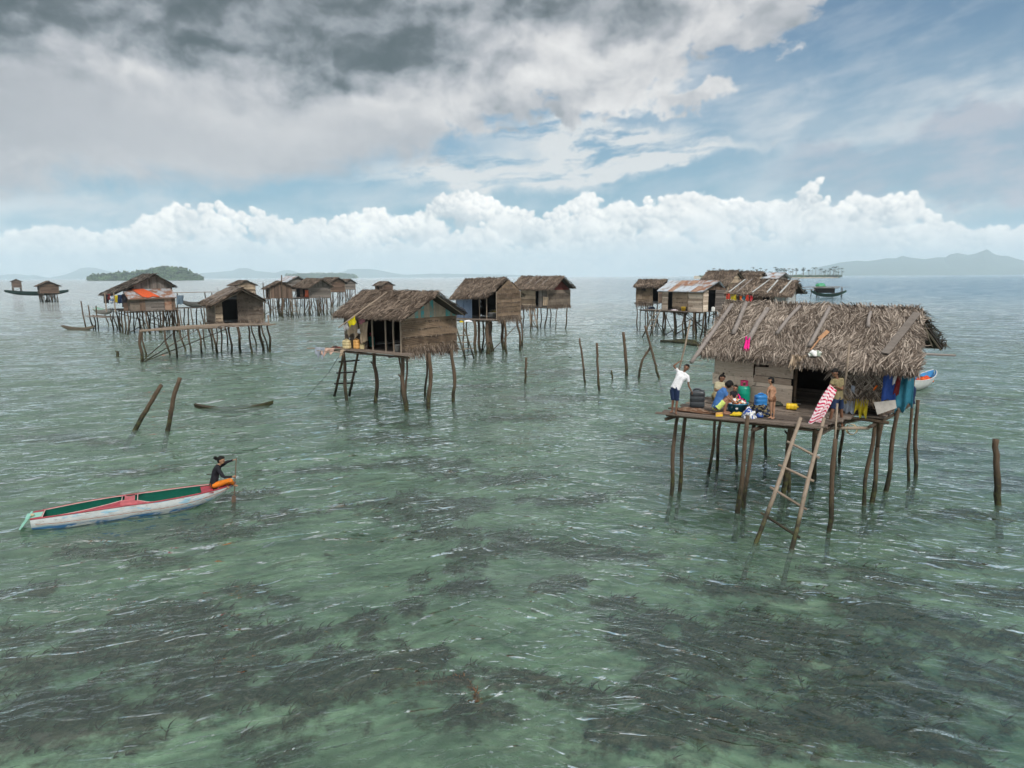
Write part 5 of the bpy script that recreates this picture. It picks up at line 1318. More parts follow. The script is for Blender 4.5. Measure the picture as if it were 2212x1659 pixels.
def h5_things():
    u = 2.2; hv = lambda sx, sy: F5.hit(sx, sy, u=u)
    def wseg(x0, x1, m, ytop=895, lab=None, **k):
        a, b = F5.loc(hv(x0, 925)), F5.loc(hv(x1, 925)); zt = F5.loc(hv((x0 + x1) / 2, ytop))[2]
        return a[1], b[1], zt
    lt = bpy.data.objects.new('lean_to', None); COL.objects.link(lt); lt.parent = H5; lt.location = F5.P(u, 0) - H5.location
    for x0, x1, m, hh, vert in ((391, 420, M_WEAVEG, .28, False), (420, 437, M_PLANKB, .2, True), (437, 494, M_PLANKG, .2, False), (495, 516, M_RUST, .6, True), (516, 527, M_PLANKB, .2, True)):
        a, b, zt = wseg(x0, x1, m); plank_wall(lt, F5.P(u, a), F5.P(u, b), 2.5, zt, m, hh, vertical=vert)
    a, b, zt = wseg(391, 527, None); plank_wall(lt, F5.P(u, a), F5.P(0, a), 2.5, zt, M_WEAVEG, .3); plank_wall(lt, F5.P(u, b), F5.P(0, b), 2.5, zt, M_PLANKB, .3)
    # low roof of rusty sheets with an orange tarpaulin
    p = [F5.P(u + .4, a - .2, zt - .05), F5.P(u + .4, b + .1, zt + .05), F5.P(0, b + .1, zt + 1.05), F5.P(0, a - .2, zt + .95)]
    mb = MB(); n = 9
    slope_slab(mb, p, .03, 1, .05)
    for k in range(n):
        mi = random.choice((1, 2, 2)); s0, s1 = k / n, (k + 1) / n + .01
        mb.grid(lambda x, y: bilerp(p, s0 + (s1 - s0) * x, y) + Vector((0, 0, .03 + .02 * math.cos(x * 14 * math.pi))), 28, 1, mi)
    mb.build('lean_to_roof', [M_ZINC, M_RUST, M_RUST2], lt, smooth=True)
    o = Vector((0, 0, .12)); cloth('tarpaulin', CL('vermilion', (.48, .085, .03)), (bilerp(p, .18, .97) + o, bilerp(p, .42, .97) + o, bilerp(p, .66, .06) + o, bilerp(p, .30, .04) + o), 'orange red tarpaulin spread over the rusty lean-to roof', 'tarpaulin', folds=1, amp=.03, hem=.1)
    # washing under the long eave
    hw = lambda x, y: F5.hit(x, y, v=vL + .3)
    for k, (x, y, w, h_, c, lb) in enumerate(((311, 884, 16, 26, C_DARK, 'black washing at the left end of the big house porch'), (330, 888, 14, 22, C_PRINT, 'blue and white washing on the big house porch'), (343, 886, 10, 22, C_YEL, 'mustard washing on the big house porch'), (352, 884, 14, 26, C_NAVY, 'navy washing on the big house porch'),
                                             (366, 882, 18, 40, C_DARK, 'large black sheet hung on the big house porch'), (322, 882, 9, 18, C_RED, 'dark red washing on the big house porch'))):
        cloth('washing', c, tuple(F5.hit(a_, b_, u=.9) for a_, b_ in ((x, y), (x + w, y), (x + w, y + h_), (x, y + h_))), lb, 'washing', folds=2, amp=.08, nu=8, nv=6, group='washing hung at the big house')
    plank_wall(H5, F5.P(1.0, vL + .1), F5.P(1.0, vM + .2), 2.5, 3.5, M_PLANKB, .22, label='low board rail of the porch')
    cloth('cloth', CL('slate', (.10, .14, .18)), tuple(F5.hit(a_, b_, u=2.5) for a_, b_ in ((529, 886), (551, 886), (550, 912), (530, 914))), 'slate blue sheet hung at the right corner of the big house', folds=2, amp=.06)
    for px_ in (318, 345):
        mb = MB(); A = F5.hit(px_, 920, u=.95); A.z = 2.5; pole(mb, [A, Vector((A.x, A.y, 4.6))], .07, n=6); mb.build('post', M_POLE, H5)
    # platform to the right with a flat shelter, and a grey boat stored on it
    G = at(580 / 3, 922 / 3, 2.6); Fg = Fr(G.x, G.y, -50)
    s = thing('platform', 'open pole platform with flat shelter right of the big house', 'platform', Fg.P(0, 0))
    deck(s, Fg, ((-2.2, -2.2), (1.2, -2.2), (1.2, 2.2), (-2.2, 2.2)), 2.55, M_DECK, rag=.3)
    deck(s, Fg, ((-1.8, -3.2), (1.0, -3.4), (1.0, 2.8), (-1.8, 2.6)), 4.45, M_POLE, rag=.5, name='shelter_roof', bw=.3)
    for u_ in (-1.8, 0, 1.1):
        for v_ in (-2, -.6, .9, 2): stilt(s, Fg.P(u_ + random.uniform(-.2, .2), v_ + random.uniform(-.3, .3)), Fg.P(u_, v_, 4.4 if (u_ != 0 and abs(v_) == 2) else 2.5), .08, .07, 6)
    hull_boat('boat', 'grey boat stored on the platform right of the big house', Fg.P(1.0, -1.6, 2.6), Fg.P(1.0, 1.8, 2.6), 1.0, .6, m_plain('grey_hull', (.13, .13, .125), .8), M_DARK, top=.65, rise=.35, cat='boat')
    # platform to the left with a pale boat
    G = at(300 / 3, 948 / 3, 1.7); Fl = Fr(G.x, G.y, -40); s = thing('platform', 'low pole platform at the left foot of the big house', 'platform', Fl.P(0, 0))
    deck(s, Fl, ((-3.2, -.9), (3.4, -.9), (3.4, .9), (-2.6, .9)), 1.65, M_DECK, across=False, rag=.6, bw=.3)
    for x, y, t in ((257, 985, 3.4), (280, 986, 2.9), (289, 988, 1.8), (295, 989, 2.9), (325, 976, 1.7), (338, 982, 1.7), (352, 985, 1.7), (365, 988, 1.7)):
        f = at(x / 3, y / 3); stilt(s, f, Vector((f.x - random.uniform(0, .4), f.y, t)), .085, .08, 6)
    hull_boat('boat', 'pale boat with green patch lying on the low left platform', at(283 / 3, 940 / 3, 1.75), at(337 / 3, 947 / 3, 1.75), 1.3, .6, m_plain('pale_hull', (.42, .42, .39), .7), PL('mint_inner', (.20, .34, .28)), top=.6, rise=.3, beams=2)
h5_things()
hull_boat('canoe', 'brown dugout canoe floating below the big house', at(186 / 3, 988 / 3), at(286 / 3, 989 / 3), .75, .4, m_plain('dugout_wood', (.16, .13, .095), .8), m_plain('dugout_inner', (.06, .05, .04), .9), top=.22, rise=.32, cat='canoe', beams=2)

# ---- far huts: (label, centre column, distance, yaw, ridge length, width, ridge, eave, floor, front walls, gable kind)
def far_hut(label, sx, dist, yaw, L, W, zr, ze, zf, kind='brown', gk='brown', metal=None, door=(.3, .5), n=900, deckp=None, grid=None, leaf_=.09, r=.10, name='stilt_hut', off=0):
    c = atd(sx / 3, 300, dist); fr = Fr(c.x, c.y, yaw)
    C6 = [fr.P(-L / 2, -W / 2, ze), fr.P(L / 2, -W / 2, ze), fr.P(-L / 2, 0, zr), fr.P(L / 2, 0, zr), fr.P(-L / 2, W / 2, ze), fr.P(L / 2, W / 2, ze)]
    u0, u1, v0, v1 = -L * .42, L * .42, -W * .38, W * .38; w = u1 - u0
    front = [(u0, u0 + w * door[0], kind), (u0 + w * door[0], u0 + w * door[1], 'open'), (u0 + w * door[1], u1, kind)]
    g = grid or ([u0, (u0 + u1) / 2, u1], [v0, 0, v1])
    return box_hut(label, fr, C6, zf, (u0, u1, v0, v1), front, [(v0, v1, gk)], thatch=(n, n // 3, .6, leaf_, M_THATCHB), metal=metal, grid=g, br=3, r=r, deckp=deckp or (((u0 - .6, v0 - 1.2), (u1, v0 - 1.2), (u1, v0), (u0 - .6, v0)), zf - .03), name=name) if False else \
        box_hut(label, fr, C6, zf, (u0, u1, v0, v1), front, [(v0, v1, gk)], thatch=(n, n // 3, .6, leaf_, M_THATCHB), metal=metal, grid=g, br=4, r=r, deckp=[(((u0 - .8, v0 - 1.4), (u1, v0 - 1.4), (u1, v0), (u0 - .8, v0)), zf - .03)] if deckp is None else deckp, name=name)

def fit_hut(label, c, yaw, px, ov, zf, **k):
    fr = Fr(*c, yaw); C6 = corners(fr, ov, px); L = (C6[1] - C6[0]).length; W = ov[2] - ov[0]
    W_ = k.pop('W'); return box_hut(label, fr, C6, zf, W_, **k)

H10 = fit_hut('long dark hut on tall crossed stilts in the left middle group', (-32.82, 114.06), -48, dict(El=(877, 862), Er=(928, 864), Rl=(917, 836), Rr=(967, 838), Br=(1001, 861)), (-2.35, 0, 2.35), 2.95, W=(-2.4, 2.3, -1.9, 1.95),
              front=[(-2.4, -.9, 'open'), (-.9, .3, 'brown'), (.3, .9, 'open'), (.9, 2.3, 'vplank')], right=[(-1.9, 1.95, 'plank')], gable='plank', thatch=(2200, 600, .6, .07, M_THATCHB), grid=((-2.6, -.8, .8, 2.2, 3.0), (-1.9, -.4, .8, 1.9)), br=9, r=.085,
              deckp=[(((-6.5, -3.4), (2.6, -3.4), (2.6, -1.9), (-6.5, -1.9)), 2.92)])
ladder('ladder', 'tall ladder leaning on the left middle group of huts', at(881 / 3, 953 / 3, 0), Vector((*at(872 / 3, 900 / 3, 2.8).xy, 2.8)), at(896 / 3, 953 / 3, 0), Vector((*at(884 / 3, 900 / 3, 2.8).xy, 2.8)), [.15, .35, .55, .75], r=.07, over=.1)
for sx, lab, c, z0, h_, gy in ((919, 'orange door cloth hung on the long dark hut', (.40, .10, .05), 892, 22, 0),):
    cloth('cloth', CL('brick', c), tuple(Fr(-32.82, 114.06, -48).hit(x, y, v=-2.1) for x, y in ((914, 870), (925, 870), (925, 892), (914, 892))), lab, folds=1, amp=.08, nu=6, nv=6)
heap('laundry', 'red and white washing piled on the jetty of the left middle group', at(868 / 3, 889 / 3, 2.95), .5, .3, .7, [C_REDB, C_WHITE, C_RED])
H8 = far_hut('small brown board hut with open door left of the long dark hut', 838, 110, -58, 3.6, 4.4, 5.55, 4.45, 3.0, kind='brown', gk='vbrown', n=1300, grid=((-1.6, 0, 1.6, 2.6), (-3.2, -1.4, 0, 1.4)), leaf_=.08)
H9 = far_hut('grey hut with a metal roof behind the small brown hut', 878, 150, -48, 6.5, 5.2, 6.5, 5.3, 3.3, kind='plank', gk='plank', metal=[M_ZINC, M_ZINC, M_RUST2])
H11 = far_hut('hut half hidden behind the long dark hut', 997, 150, -46, 6.0, 4.6, 6.15, 4.9, 3.1, n=1000)
H12 = far_hut('small far hut at the right end of the left middle group', 1040, 187, -48, 5.4, 4.0, 5.7, 4.55, 3.0, kind='brown', gk='plank', n=900, grid=((-2.2, -.7, .7, 2.2), (-1.4, 0, 1.4)))
H13 = far_hut('tiny brown hut with two dark openings showing above the centre hut roof', 1153, 159, -42, 3.5, 3.7, 5.15, 4.3, 2.95, kind='brown', gk='brown', n=800)
H7 = far_hut('small palm hut showing above the ridge of the jetty hut', 731, 150, -45, 4.6, 5.0, 5.6, 4.55, 2.9, kind='leaf', gk='leaf', n=900)
for sx, y0, lab in ((700, 850, 'tallest of the thin posts beside the small palm hut'), (656, 862, 'thin post left of the small palm hut')):
    f = atd(sx / 3, 300, 145); f.z = 0; tz_ = atd(sx / 3, y0 / 3, 145).z; stilt(None, f, Vector((f.x, f.y, tz_)), .07, .05, 6, name='post'); tag(COL.objects[-1], lab, 'post')
f = at(848 / 3, 953 / 3); stilt(None, f, Vector((f.x + .2, f.y, atd(849 / 3, 825 / 3, f.y).z)), .10, .04, 6, name='post'); tag(COL.objects[-1], 'tall pale post in front of the small brown hut', 'post')
f = at(795 / 3, 945 / 3); stilt(None, f, Vector((f.x, f.y, atd(795 / 3, 848 / 3, f.y).z)), .09, .04, 6, name='post'); tag(COL.objects[-1], 'dark post at the left end of the middle group jetty', 'post')

# right group
H15 = fit_hut('board house with rust streaked metal roof behind the near hut', (19.05, 72.27), -59, dict(El=(1971, 873), Er=(2106, 876), Rl=(2012, 842), Rr=(2158, 842), Br=(2183, 872)), (-2.1, 0, 2.1), 2.62, W=(-2.9, 2.95, -1.6, 1.6),
              front=[(-2.9, -2.0, 'pale'), (-2.0, -1.3, 'open'), (-1.3, .9, 'leaf'), (.9, 2.95, 'pale')], right=[(-1.6, -.9, 'pale'), (-.9, .1, 'open'), (.1, 1.6, 'plank')], gable='brown', metal=[M_ZINC, M_RUST, M_RUST2, M_ZINC, M_RUST2], grid=((-2.9, -1.2, .2, 1.6, 2.9), (-2.8, -1.3, .3, 1.7)), br=8, r=.085, name='stilt_house',
              deckp=[(((-4.6, -3.3), (2.0, -3.1), (3.0, -1.7), (-4.2, -1.7)), 2.6)], roof_label='roof of zinc and rust streaked corrugated sheets')
H14 = fit_hut('small thatched hut with one square window left of the metal roofed house', (16.4, 80.73), -34, dict(El=(1903, 861), Er=(1972, 862), Rl=(1917, 840), Rr=(2000, 840)), (-1.95, 0, 1.95), 3.15, W=(-1.25, 1.5, -1.5, 1.5),
              front=[(-1.25, -.5, 'leaf'), (-.5, .8, 'leaf'), (.8, 1.4, 'open')], right=[(-1.5, 1.5, 'brown')], thatch=(1500, 400, .55, .07, M_THATCHB), grid=((-1.2, .2, 1.4), (-1.5, 0, 1.4)), br=4, r=.07)
mb = MB(); fr = Fr(16.4, 80.73, -34); a, b = fr.hit(1925, 863, v=-1.72), fr.hit(1937, 872, v=-1.72); _prism(mb, [a, Vector((b.x, b.y, a.z)), b, Vector((a.x, a.y, b.z))], -fr.v * .02); mb.build('window', M_DARK, H14)
ladder('ladder', 'pole ladder at the left end of the metal roofed house', at(1927 / 3, 1012 / 3, 0), Vector((*at(1968 / 3, 930 / 3, 2.9).xy, 2.9)), at(1950 / 3, 1010 / 3, 0), Vector((*at(1982 / 3, 926 / 3, 2.9).xy, 2.9)), [.2, .42, .64, .82], r=.06, over=.2)
H16 = fit_hut('long thatched house with turquoise striped gable behind the near hut', (24.3, 66.0), -36, dict(El=(2174, 884), Er=(2375, 889), Rl=(2228, 840), Rr=(2392, 844), Br=(2418, 880)), (-2.4, 0, 2.4), 2.6, W=(-2.3, 2.35, -1.75, 1.8),
              front=[(-2.3, .35, 'brown'), (.35, 1.0, 'open'), (1.0, 1.35, 'weaveg'), (1.35, 2.35, 'grey')], right=[(-1.75, 1.8, 'grey')], gable='paint', thatch=(3000, 800, .6, .065, M_THATCHB), grid=((-2.2, 0, 2.2), (-1.7, 1.7)), br=1, name='stilt_house')
F16 = Fr(24.3, 66.0, -36); C616 = corners(F16, (-2.4, 0, 2.4), dict(El=(2174, 884), Er=(2375, 889), Rl=(2228, 840), Rr=(2392, 844), Br=(2418, 880))); q = [C616[0], C616[1], C616[3], C616[2]]
for s0, s1, m in ((.02, .02, M_SKY), (.14, .14, M_POLEG), (.38, .46, M_SKY), (.60, .62, M_SKY), (.80, .86, M_SKY)):
    mb = MB(); a, b = bilerp(q, s1 + .04, .98) + Vector((0, 0, .13)), bilerp(q, s0 + .02, .1) + Vector((0, 0, .13)); mb.slab(a, b, .16, .04); mb.build('roof_board', m, H16)
for k, (x, y, w, h_, c, lb) in enumerate(((2178, 881, 12, 17, C_REDB, 'brick red shirt at the left end of the washing line'), (2192, 883, 17, 20, C_YEL, 'mustard shirt on the washing line'), (2227, 887, 8, 18, C_TEAL, 'teal shirt between orange and red washing'), (2219, 887, 7, 15, C_ORANGE, 'small orange cloth on the washing line'), (2237, 885, 9, 20, C_REDB, 'first red shirt from the left of the red pair'), (2248, 885, 11, 23, CL('crimson', (.45, .03, .04)), 'crimson shirt at the right end of the washing line'))):
    cloth('washing', c, tuple(F16.hit(a_, b_, v=-2.5) for a_, b_ in ((x, y), (x + w, y), (x + w - 1, y + h_), (x + 1, y + h_))), lb, 'washing', folds=1.5, amp=.06, nu=8, nv=6, group='washing on the line behind the near hut')
mb = MB(); mb.tube([F16.hit(2100, 875, v=-2.5), F16.hit(2180, 882, v=-2.5), F16.hit(2275, 886, v=-2.5)], .02, 5); mb.build('washing_line', C_DARK, None, label='washing line strung between the two houses behind the near hut', cat='line')
H17 = far_hut('shaggy hut with collapsed thatch behind the metal roofed house', 2165, 92, -50, 4.6, 5.0, 6.75, 4.9, 2.9, kind='leaf', gk='leaf', n=2600, leaf_=.07)
H18 = far_hut('second shaggy thatched hut to the right of the collapsed one', 2240, 95, -50, 4.6, 5.0, 6.65, 5.0, 2.9, kind='leaf', gk='leaf', n=2400, leaf_=.07)
H19 = far_hut('broken metal roofed hut with bare rafters at the back of the right group', 2300, 95, -45, 4.8, 4.4, 6.55, 5.8, 2.9, kind='plank', gk='plank', metal=[M_ZINC, M_RUST2, M_ZINC])
bucket('bucket', 'yellow bucket on the deck of the metal roofed house', at(2050 / 3, 932 / 3, 2.66), .20, .26, .38, M_YELPL, handle=False)
heap('laundry', 'dark bundle on the left deck of the metal roofed house', at(1955 / 3, 927 / 3, 2.62), .4, .25, .25, [C_DARK, C_NAVY]); heap('laundry', 'white and red bundle in front of the metal roofed house', at(2022 / 3, 932 / 3, 2.62), .35, .2, .15, [C_WHITE, C_RED])
f = at(2058 / 3, 1062 / 3); 
jb = jerrycan('jerrycan', 'white jerrycan hung by the door of the metal roofed house', atd(2139 / 3, 934 / 3, 69.5), (.36, .3, .42), M_WHITEPL, yaw=-20)
# floating logs
for a, b, lab in (((1982, 1023), (2096, 1030), 'longer floating log below the metal roofed house'), ((2024, 1021), (2090, 1024), 'shorter floating log lying behind the longer one'), ((2060, 1032), (2100, 1037), 'pale short log nearest the near hut eave')):
    mb = MB(); A, B = at(a[0] / 3, a[1] / 3, .05), at(b[0] / 3, b[1] / 3, .05); mb.tube([A, A.lerp(B, .5) + Vector((0, .1, .03)), B], [.13, .15, .13], 9, wob=.08); mb.build('log', M_POLE, None, smooth=True, label=lab, cat='log')

# far left pair and their boat
HB = far_hut('low thatched hut on stilts beside a long dark boat far left', 148, 182, -50, 6.2, 5.4, 5.5, 4.2, 2.5, kind='brown', gk='brown', n=900, grid=((-8, -6.4, -4.4, -2.8, -1, 1, 2.8), (-1.4, .2, 1.6)), leaf_=.12, r=.12, deckp=[(((-9, -1.6), (2.8, -1.6), (2.8, 1.6), (-9, 1.6)), 2.45)])
HA = far_hut('tiny gabled hut on stilts at the far left horizon', 55, 345, -50, 4.2, 5.0, 5.9, 4.7, 1.9, kind='brown', gk='brown', n=300, leaf_=.3, r=.16, grid=((-4.5, -1.8, 0, 1.8, 4.5), (-1.6, 1.6)), deckp=[])
A, B = atd(18 / 3, 300, 190), atd(208 / 3, 300, 190); A.z = B.z = 1.7
hull_boat('boat', 'long dark green boat with a raised bow at the far left', A, B, 1.8, 1.1, m_plain('bottle_green_hull', (.015, .04, .035), .6), M_DARK, top=1.0, rise=.5)

# ================================================================== loose poles in the water
def lone(sx, sy, tx, ty, r, label, crook=.05, mid=None, group='bare poles standing in the water', m=None):
    f = at(sx / 3, sy / 3); t = atd(tx / 3, ty / 3, f.y + .02)
    d = (t - f).normalized(); lo = f - d * 1.05
    if mid: k = atd(mid[0] / 3, mid[1] / 3, f.y + .01); ctrl = [lo, f, k, t]
    else: ctrl = [lo, f, f.lerp(t, .5), t]
    pts = []
    for i in range(3):
        for j in range(4): pts.append(ctrl[i].lerp(ctrl[i + 1], j / 4))
    pts.append(ctrl[-1]); n = len(pts)
    sm = [pts[0]] + [(pts[i - 1] + pts[i] * 2 + pts[i + 1]) / 4 for i in range(1, n - 1)] + [pts[-1]]
    sm = [p + Vector((random.gauss(0, crook * .25), random.gauss(0, crook * .2), 0)) for p in sm]
    mb = MB(); mb.tube(sm, [r * (1.1 - .25 * i / n) * random.uniform(.92, 1.08) for i in range(n)], 10, wob=.07)
    k = random.randint(6, n - 3); dr = Vector((random.uniform(-1, 1), random.uniform(-.3, .3), .6)).normalized(); mb.tube([sm[k], sm[k] + dr * r * 2.2], [r * .55, r * .35], 6)
    return mb.build('pole', m or M_STILT, None, smooth=True, label=label, cat='pole', group=group)
lone(407, 1287, 482, 1155, .095, 'left of the two stout poles above the canoe, leaning far over to the right', mid=(449, 1213))
lone(503, 1292, 539, 1133, .095, 'right and more upright of the two stout poles above the canoe', mid=(520, 1195))
lone(1755, 1147, 1738, 1015, .06, 'slim curved pole, first from the left in the row before the near hut', mid=(1747, 1075))
lone(1797, 1171, 1791, 1029, .07, 'second pole in the row, straight and the one standing nearest the viewer', mid=(1793, 1100))
lone(1837, 1134, 1835, 1111, .06, 'short stub in the middle of the row of poles')
lone(1880, 1126, 1871, 996, .10, 'thick pole with a split pale top right of the short stub', mid=(1876, 1060), m=None)
lone(1917, 1131, 1952, 1040, .075, 'bent pole crossing behind the tall leaning one', mid=(1925, 1082))
lone(1976, 1132, 1935, 977, .075, 'tall pole leaning left, last in the row before the near hut', mid=(1957, 1060))
lone(2995, 1510, 2986, 1318, .085, 'lone thick post at the far right edge of the water', mid=(2989, 1410))
lone(1576, 1148, 1578, 1073, .07, 'single straight post between the centre hut and the row of poles')
lone(353, 1069, 353, 1055, .11, 'tiny dark stump poking out of the water left of the jetty')
hull_boat('sunken_canoe', 'old dark dugout canoe lying half sunk with both ends above water', at(584 / 3, 1222 / 3), at(820 / 3, 1212 / 3), .50, .30, M_STILT, m_plain('dugout_dark', (.05, .04, .03), .9), top=-.10, rise=.27, cat='canoe', beams=0)

# ================================================================== people
def skin_mat(n, c): return m_plain('skin_' + n, c, .55, .06, 10, .35, .05)
SK1, SK2, SK3 = skin_mat('brown', (.16, .078, .045)), skin_mat('tan', (.25, .125, .075)), skin_mat('light', (.30, .165, .10))
HAIR = m_plain('black_hair', (.006, .005, .0045), .7, .2, 30, .2, .6)
EYE = m_plain('eye', (.015, .01, .01), .3)

def ellipsoid(mb, c, ax, n=14, m=9):
    """closed ellipsoid with half axes ax = three vectors"""
    c = Vector(c); i0 = len(mb.v)
    for i in range(m + 1):
        th = math.pi * i / m
        for j in range(n):
            ph = 2 * math.pi * j / n
            mb.v.append(tuple(c + ax[0] * (math.sin(th) * math.cos(ph)) + ax[1] * (math.sin(th) * math.sin(ph)) + ax[2] * math.cos(th)))
    for i in range(m):
        for j in range(n):
            k = (j + 1) % n; mb.f.append((i0 + i * n + j, i0 + (i + 1) * n + j, i0 + (i + 1) * n + k, i0 + i * n + k)); mb.mi.append(0)

def hand(mb, w, d, palm_n, s, curl=.5, thumb=1):
    """palm and five separate bent fingers; w wrist, d direction, palm_n the way the palm faces"""
    d = d.normalized(); n = (palm_n - d * palm_n.dot(d)).normalized(); side = d.cross(n)
    pc = w + d * .045 * s; ellipsoid(mb, pc, (d * .050 * s, side * .038 * s, n * .016 * s), 10, 7)
    for k, (off, ln) in enumerate(((-.028, .062), (-.010, .072), (.009, .068), (.027, .054))):
        p = w + d * .078 * s + side * off * s; a1 = curl * (.9 + .1 * k)
        d1 = (d * math.cos(a1) + n * math.sin(a1)); d2 = (d * math.cos(a1 * 2.2) + n * math.sin(a1 * 2.2)); l = ln * s
        mb.tube([p - d * .015 * s, p + d1 * l * .5, p + d1 * l * .5 + d2 * l * .5], [.0095 * s, .0088 * s, .0068 * s], 6)
    p = w + d * .03 * s + side * thumb * .030 * s; d1 = (d * .6 + side * thumb * .75 + n * .35).normalized()
    mb.tube([p, p + d1 * .03 * s, p + (d1 + d * .5).normalized() * .062 * s], [.012 * s, .0105 * s, .008 * s], 6)

def remesh(o, vox, smooth=6):
    m = o.modifiers.new('skin', 'REMESH'); m.mode = 'VOXEL'; m.voxel_size = vox; m.use_smooth_shade = True
    q = o.modifiers.new('relax', 'SMOOTH'); q.iterations = smooth; q.factor = .5
    return o

def person(label, J, s, face, skin, shirt=None, sleeve=.6, shorts=None, leg=.75, hair='short', fat=1.0, up=None, group=None, curl=.6, shirt_low=0.0, vox=.011, long_sleeve=False):
    """J holds the joints in world space: pel chest neck head, (sh el ha hip kn an toe) + L/R"""
    J = {k: Vector(v) for k, v in J.items()}; f = Vector(face).normalized(); o = thing('person', label, 'person', (J['pel'].x, J['pel'].y, min(J['anL'].z, J['anR'].z)), group)
    upv = (J['head'] - J['neck']).normalized() if up is None else Vector(up).normalized()
    sd = f.cross(upv).normalized(); f = upv.cross(sd).normalized() * (1 if upv.cross(sd).dot(f) > 0 else -1)
    b = MB(); F = fat * s
    b.tube([J['pel'] - (J['chest'] - J['pel']).normalized() * .03 * s, J['pel'].lerp(J['chest'], .5), J['chest'], J['neck']], [.10 * F, .088 * F, .098 * F, .05 * s], 12)
    for S in 'LR':
        b.tube([J['hip' + S], J['pel'].lerp(J['chest'], .45).lerp(J['sh' + S], .35), J['sh' + S].lerp(J['chest'], .25)], [.092 * F, .075 * F, .068 * F], 10)
        b.tube([J['pel'], J['hip' + S]], [.09 * F, .088 * F], 10); b.tube([J['neck'].lerp(J['chest'], .25), J['sh' + S]], [.052 * F, .048 * F], 10)
        b.tube([J['sh' + S], J['sh' + S].lerp(J['el' + S], .4), J['el' + S]], [.050 * F, .043 * F, .035 * F], 10)
        w = J['ha' + S]; e = J['el' + S]; b.tube([e, e.lerp(w, .3), w], [.036 * F, .037 * F, .024 * F], 10)
        dd = (w - e).normalized(); hand(b, w, dd, J.get('pn' + S, Vector((0, 0, -1)) + f * .2), s, curl, 1 if S == 'L' else -1)
        h_, k_, a_ = J['hip' + S], J['kn' + S], J['an' + S]
        b.tube([h_, h_.lerp(k_, .45), k_], [.086 * F, .072 * F, .052 * F], 12); b.tube([k_, k_.lerp(a_, .35), k_.lerp(a_, .75), a_], [.050 * F, .050 * F, .032 * F, .028 * F], 10)
        t = J['toe' + S]; fd = (t - a_); fd.z = 0; fd.normalize(); sole = Vector((0, 0, -.035 * s))
        b.tube([a_ + sole * .6 - fd * .035 * s, a_ + sole + fd * .06 * s, a_ + sole + fd * .14 * s], [.034 * s, .034 * s, .026 * s], 8)
        for q in range(5): pp = a_ + sole * 1.1 + fd * .145 * s + fd.cross(Vector((0, 0, 1))) * (.011 * (q - 2)) * s; b.tube([pp - fd * .01, pp + fd * (.03 - .004 * abs(q - 1)) * s], [.010 * s, .007 * s], 6)
    b.tube([J['neck'] - upv * .03 * s, J['head'] - upv * .05 * s], [.046 * s, .042 * s], 10)
    r = s * (1 + max(0, 1 - s) * .55); hd = J['head'] + upv * .02 * s
    ellipsoid(b, hd + upv * .02 * r, (sd * .076 * r, f * .092 * r, upv * .095 * r)); ellipsoid(b, hd - upv * .045 * r + f * .022 * r, (sd * .056 * r, f * .062 * r, upv * .062 * r), 12, 8)
    b.tube([hd + f * .085 * r + upv * .012 * r, hd + f * .108 * r - upv * .022 * r], [.010 * r, .015 * r], 8)
    ellipsoid(b, hd + f * .083 * r - upv * .055 * r, (sd * .022 * r, f * .010 * r, upv * .008 * r), 8, 6)
    for q in (-1, 1): ellipsoid(b, hd + sd * q * .078 * r - f * .004 * r, (sd * .012 * r, f * .018 * r, upv * .030 * r), 8, 6); ellipsoid(b, hd + sd * q * .03 * r + f * .078 * r + upv * .028 * r, (sd * .026 * r, f * .012 * r, upv * .010 * r), 8, 6)
    body = remesh(b.build('body', skin, o, smooth=True), vox * s)
    e = MB()
    for q in (-1, 1): ellipsoid(e, hd + sd * q * .032 * r + f * .084 * r + upv * .008 * r, (sd * .014 * r, f * .008 * r, upv * .008 * r), 8, 6)
    e.build('eyes', EYE, o, smooth=True)
    h = MB()
    ellipsoid(h, hd + upv * .042 * r - f * .022 * r, (sd * .086 * r, f * .090 * r, upv * .086 * r)); ellipsoid(h, hd + upv * .078 * r + f * .03 * r, (sd * .066 * r, f * .060 * r, upv * .045 * r))
    if hair == 'long': h.tube([hd - f * .05 * r, hd - f * .09 * r - upv * .10 * r, hd - f * .09 * r - upv * .20 * r], [.06 * r, .05 * r, .03 * r], 10)
    ellipsoid(h, hd - f * .05 * r + upv * .0 * r, (sd * .078 * r, f * .062 * r, upv * .088 * r))
    if hair == 'bun': [ellipsoid(h, hd - f * .135 * r + upv * (.045 + .02 * a_) * r + sd * c_ * .02 * r - f * b_ * .03 * r, (sd * .036 * r, f * .040 * r, upv * .040 * r), 8, 6) for a_, b_, c_ in ((0, 0, 0), (1.6, .6, 1), (-1.4, .5, -1), (.4, 1.4, .4))]
    if hair == 'topknot': ellipsoid(h, hd + upv * .155 * r - f * .03 * r, (sd * .040 * r, f * .040 * r, upv * .036 * r), 10, 7)
    if hair == 'bob': [ellipsoid(h, hd + sd * q * .06 * r - f * .02 * r - upv * .015 * r, (sd * .035 * r, f * .07 * r, upv * .07 * r), 10, 7) for q in (-1, 1)]
    remesh(h.build('hair', HAIR, o, smooth=True), vox * 1.1 * s, 2)
    g = .017
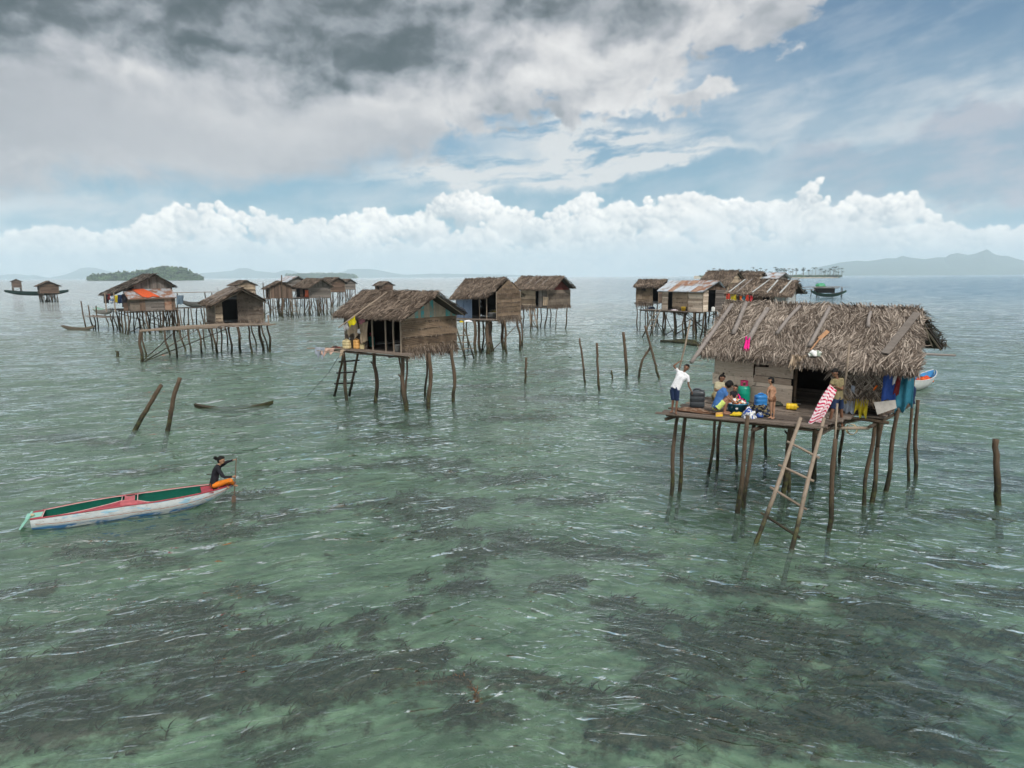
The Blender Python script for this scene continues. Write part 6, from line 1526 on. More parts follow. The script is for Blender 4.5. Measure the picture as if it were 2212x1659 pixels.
    if shirt:
        c = MB(); lo = J['pel'].lerp(J['chest'], shirt_low - .08)
        c.tube([lo - (J['chest'] - J['pel']).normalized() * .02 * s, J['pel'].lerp(J['chest'], .5), J['chest'], J['neck'] - (J['neck'] - J['chest']).normalized() * .02 * s], [(.112 + g) * F, (.100 + g) * F, (.103 + g) * F, .062 * s], 14)
        for S in 'LR':
            hp = J['hip' + S].lerp(lo, .15); c.tube([hp, J['pel'].lerp(J['chest'], .45).lerp(J['sh' + S], .35), J['sh' + S].lerp(J['chest'], .25)], [(.094 + g) * F, (.086 + g) * F, (.080 + g) * F], 12)
            c.tube([J['neck'].lerp(J['chest'], .25), J['sh' + S]], [(.058 + g) * F, (.058 + g) * F], 10); ellipsoid(c, J['sh' + S], (Vector((1, 0, 0)) * .072 * F, Vector((0, 1, 0)) * .072 * F, Vector((0, 0, 1)) * .072 * F), 10, 7)
            sl = J['sh' + S].lerp(J['el' + S], sleeve); c.tube([J['sh' + S], sl], [(.052 + g) * F, (.046 + g) * F], 10)
            if long_sleeve: c.tube([J['sh' + S], J['el' + S]], [(.050 + g * .8) * F, (.036 + g * .8) * F], 10); c.tube([J['el' + S], J['ha' + S] - (J['ha' + S] - J['el' + S]).normalized() * .01], [(.036 + g * .8) * F, (.027 + g * .5) * F], 10)
        remesh(c.build('shirt', shirt, o, smooth=True), vox * s, 3)
    if shorts:
        c = MB()
        for S in 'LR':
            c.tube([J['pel'] + (J['chest'] - J['pel']).normalized() * .02 * s, J['hip' + S]], [(.100 + g) * F, (.095 + g) * F], 12)
            if leg <= 1: c.tube([J['hip' + S], J['hip' + S].lerp(J['kn' + S], leg)], [(.090 + g) * F, (.062 + g * 1.2) * F], 12)
            else: c.tube([J['hip' + S], J['kn' + S]], [(.090 + g) * F, (.058 + g) * F], 12); c.tube([J['kn' + S], J['kn' + S].lerp(J['an' + S], leg - 1)], [(.058 + g) * F, (.042 + g) * F], 12)
        remesh(c.build('trousers' if leg > 1 else 'shorts', shorts, o, smooth=True), vox * s, 3)
    return o

def jp(y0):
    return lambda x, y, dy=0.0: atd(x / 3, y / 3, y0 + dy)

def people():
    y = D1(2022, 1239).y; p = jp(y)
    person('boy in a white shirt holding up a pole at the left end of the deck',
           dict(pel=p(2024, 1160), chest=p(2042, 1130), neck=p(2052, 1116), head=p(2058, 1105), shL=p(2035, 1116, .06), elL=p(2021, 1097, .05), haL=p(2037, 1086, .05), shR=p(2063, 1130, -.04), elR=p(2066, 1158, -.05), haR=p(2074, 1173, -.02),
                hipL=p(2017, 1168, .03), hipR=p(2031, 1170, -.03), knL=p(2019, 1200, .03), knR=p(2031, 1202, -.05), anL=p(2016, 1232, .05), anR=p(2028, 1237, -.06), toeL=p(2009, 1236, -.08), toeR=p(2030, 1243, -.2), pnL=Vector((1, 0, .3)), pnR=Vector((0, 0, -1))),
           .80, (-.45, -1, -.05), SK1, C_WHITE, .55, C_NAVY, .98, 'short', .90)
    mb = MB(); pole(mb, [p(2071, 960, .08), p(2056, 1035, .08), p(2043, 1086, .07), p(2035, 1120, .12), p(2030, 1160, .16)], [.02, .024, .026, .026, .026]); mb.build('pole', M_POLE, None, smooth=True, label='pale pole held up by the boy in the white shirt', cat='pole')
    y = D1(2162, 1243).y; p = jp(y)
    person('squatting person in a blue shirt and lime shorts washing clothes in the tub',
           dict(pel=p(2149, 1219), chest=p(2163, 1180), neck=p(2175, 1164), head=p(2185, 1156), shL=p(2172, 1176, -.10), elL=p(2184, 1195, -.14), haL=p(2195, 1204, -.02), shR=p(2170, 1172, .14), elR=p(2187, 1190, .16), haR=p(2200, 1202, .12),
                hipL=p(2150, 1223, -.08), hipR=p(2151, 1221, .08), knL=p(2180, 1196, -.12), knR=p(2184, 1196, .14), anL=p(2172, 1237, -.10), anR=p(2174, 1233, .12), toeL=p(2190, 1243, -.16), toeR=p(2192, 1238, .08)),
           1.02, (1, .25, -.45), SK2, C_SHIRTB, .62, C_LIME, .72, 'bob', .95)
    y = D1(2153, 1204).y; p = jp(y)
    person('woman in a cream shirt with a topknot sitting against the board wall',
           dict(pel=p(2149, 1192), chest=p(2156, 1160), neck=p(2160, 1147), head=p(2165, 1137), shL=p(2150, 1152, .0), elL=p(2146, 1172, -.06), haL=p(2160, 1170, -.14), shR=p(2169, 1152, .0), elR=p(2176, 1170, -.1), haR=p(2168, 1174, -.22),
                hipL=p(2144, 1195), hipR=p(2155, 1195), knL=p(2142, 1184, -.4), knR=p(2165, 1188, -.4), anL=p(2150, 1206, -.55), anR=p(2163, 1206, -.5), toeL=p(2150, 1208, -.8), toeR=p(2166, 1208, -.8)),
           1.0, (.5, -1, -.3), SK1, C_CREAM, .7, C_OLIVE, 1.5, 'topknot', .92)
    y = D1(2200, 1214).y; p = jp(y)
    person('small child in a dark top sitting between the washtub and the gas cylinder',
           dict(pel=p(2200, 1203), chest=p(2201, 1183), neck=p(2202, 1174), head=p(2205, 1166), shL=p(2195, 1178, -.02), elL=p(2194, 1190, -.07), haL=p(2200, 1195, -.16), shR=p(2208, 1178, .02), elR=p(2211, 1190, -.05), haR=p(2206, 1196, -.15),
                hipL=p(2197, 1205), hipR=p(2204, 1205), knL=p(2194, 1200, -.22), knR=p(2208, 1200, -.22), anL=p(2197, 1212, -.3), anR=p(2206, 1212, -.3), toeL=p(2197, 1214, -.45), toeR=p(2206, 1214, -.45)),
           .70, (-.3, -1, -.2), SK2, C_DARK, .6, C_PINK, .9, 'short', .95)
    y = D1(2316, 1256).y; p = jp(y)
    person('small bare chested child with bobbed hair standing on the deck facing left',
           dict(pel=p(2316, 1192), chest=p(2314, 1168), neck=p(2314, 1156), head=p(2313, 1144), shL=p(2307, 1164, -.07), elL=p(2302, 1177, -.08), haL=p(2304, 1187, -.12), shR=p(2323, 1163, .07), elR=p(2327, 1177, .06), haR=p(2320, 1186, -.04),
                hipL=p(2312, 1197, -.04), hipR=p(2321, 1197, .04), knL=p(2313, 1221, -.05), knR=p(2321, 1221, .04), anL=p(2313, 1249, -.03), anR=p(2321, 1252, .0), toeL=p(2302, 1252, -.1), toeR=p(2310, 1256, -.1)),
           .70, (-1, -.35, -.15), SK3, None, .5, m_cloth('cloth_brown', (.17, .085, .05)), .35, 'bob', .95)
    fy = at(2484 / 3, 1284 / 3, 2.2).y; p = jp(fy)
    person('child in a khaki shirt and navy shorts standing on the step holding the striped cloth',
           dict(pel=p(2513, 1192, .1), chest=p(2514, 1156, .05), neck=p(2511, 1137, .02), head=p(2506, 1121), shL=p(2499, 1143, -.04), elL=p(2489, 1161, -.10), haL=p(2491, 1157, -.25), shR=p(2525, 1140, .08), elR=p(2527, 1168, .0), haR=p(2506, 1160, -.22),
                hipL=p(2507, 1199, .02), hipR=p(2520, 1199, .14), knL=p(2496, 1236, -.05), knR=p(2524, 1234, .16), anL=p(2486, 1276, .0), anR=p(2527, 1272, .22), toeL=p(2474, 1284, -.2), toeR=p(2524, 1279, .0)),
           .98, (-.9, -.45, -.35), SK1, C_OLIVE, .6, C_NAVY, .75, 'short', .85)
    q = jp(fy - .42)
    cloth('cloth', C_STRIPE, (q(2490, 1154), q(2509, 1170), q(2450, 1294), q(2429, 1262)), 'crimson and white striped cloth hanging from the hands of the child on the step', folds=1.4, amp=.075, hem=.10, nu=20, nv=30)
people()

# ================================================================== the painted canoe and its paddler
def canoe():
    A = at(97 / 3, 1566 / 3, .12); B = at(709 / 3, 1449 / 3, .42); A.z = B.z = 0
    d = (B - A); L = d.length; d.normalize(); s = Vector((d.y, -d.x, 0))      # s points to the viewer's side
    o = thing('canoe', 'long painted canoe with white hull, red rail and green inside carrying the paddler', 'canoe', (A + B) / 2)
    N = 48
    hw = lambda t: .20 + .31 * math.sin(math.pi * min(t * .92 + .08, 1)) ** .8 if t < .5 else (.20 + .31) * max(0.0, 1 - ((t - .5) / .5) ** 2.6) ** .75 + .004
    gz = lambda t: .27 + .07 * math.sin(math.pi * min(t / .9, 1)) + .16 * max(0, t - .55) ** 1.4 / .33
    kz = lambda t: -.16 + (.56 * ((t - .62) / .38) ** 2.0 if t > .62 else 0) + (.10 * (1 - t / .12) if t < .12 else 0)
    def sec(t, e=0.0):
        w = max(hw(t) - e, .003); g, k = gz(t), min(kz(t) + e * 1.6, gz(t) - .01); P = A + d * (L * t); out = []
        for a in (-1, -.97, -.88, -.66, -.33, 0, .33, .66, .88, .97, 1):
            r = abs(a); out.append(P + s * (w * math.copysign(min(1, r ** .8), a)) + Vector((0, 0, k + (g - k) * (r ** 3.2) * (1 if r == 1 else .97))))
        return out
    def hullf(g, out):
        P = objc(g); z = Sk(g, g.n('ShaderNodeSeparateXYZ', {0: P}).outputs[2]); mp = g.n('ShaderNodeMapping', {'Vector': P, 'Rotation': (0, 0, R(-45)), 'Scale': (1, 4, 9)}); n = g.noise(Sk(g, mp.outputs[0]), 1.1, 5, .6)
        col = g.mix(g.smooth(g.noise(P, 7, 4, .6), .4, .7) * .5, (.60, .63, .64, 1), (.42, .43, .42, 1))
        col = g.mix(g.smooth(n, .56, .62) * .75, col, (.22, .50, .66, 1)); col = g.mix(g.smooth(g.noise(Sk(g, mp.outputs[0]), 2.3, 4, .6), .60, .66) * .7, col, (.30, .24, .19, 1))
        col = g.mix(g.smooth(z, .015, .05, 1.0, 0.0) * g.smooth(n, .44, .52), col, (.04, .18, .42, 1))
        principled(g, out, col, .4, spec=.5)
    S = [sec(i / N) for i in range(N + 1)]; mb = MB(); mb.grid(lambda u, v: S[round(v * N)][round(u * 10)], 10, N); mb.build('hull', mat('painted_hull', hullf), o, smooth=True)
    MG = m_plain('green_inside', (.002, .070, .047), .75, .1, 6, .12, .1); MR = m_plain('worn_red', (.28, .020, .035), .45, .25, 8, .5, .1); MRP = m_plain('faded_red', (.38, .08, .09), .5, .25, 8, .5, .1); MT = PL('mint_transom', (.22, .47, .38))
    S2 = [sec(i / N, .022) for i in range(N + 1)]; mb = MB(); mb.grid(lambda u, v: S2[round(v * N)][round(u * 10)], 10, N); mb.build('inner_hull', MG, o, smooth=True)
    # side decks: far edge a = -1, near edge a = +1
    def near_e(t):
        if t < .05 or t > .90 or .425 < t < .475: return -9
        if t <= .425: return 1 - .05 - .80 * math.exp(-((t - .42) / .17) ** 2) - (.0 if t > .1 else 0)
        return 1 - .04 - .50 * math.exp(-((t - .485) / .045) ** 2)
    far_e = lambda t: -1 + .05 + .50 * math.exp(-((t - .45) / .035) ** 2)
    top = lambda t, a: A + d * (L * t) + s * (hw(t) * a) + Vector((0, 0, gz(t) + .012 + .05 * (1 - a * a) * math.exp(-((t - .45) / .06) ** 2)))
    red, fad = MB(), MB()
    M_ = 160
    for i in range(M_):
        t0, t1 = i / M_, (i + 1) / M_
        for mbx, e0, e1, sg in ((red, near_e(t0), near_e(t1), 1), (red, far_e(t0), far_e(t1), -1)):
            if sg > 0 and min(e0, e1) < -5: e0 = e1 = far_e(t0) if .4 < t0 < .5 else -1
            if sg < 0 and near_e(t0) < -5: continue
            tgt = fad if .405 < t0 < .52 else red; n_ = 6
            for j in range(n_):
                a0, a1 = e0 + (sg - e0) * j / n_, e0 + (sg - e0) * (j + 1) / n_; b0, b1 = e1 + (sg - e1) * j / n_, e1 + (sg - e1) * (j + 1) / n_
                tgt.face([top(t0, a0), top(t0, a1), top(t1, b1), top(t1, b0)])
    red.build('side_deck', MR, o, smooth=True); fad.build('middle_deck', MRP, o, smooth=True)
    for sg, nm in ((1, 'rail'), (-1, 'rail')):
        mb = MB(); mb.tube([top(i / N * .995, sg * .99) for i in range(N + 1)], .020, 6); mb.build('rail', MR, o, smooth=True)
    mb = MB(); mb.tube([A + d * (L * i / N) + s * (hw(i / N) * (.985)) + Vector((0, 0, kz(i / N) + (gz(i / N) - kz(i / N)) * .60)) for i in range(1, N)], .009, 5); mb.build('hull_seam', m_plain('rust_line', (.24, .13, .09), .8), o)
    # coamings round the two openings
    mb = MB()
    for t0, t1 in ((.052, .412), (.488, .898)):
        pts = [top(t0 + (t1 - t0) * k / 20, near_e(t0 + (t1 - t0) * k / 20 * .999 + .0005)) for k in range(21)] + [top(t1 - (t1 - t0) * k / 20, far_e(t1 - (t1 - t0) * k / 20)) for k in range(21)]
        mb.tube(pts + [pts[0]], .011, 5)
    mb.build('coaming', m_plain('pale_pink_edge', (.50, .34, .32), .5), o, smooth=True)
    # mint transom with its slot
    E = A - d * .02; z0, z1 = .03, .34; tl = -d * .22
    mb = MB(); c = lambda a, z: E + s * a - d * (.24 * (z1 - z) / (z1 - z0)) + Vector((0, 0, z))
    for a0, a1, b0, b1 in ((-.22, .22, .26, .34), (-.22, .22, .03, .11), (-.22, -.09, .11, .26), (.09, .22, .11, .26)):
        _prism(mb, [c(a0, b0), c(a1, b0), c(a1, b1), c(a0, b1)], d * .03)
    mb.build('transom', MT, o)
    mb = MB(); mb.box(A + d * .06 + Vector((0, 0, .285)), d * .17, s * .20, (0, 0, .012)); mb.build('stern_deck', MT, o)
    mb = MB(); ellipsoid(mb, A + d * .03 + s * .1 + Vector((0, 0, .33)), (d * .05, s * .05, Vector((0, 0, .04)))); mb.build('knot', C_CREAM, o, smooth=True)
    for t, m in ((.84, MR),):
        P = A + d * (L * t) + Vector((0, 0, gz(t) - .03)); mb = MB(); mb.slab(P - s * hw(t) * .96, P + s * hw(t) * .96, .30, .025); mb.build('thwart', m, o)
    mb = MB(); mb.slab(A + d * L * .52 + s * .12 + Vector((0, 0, .06)), A + d * L * .80 + s * .10 + Vector((0, 0, .12)), .22, .02); mb.build('floor_board', PL('green_board', (.01, .16, .10)), o)
    # paddler
    y = (A + d * L * .90).y; p = jp(y)
    person('woman in black long sleeves and orange trousers paddling at the right end of the canoe',
           dict(pel=p(640, 1452), chest=p(648, 1412), neck=p(655, 1394), head=p(663, 1383), shL=p(657, 1400, .15), elL=p(680, 1386, .20), haL=p(700, 1380, .16), shR=p(652, 1404, -.15), elR=p(671, 1432, -.17), haR=p(697, 1430, -.04),
                hipL=p(643, 1455, .09), hipR=p(641, 1457, -.10), knL=p(694, 1440, .20), knR=p(690, 1441, -.12), anL=p(680, 1456, -.02), anR=p(700, 1452, .06), toeL=p(690, 1460, -.2), toeR=p(712, 1455, .0), pnL=Vector((0, 0, -1)), pnR=Vector((.3, 1, 0))),
           1.0, (1, .05, -.08), SK3, C_DARK, .9, CL('bright_orange', (.60, .17, .02)), 1.85, 'bun', .85, up=(.12, 0, 1), curl=.85, long_sleeve=True)
    pd = thing('paddle', 'thin brown paddle held upright by the woman in the canoe', 'paddle', p(703, 1484)); mb = MB(); pole(mb, [p(709, 1374, .12), p(706, 1430, .05), p(702, 1490, .0)], .014); mb.build('shaft', M_PLANKB, pd)
    mb = MB(); a, b = p(702, 1488, .0), p(699, 1540, -.02); mb.slab(a, b, .12, .015, (0, -1, .1)); mb.build('blade', M_PLANKB, pd)
    lb = MB()
    return o
canoe()

# ================================================================== far boat, islands, mountains, weed, air
def far_boat():
    Y = 195.0; q = lambda x, y: atd(x / 3, y / 3, Y)
    A, B = q(2432, 889), q(2538, 889); A.z = B.z = .0
    o = hull_boat('fishing_boat', 'green fishing boat moored among poles at the right horizon', A, B, 2.2, .9, m_plain('sea_green_hull', (.035, .085, .065), .6), M_DARK, top=1.0, rise=1.0, cat='boat')
    mb = MB(); a, b = q(2446, 873), q(2500, 873); mb.box((a + b) / 2 + Vector((0, 0, .2)), (b - a) / 2, (0, .9, 0), (0, 0, .75)); mb.build('cabin', M_DARK, o)
    mb = MB(); a, b = q(2443, 864), q(2510, 864); mb.box((a + b) / 2, (b - a) / 2, (0, 1.2, 0), (0, 0, .10)); mb.build('cabin_roof', M_POLEG, o)
    s = thing('platform', 'thin pole platform with a roof frame in front of the far fishing boat', 'platform', q(2470, 895))
    for x, y0 in ((2440, 848), (2443, 858), (2447, 858), (2486, 860), (2489, 862), (2513, 860), (2516, 862), (2424, 866)):
        f = at(x / 3, 889 / 3); t = atd(x / 3, y0 / 3, f.y); stilt(s, Vector((f.x, f.y - 2, 0)), Vector((f.x, f.y - 2, t.z)), .11, .06, 6)
    for (x0, y0, x1, y1) in ((2413, 861, 2520, 860), (2440, 864, 2516, 864), (2413, 868, 2445, 869)):
        mb = MB(); a, b = atd(x0 / 3, y0 / 3, Y - 4), atd(x1 / 3, y1 / 3, Y - 4); mb.tube([a, b], .09, 6); mb.build('beam', M_POLEG, s)
    deck(s, Fr(q(2466, 860).x, Y - 3, 0), ((-9, -1.2), (6, -1.2), (6, 1.2), (-9, 1.2)), q(2466, 861).z, M_POLE, rag=.5, bw=.4)
    heap('tarp', 'green tarpaulin bunched on the far pole platform', q(2452, 861) + Vector((0, -2, .1)), 1.3, .8, 1.0, [PL('bright_green', (.03, .25, .12))], cat='tarpaulin')
far_boat()

def ridge(name, label, pts, D, m, depth, base_y=None, rough=.10, back=True, seed=1, step=0.35, rows=16, kind='structure'):
    """a mountain range: photo outline (px, py) gives its crest at distance D; slopes run down on both sides with gullies"""
    xs = np.array([p[0] for p in pts]); ys = np.array([p[1] for p in pts])
    n = int((xs[-1] - xs[0]) / step); X = np.linspace(xs[0], xs[-1], n)
    hh = np.interp(X, xs, ys); C_ = [atd(x, y, D) for x, y in zip(X, hh)]
    V = []; 
    for k in range(-rows, rows + 1):
        t = abs(k) / rows
        for i, c in enumerate(C_):
            z0 = max(c.z, 0) + 0.0
            g = mnoise.noise(Vector((c.x / depth * 3.1, k * .16, seed))) + .5 * mnoise.noise(Vector((c.x / depth * 8, k * .4, seed + 4)))
            z = z0 * (1 - t) ** 1.15 * (1 + rough * 3 * g * t * (1 - t) * 2) - (2 if t == 1 else 0)
            V.append((c.x * (1 + k / rows * depth / D) + g * depth * .04, c.y + k / rows * depth, z))
    W = n; nr = 2 * rows + 1; V = np.array(V)
    i = np.arange(nr - 1)[:, None] * W + np.arange(W - 1)[None]
    F = np.stack([i, i + 1, i + W + 1, i + W], -1).reshape(-1, 4)
    o = mesh_np(name, V, F, m); tag(o, label, None, None, kind); return o

def m_forest(name, a, b, sc):
    def fn(g, out):
        P = objc(g); n = g.noise(P, sc, 5, .65)
        principled(g, out, g.mix(g.smooth(n, .35, .65), (*a, 1), (*b, 1)), .95, bump=n, bdist=2.0 / max(sc * 30, .1), spec=.1)
    return mat(name, fn)
MF = m_forest('mountain_forest', (.035, .055, .035), (.075, .10, .055), .012)
Z5 = lambda x, y: ((2080 + x / 2.23) / 3, (720 + y / 2.23) / 3)
Z3 = lambda x, y: (x / 7.9 / 3, (760 + y / 7.9) / 3)
Z2 = lambda x, y: ((160 + x / 3.16) / 3, (800 + y / 3.16) / 3)
Z4 = lambda x, y: ((780 + x / 5.267) / 3, (800 + y / 5.267) / 3)
ridge('mountain', 'blue mountain range with a pointed summit at the right horizon', [Z5(700, 232), Z5(780, 205), Z5(840, 182), Z5(980, 150), Z5(1100, 138), Z5(1160, 143), Z5(1290, 122), Z5(1360, 122), Z5(1405, 106), Z5(1440, 117), Z5(1560, 128), Z5(1640, 116), Z5(1700, 116), Z5(1730, 95), Z5(1770, 86), Z5(1830, 100), Z5(1880, 90), Z5(1945, 61), Z5(2010, 90), Z5(2060, 105), Z5(2110, 107), Z5(2212, 138), (1060, 262), (1100, 266)], 9000, MF, 1500, seed=3)
ridge('mountain', 'faint blue range at the far left horizon', [(-40, 274), Z3(0, 520), Z3(150, 500), Z3(340, 486), Z3(520, 500), Z3(700, 530), Z3(800, 510), Z3(1000, 550), Z3(1150, 575), Z3(1200, 600)], 12500, MF, 1500, seed=5)
ridge('mountain', 'faint blue peak behind the green island', [Z3(1150, 590), Z3(1250, 560), Z3(1500, 520), Z3(1640, 470), Z3(1750, 420), Z3(1900, 352), Z3(2050, 335), Z3(2212, 340), Z2(200, 20), Z2(300, 4), Z2(380, 8), Z2(500, 38), Z2(620, 60), Z2(760, 80)], 12000, MF, 1500, seed=7)
ridge('mountain', 'faint blue hills between the green island and the left huts', [Z2(1340, 80), Z2(1400, 60), Z2(1550, 52), Z2(1700, 38), Z2(1760, 14), Z2(1850, 14), Z2(1930, 42), Z2(2050, 52), Z4(60, 92), Z4(230, 92), Z4(330, 62), Z4(430, 52), Z4(520, 66), Z4(640, 98), Z4(760, 120)], 12200, MF, 1500, seed=9)
ridge('mountain', 'faint blue hills above the centre hut roof', [Z4(1180, 130), Z4(1290, 85), Z4(1400, 42), Z4(1560, 36), Z4(1700, 36), Z4(1850, 52), Z4(1960, 70), Z4(2100, 100), Z4(2300, 128), (432, 273.6), (500, 274.5), (540, 275.5)], 12800, MF, 1500, seed=11)

def canopy(mb, c, r, h, n):
    """one tree crown on a far island: a lumpy clump of leaf-sized faces"""
    for k in range(n):
        d = Vector((random.gauss(0, 1), random.gauss(0, 1), random.gauss(0, 1))).normalized(); q = c + Vector((d.x * r, d.y * r, d.z * h)) * random.uniform(.6, 1.05)
        a = Vector((random.gauss(0, 1), random.gauss(0, 1), random.gauss(0, .6))).normalized(); b = a.orthogonal().normalized(); s_ = r * random.uniform(.35, .6)
        mb.face([q - a * s_, q + b * s_ * .7, q + a * s_, q - b * s_ * .7])

def islands():
    m_is = m_forest('island_soil', (.05, .07, .03), (.10, .12, .055), .02)
    mlf = m_plain('island_leaf', (.06, .10, .035), .9, .6, .04); msand = m_plain('beach_sand', (.34, .30, .23), .9)
    D = 1900.0; out = [Z2(330, 108), Z2(345, 92), Z2(380, 86), Z2(500, 74), Z2(640, 64), Z2(760, 58), Z2(820, 46), Z2(900, 26), Z2(1000, 8), Z2(1090, 2), Z2(1180, 8), Z2(1240, 30), Z2(1290, 52), Z2(1340, 78), Z2(1390, 96), Z2(1408, 107)]
    base = ridge('island', 'low green wooded island at the left horizon', [(x, y + 1.0) for x, y in out], D, m_is, 110, seed=21, rows=10)
    xs = [p[0] for p in out]; ys = [p[1] for p in out]; mb = MB()
    for k in range(2600):
        x = random.uniform(xs[0], xs[-1]); y = np.interp(x, xs, ys); c = atd(x, y + 1.0, D); t = random.random() ** .8
        p = Vector((c.x * (1 - t * 108 / D), D - t * 108 + 2, max(c.z * (1 - t) ** 1.15, 1.0))); r = random.uniform(2.5, 6.5) * (.7 + .5 * (1 - t))
        canopy(mb, p + Vector((0, 0, r * .4)), r, r * .9, 9)
    o = mb.build('forest', mlf, None); tag(o, 'broadleaf forest covering the low green island', None, None, 'stuff')
    sp = [(x, 279.0 - (x - 88) * .0045) for x in np.linspace(86, 206, 12)]
    # thin dark wooded strip in the middle left
    D2 = 4200.0; st = [(284, 276.5), (286, 274.6), (300, 274.2), (315, 273.6), (330, 273.5), (345, 273.9), (355, 275.4), (358, 276.6)]
    ridge('island', 'flat wooded strip of island behind the left middle huts', st, D2, m_is, 80, seed=31, rows=6)
    mb = MB()
    for k in range(700):
        x = random.uniform(285, 356); y = np.interp(x, [p[0] for p in st], [p[1] for p in st]); c = atd(x, y, D2); t = random.random()
        canopy(mb, Vector((c.x * (1 - t * 78 / D2), D2 - t * 78, max(c.z * (1 - t), 1) + 3)), random.uniform(4, 8), 4.5, 7)
    tag(mb.build('forest', mlf, None), 'trees covering the flat strip island', None, None, 'stuff')
    # palm island
    D3 = 1500.0; pl = [(694, 275.9), (700, 275.5), (720, 275.3), (760, 275.2), (800, 275.2), (830, 275.3), (838, 275.8)]
    ridge('island', 'very low sand island carrying the palm grove', pl, D3, msand, 45, seed=41, rows=5)
    mb = MB()
    for k in range(1000):
        x = random.uniform(698, 836); c = atd(x, 275, D3); canopy(mb, Vector((c.x, D3 - random.uniform(0, 30), random.uniform(1.8, 5.0))), random.uniform(2.0, 4.0), 2.2, 9)
    tag(mb.build('undergrowth', mlf, None), 'dark bushes under the palm grove', None, None, 'stuff')
    mpt = m_plain('palm_trunk', (.16, .13, .10), .9); mpl = m_plain('palm_leaf', (.022, .040, .018), .7, .3, .5)
    protos = []
    for v in range(4):
        H_ = random.uniform(9, 15); t = MB(); ln = random.uniform(-1.5, 1.5); base_ = Vector((0, 0, 0))
        pts = [Vector((ln * (i / 5) ** 2, 0, H_ * i / 5)) for i in range(6)]; t.tube(pts, [.32, .27, .24, .22, .2, .18], 6)
        cr = MB()
        for k in range(15):
            a = k / 15 * 6.283 + random.uniform(-.2, .2); up = random.uniform(-.2, .9); L_ = random.uniform(3.4, 4.6); prev = pts[-1]; d = Vector((math.cos(a), math.sin(a), up)).normalized()
            for s_ in range(4):
                nx = prev + d * (L_ / 4); sd = d.cross(Vector((0, 0, 1))).normalized() * (.62 - .12 * s_); cr.face([prev - sd, prev + sd, nx + sd * .8, nx - sd * .8]); prev = nx; d = (d + Vector((0, 0, -.38))).normalized()
        protos.append((t, cr, pts))
    built = []
    xs = sorted([random.triangular(700, 836, 735) for _ in range(44)] + [random.uniform(775, 836) for _ in range(30)])
    for i, x in enumerate(xs):
        c = atd(x, 275, D3); loc = Vector((c.x, D3 - random.uniform(2, 36), 1.0)); k = i % 4
        o = thing('palm_tree', 'slender coconut palm on the low sand island at the horizon', 'palm tree', loc, 'palms on the low sand island'); o.rotation_euler.z = random.uniform(0, 6.28); sc = random.uniform(1.0, 1.5); o.scale = (sc, sc, sc)
        if i < 4:
            t, cr, _ = protos[k]; ob = []
            for mbx, nm, mm in ((t, 'trunk', mpt), (cr, 'crown', mpl)):
                me = bpy.data.meshes.new(nm); me.from_pydata(mbx.v, [], mbx.f); me.materials.append(mm); me.update(); q = bpy.data.objects.new(nm, me); COL.objects.link(q); q.parent = o; ob.append(q)
            built.append(ob)
        else:
            for q in built[k]: w = q.copy(); COL.objects.link(w); w.parent = o
islands()

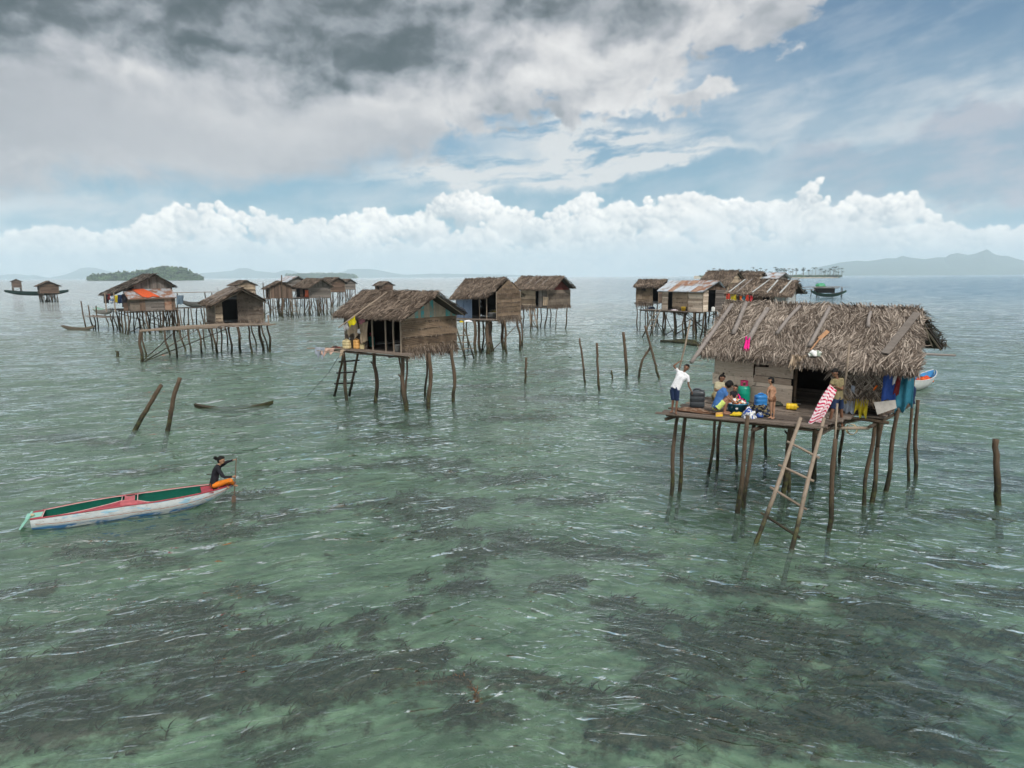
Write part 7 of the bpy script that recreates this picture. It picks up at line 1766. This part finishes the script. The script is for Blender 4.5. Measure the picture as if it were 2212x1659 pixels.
def seaweed():
    """leaf blades standing on the bed inside the weed patches, nearest part of the picture only"""
    X, Y, Z, W, Rr, aa = BED; r = np.random.default_rng(8)
    sel = np.argwhere((W > .6) & (Rr < 24) & (Rr > 8) & (np.abs(np.broadcast_to(aa[None], W.shape)) < R(42)))
    wgt = (Rr[sel[:, 0], sel[:, 1]]) ** 1.6; wgt = wgt / wgt.sum(); pick = sel[r.choice(len(sel), 2600, p=wgt)]
    V, F = [], []
    for (i, j) in pick:
        b = Vector((X[i, j] + r.normal(0, .06), Y[i, j] + r.normal(0, .06), Z[i, j]))
        for q in range(4):
            L_ = r.uniform(.06, .22); a = r.normal(.4, .9); d = Vector((math.cos(a) * .8, math.sin(a) * .5, r.uniform(.35, 1))).normalized(); sd = d.orthogonal().normalized() * r.uniform(.004, .011)
            k = len(V); m_ = b + d * L_ * .55; e = b + d * L_ + Vector((.6, .2, -.25)) * L_ * .4
            if e.z > -.12: e.z = -.12
            V += [tuple(b - sd), tuple(b + sd), tuple(m_ + sd * 1.3), tuple(m_ - sd * 1.3), tuple(e + sd * .4), tuple(e - sd * .4)]; F += [(k, k + 1, k + 2, k + 3), (k + 3, k + 2, k + 4, k + 5)]
    def fn(g, out):
        principled(g, out, g.ramp(isl(g), [(0, (.018, .014, .010)), (.5, (.060, .044, .028)), (.85, (.09, .065, .04)), (1, (.12, .10, .055))]), .9, spec=0)
    o = mesh_np('seagrass', np.array(V), np.array(F), mat('weed_leaf', fn), False); tag(o, 'dark brown weed growing in patches on the sand', None, None, 'stuff')
    # one torn frond of brown weed near the surface
    mb = MB(); pts = [at(x / 3, y / 3, -.12) for x, y in ((1252, 2052), (1290, 2046), (1330, 2040), (1372, 2036), (1405, 2044), (1425, 2066), (1432, 2090), (1448, 2112))]
    mb.tube(pts, [.006, .008, .01, .012, .012, .012, .012, .010], 5)
    for k in range(700):
        s_ = random.random() * 6.99; i = int(s_); p = pts[i].lerp(pts[i + 1], s_ - i); d = Vector((random.gauss(-.7, .6), random.gauss(-.1, .7), random.gauss(0, .25))).normalized()
        leaf(mb, p, d, d.cross(Vector((0, 0, 1))).normalized(), Vector((0, 0, 1)), random.uniform(.03, .09) * (1 + .5 * (s_ > 3)), .014, .003)
    mb.build('seaweed_frond', m_plain('brown_weed', (.17, .075, .03), .8, .3, 20), None, label='rusty brown weed frond drifting just below the surface in the foreground', cat='seaweed')
seaweed()

def haze():
    mb = MB(); mb.box((0, 6000, 218), (13000, 0, 0), (0, 8500, 0), (0, 0, 226)); 
    m = bpy.data.materials.new('sea_air'); m.use_nodes = True; g = G(m.node_tree)
    v = g.n('ShaderNodeVolumePrincipled', {'Color': (.72, .88, 1.0, 1), 'Density': HAZE_D, 'Anisotropy': 0.0})
    out = g.n('ShaderNodeOutputMaterial'); g.t.links.new(v.outputs[0], out.inputs['Volume'])
    o = mb.build('haze', m, None); tag(o, 'pale sea air that fades the far islands and mountains', None, None, 'stuff')
HAZE_D = 1.3e-4
haze()
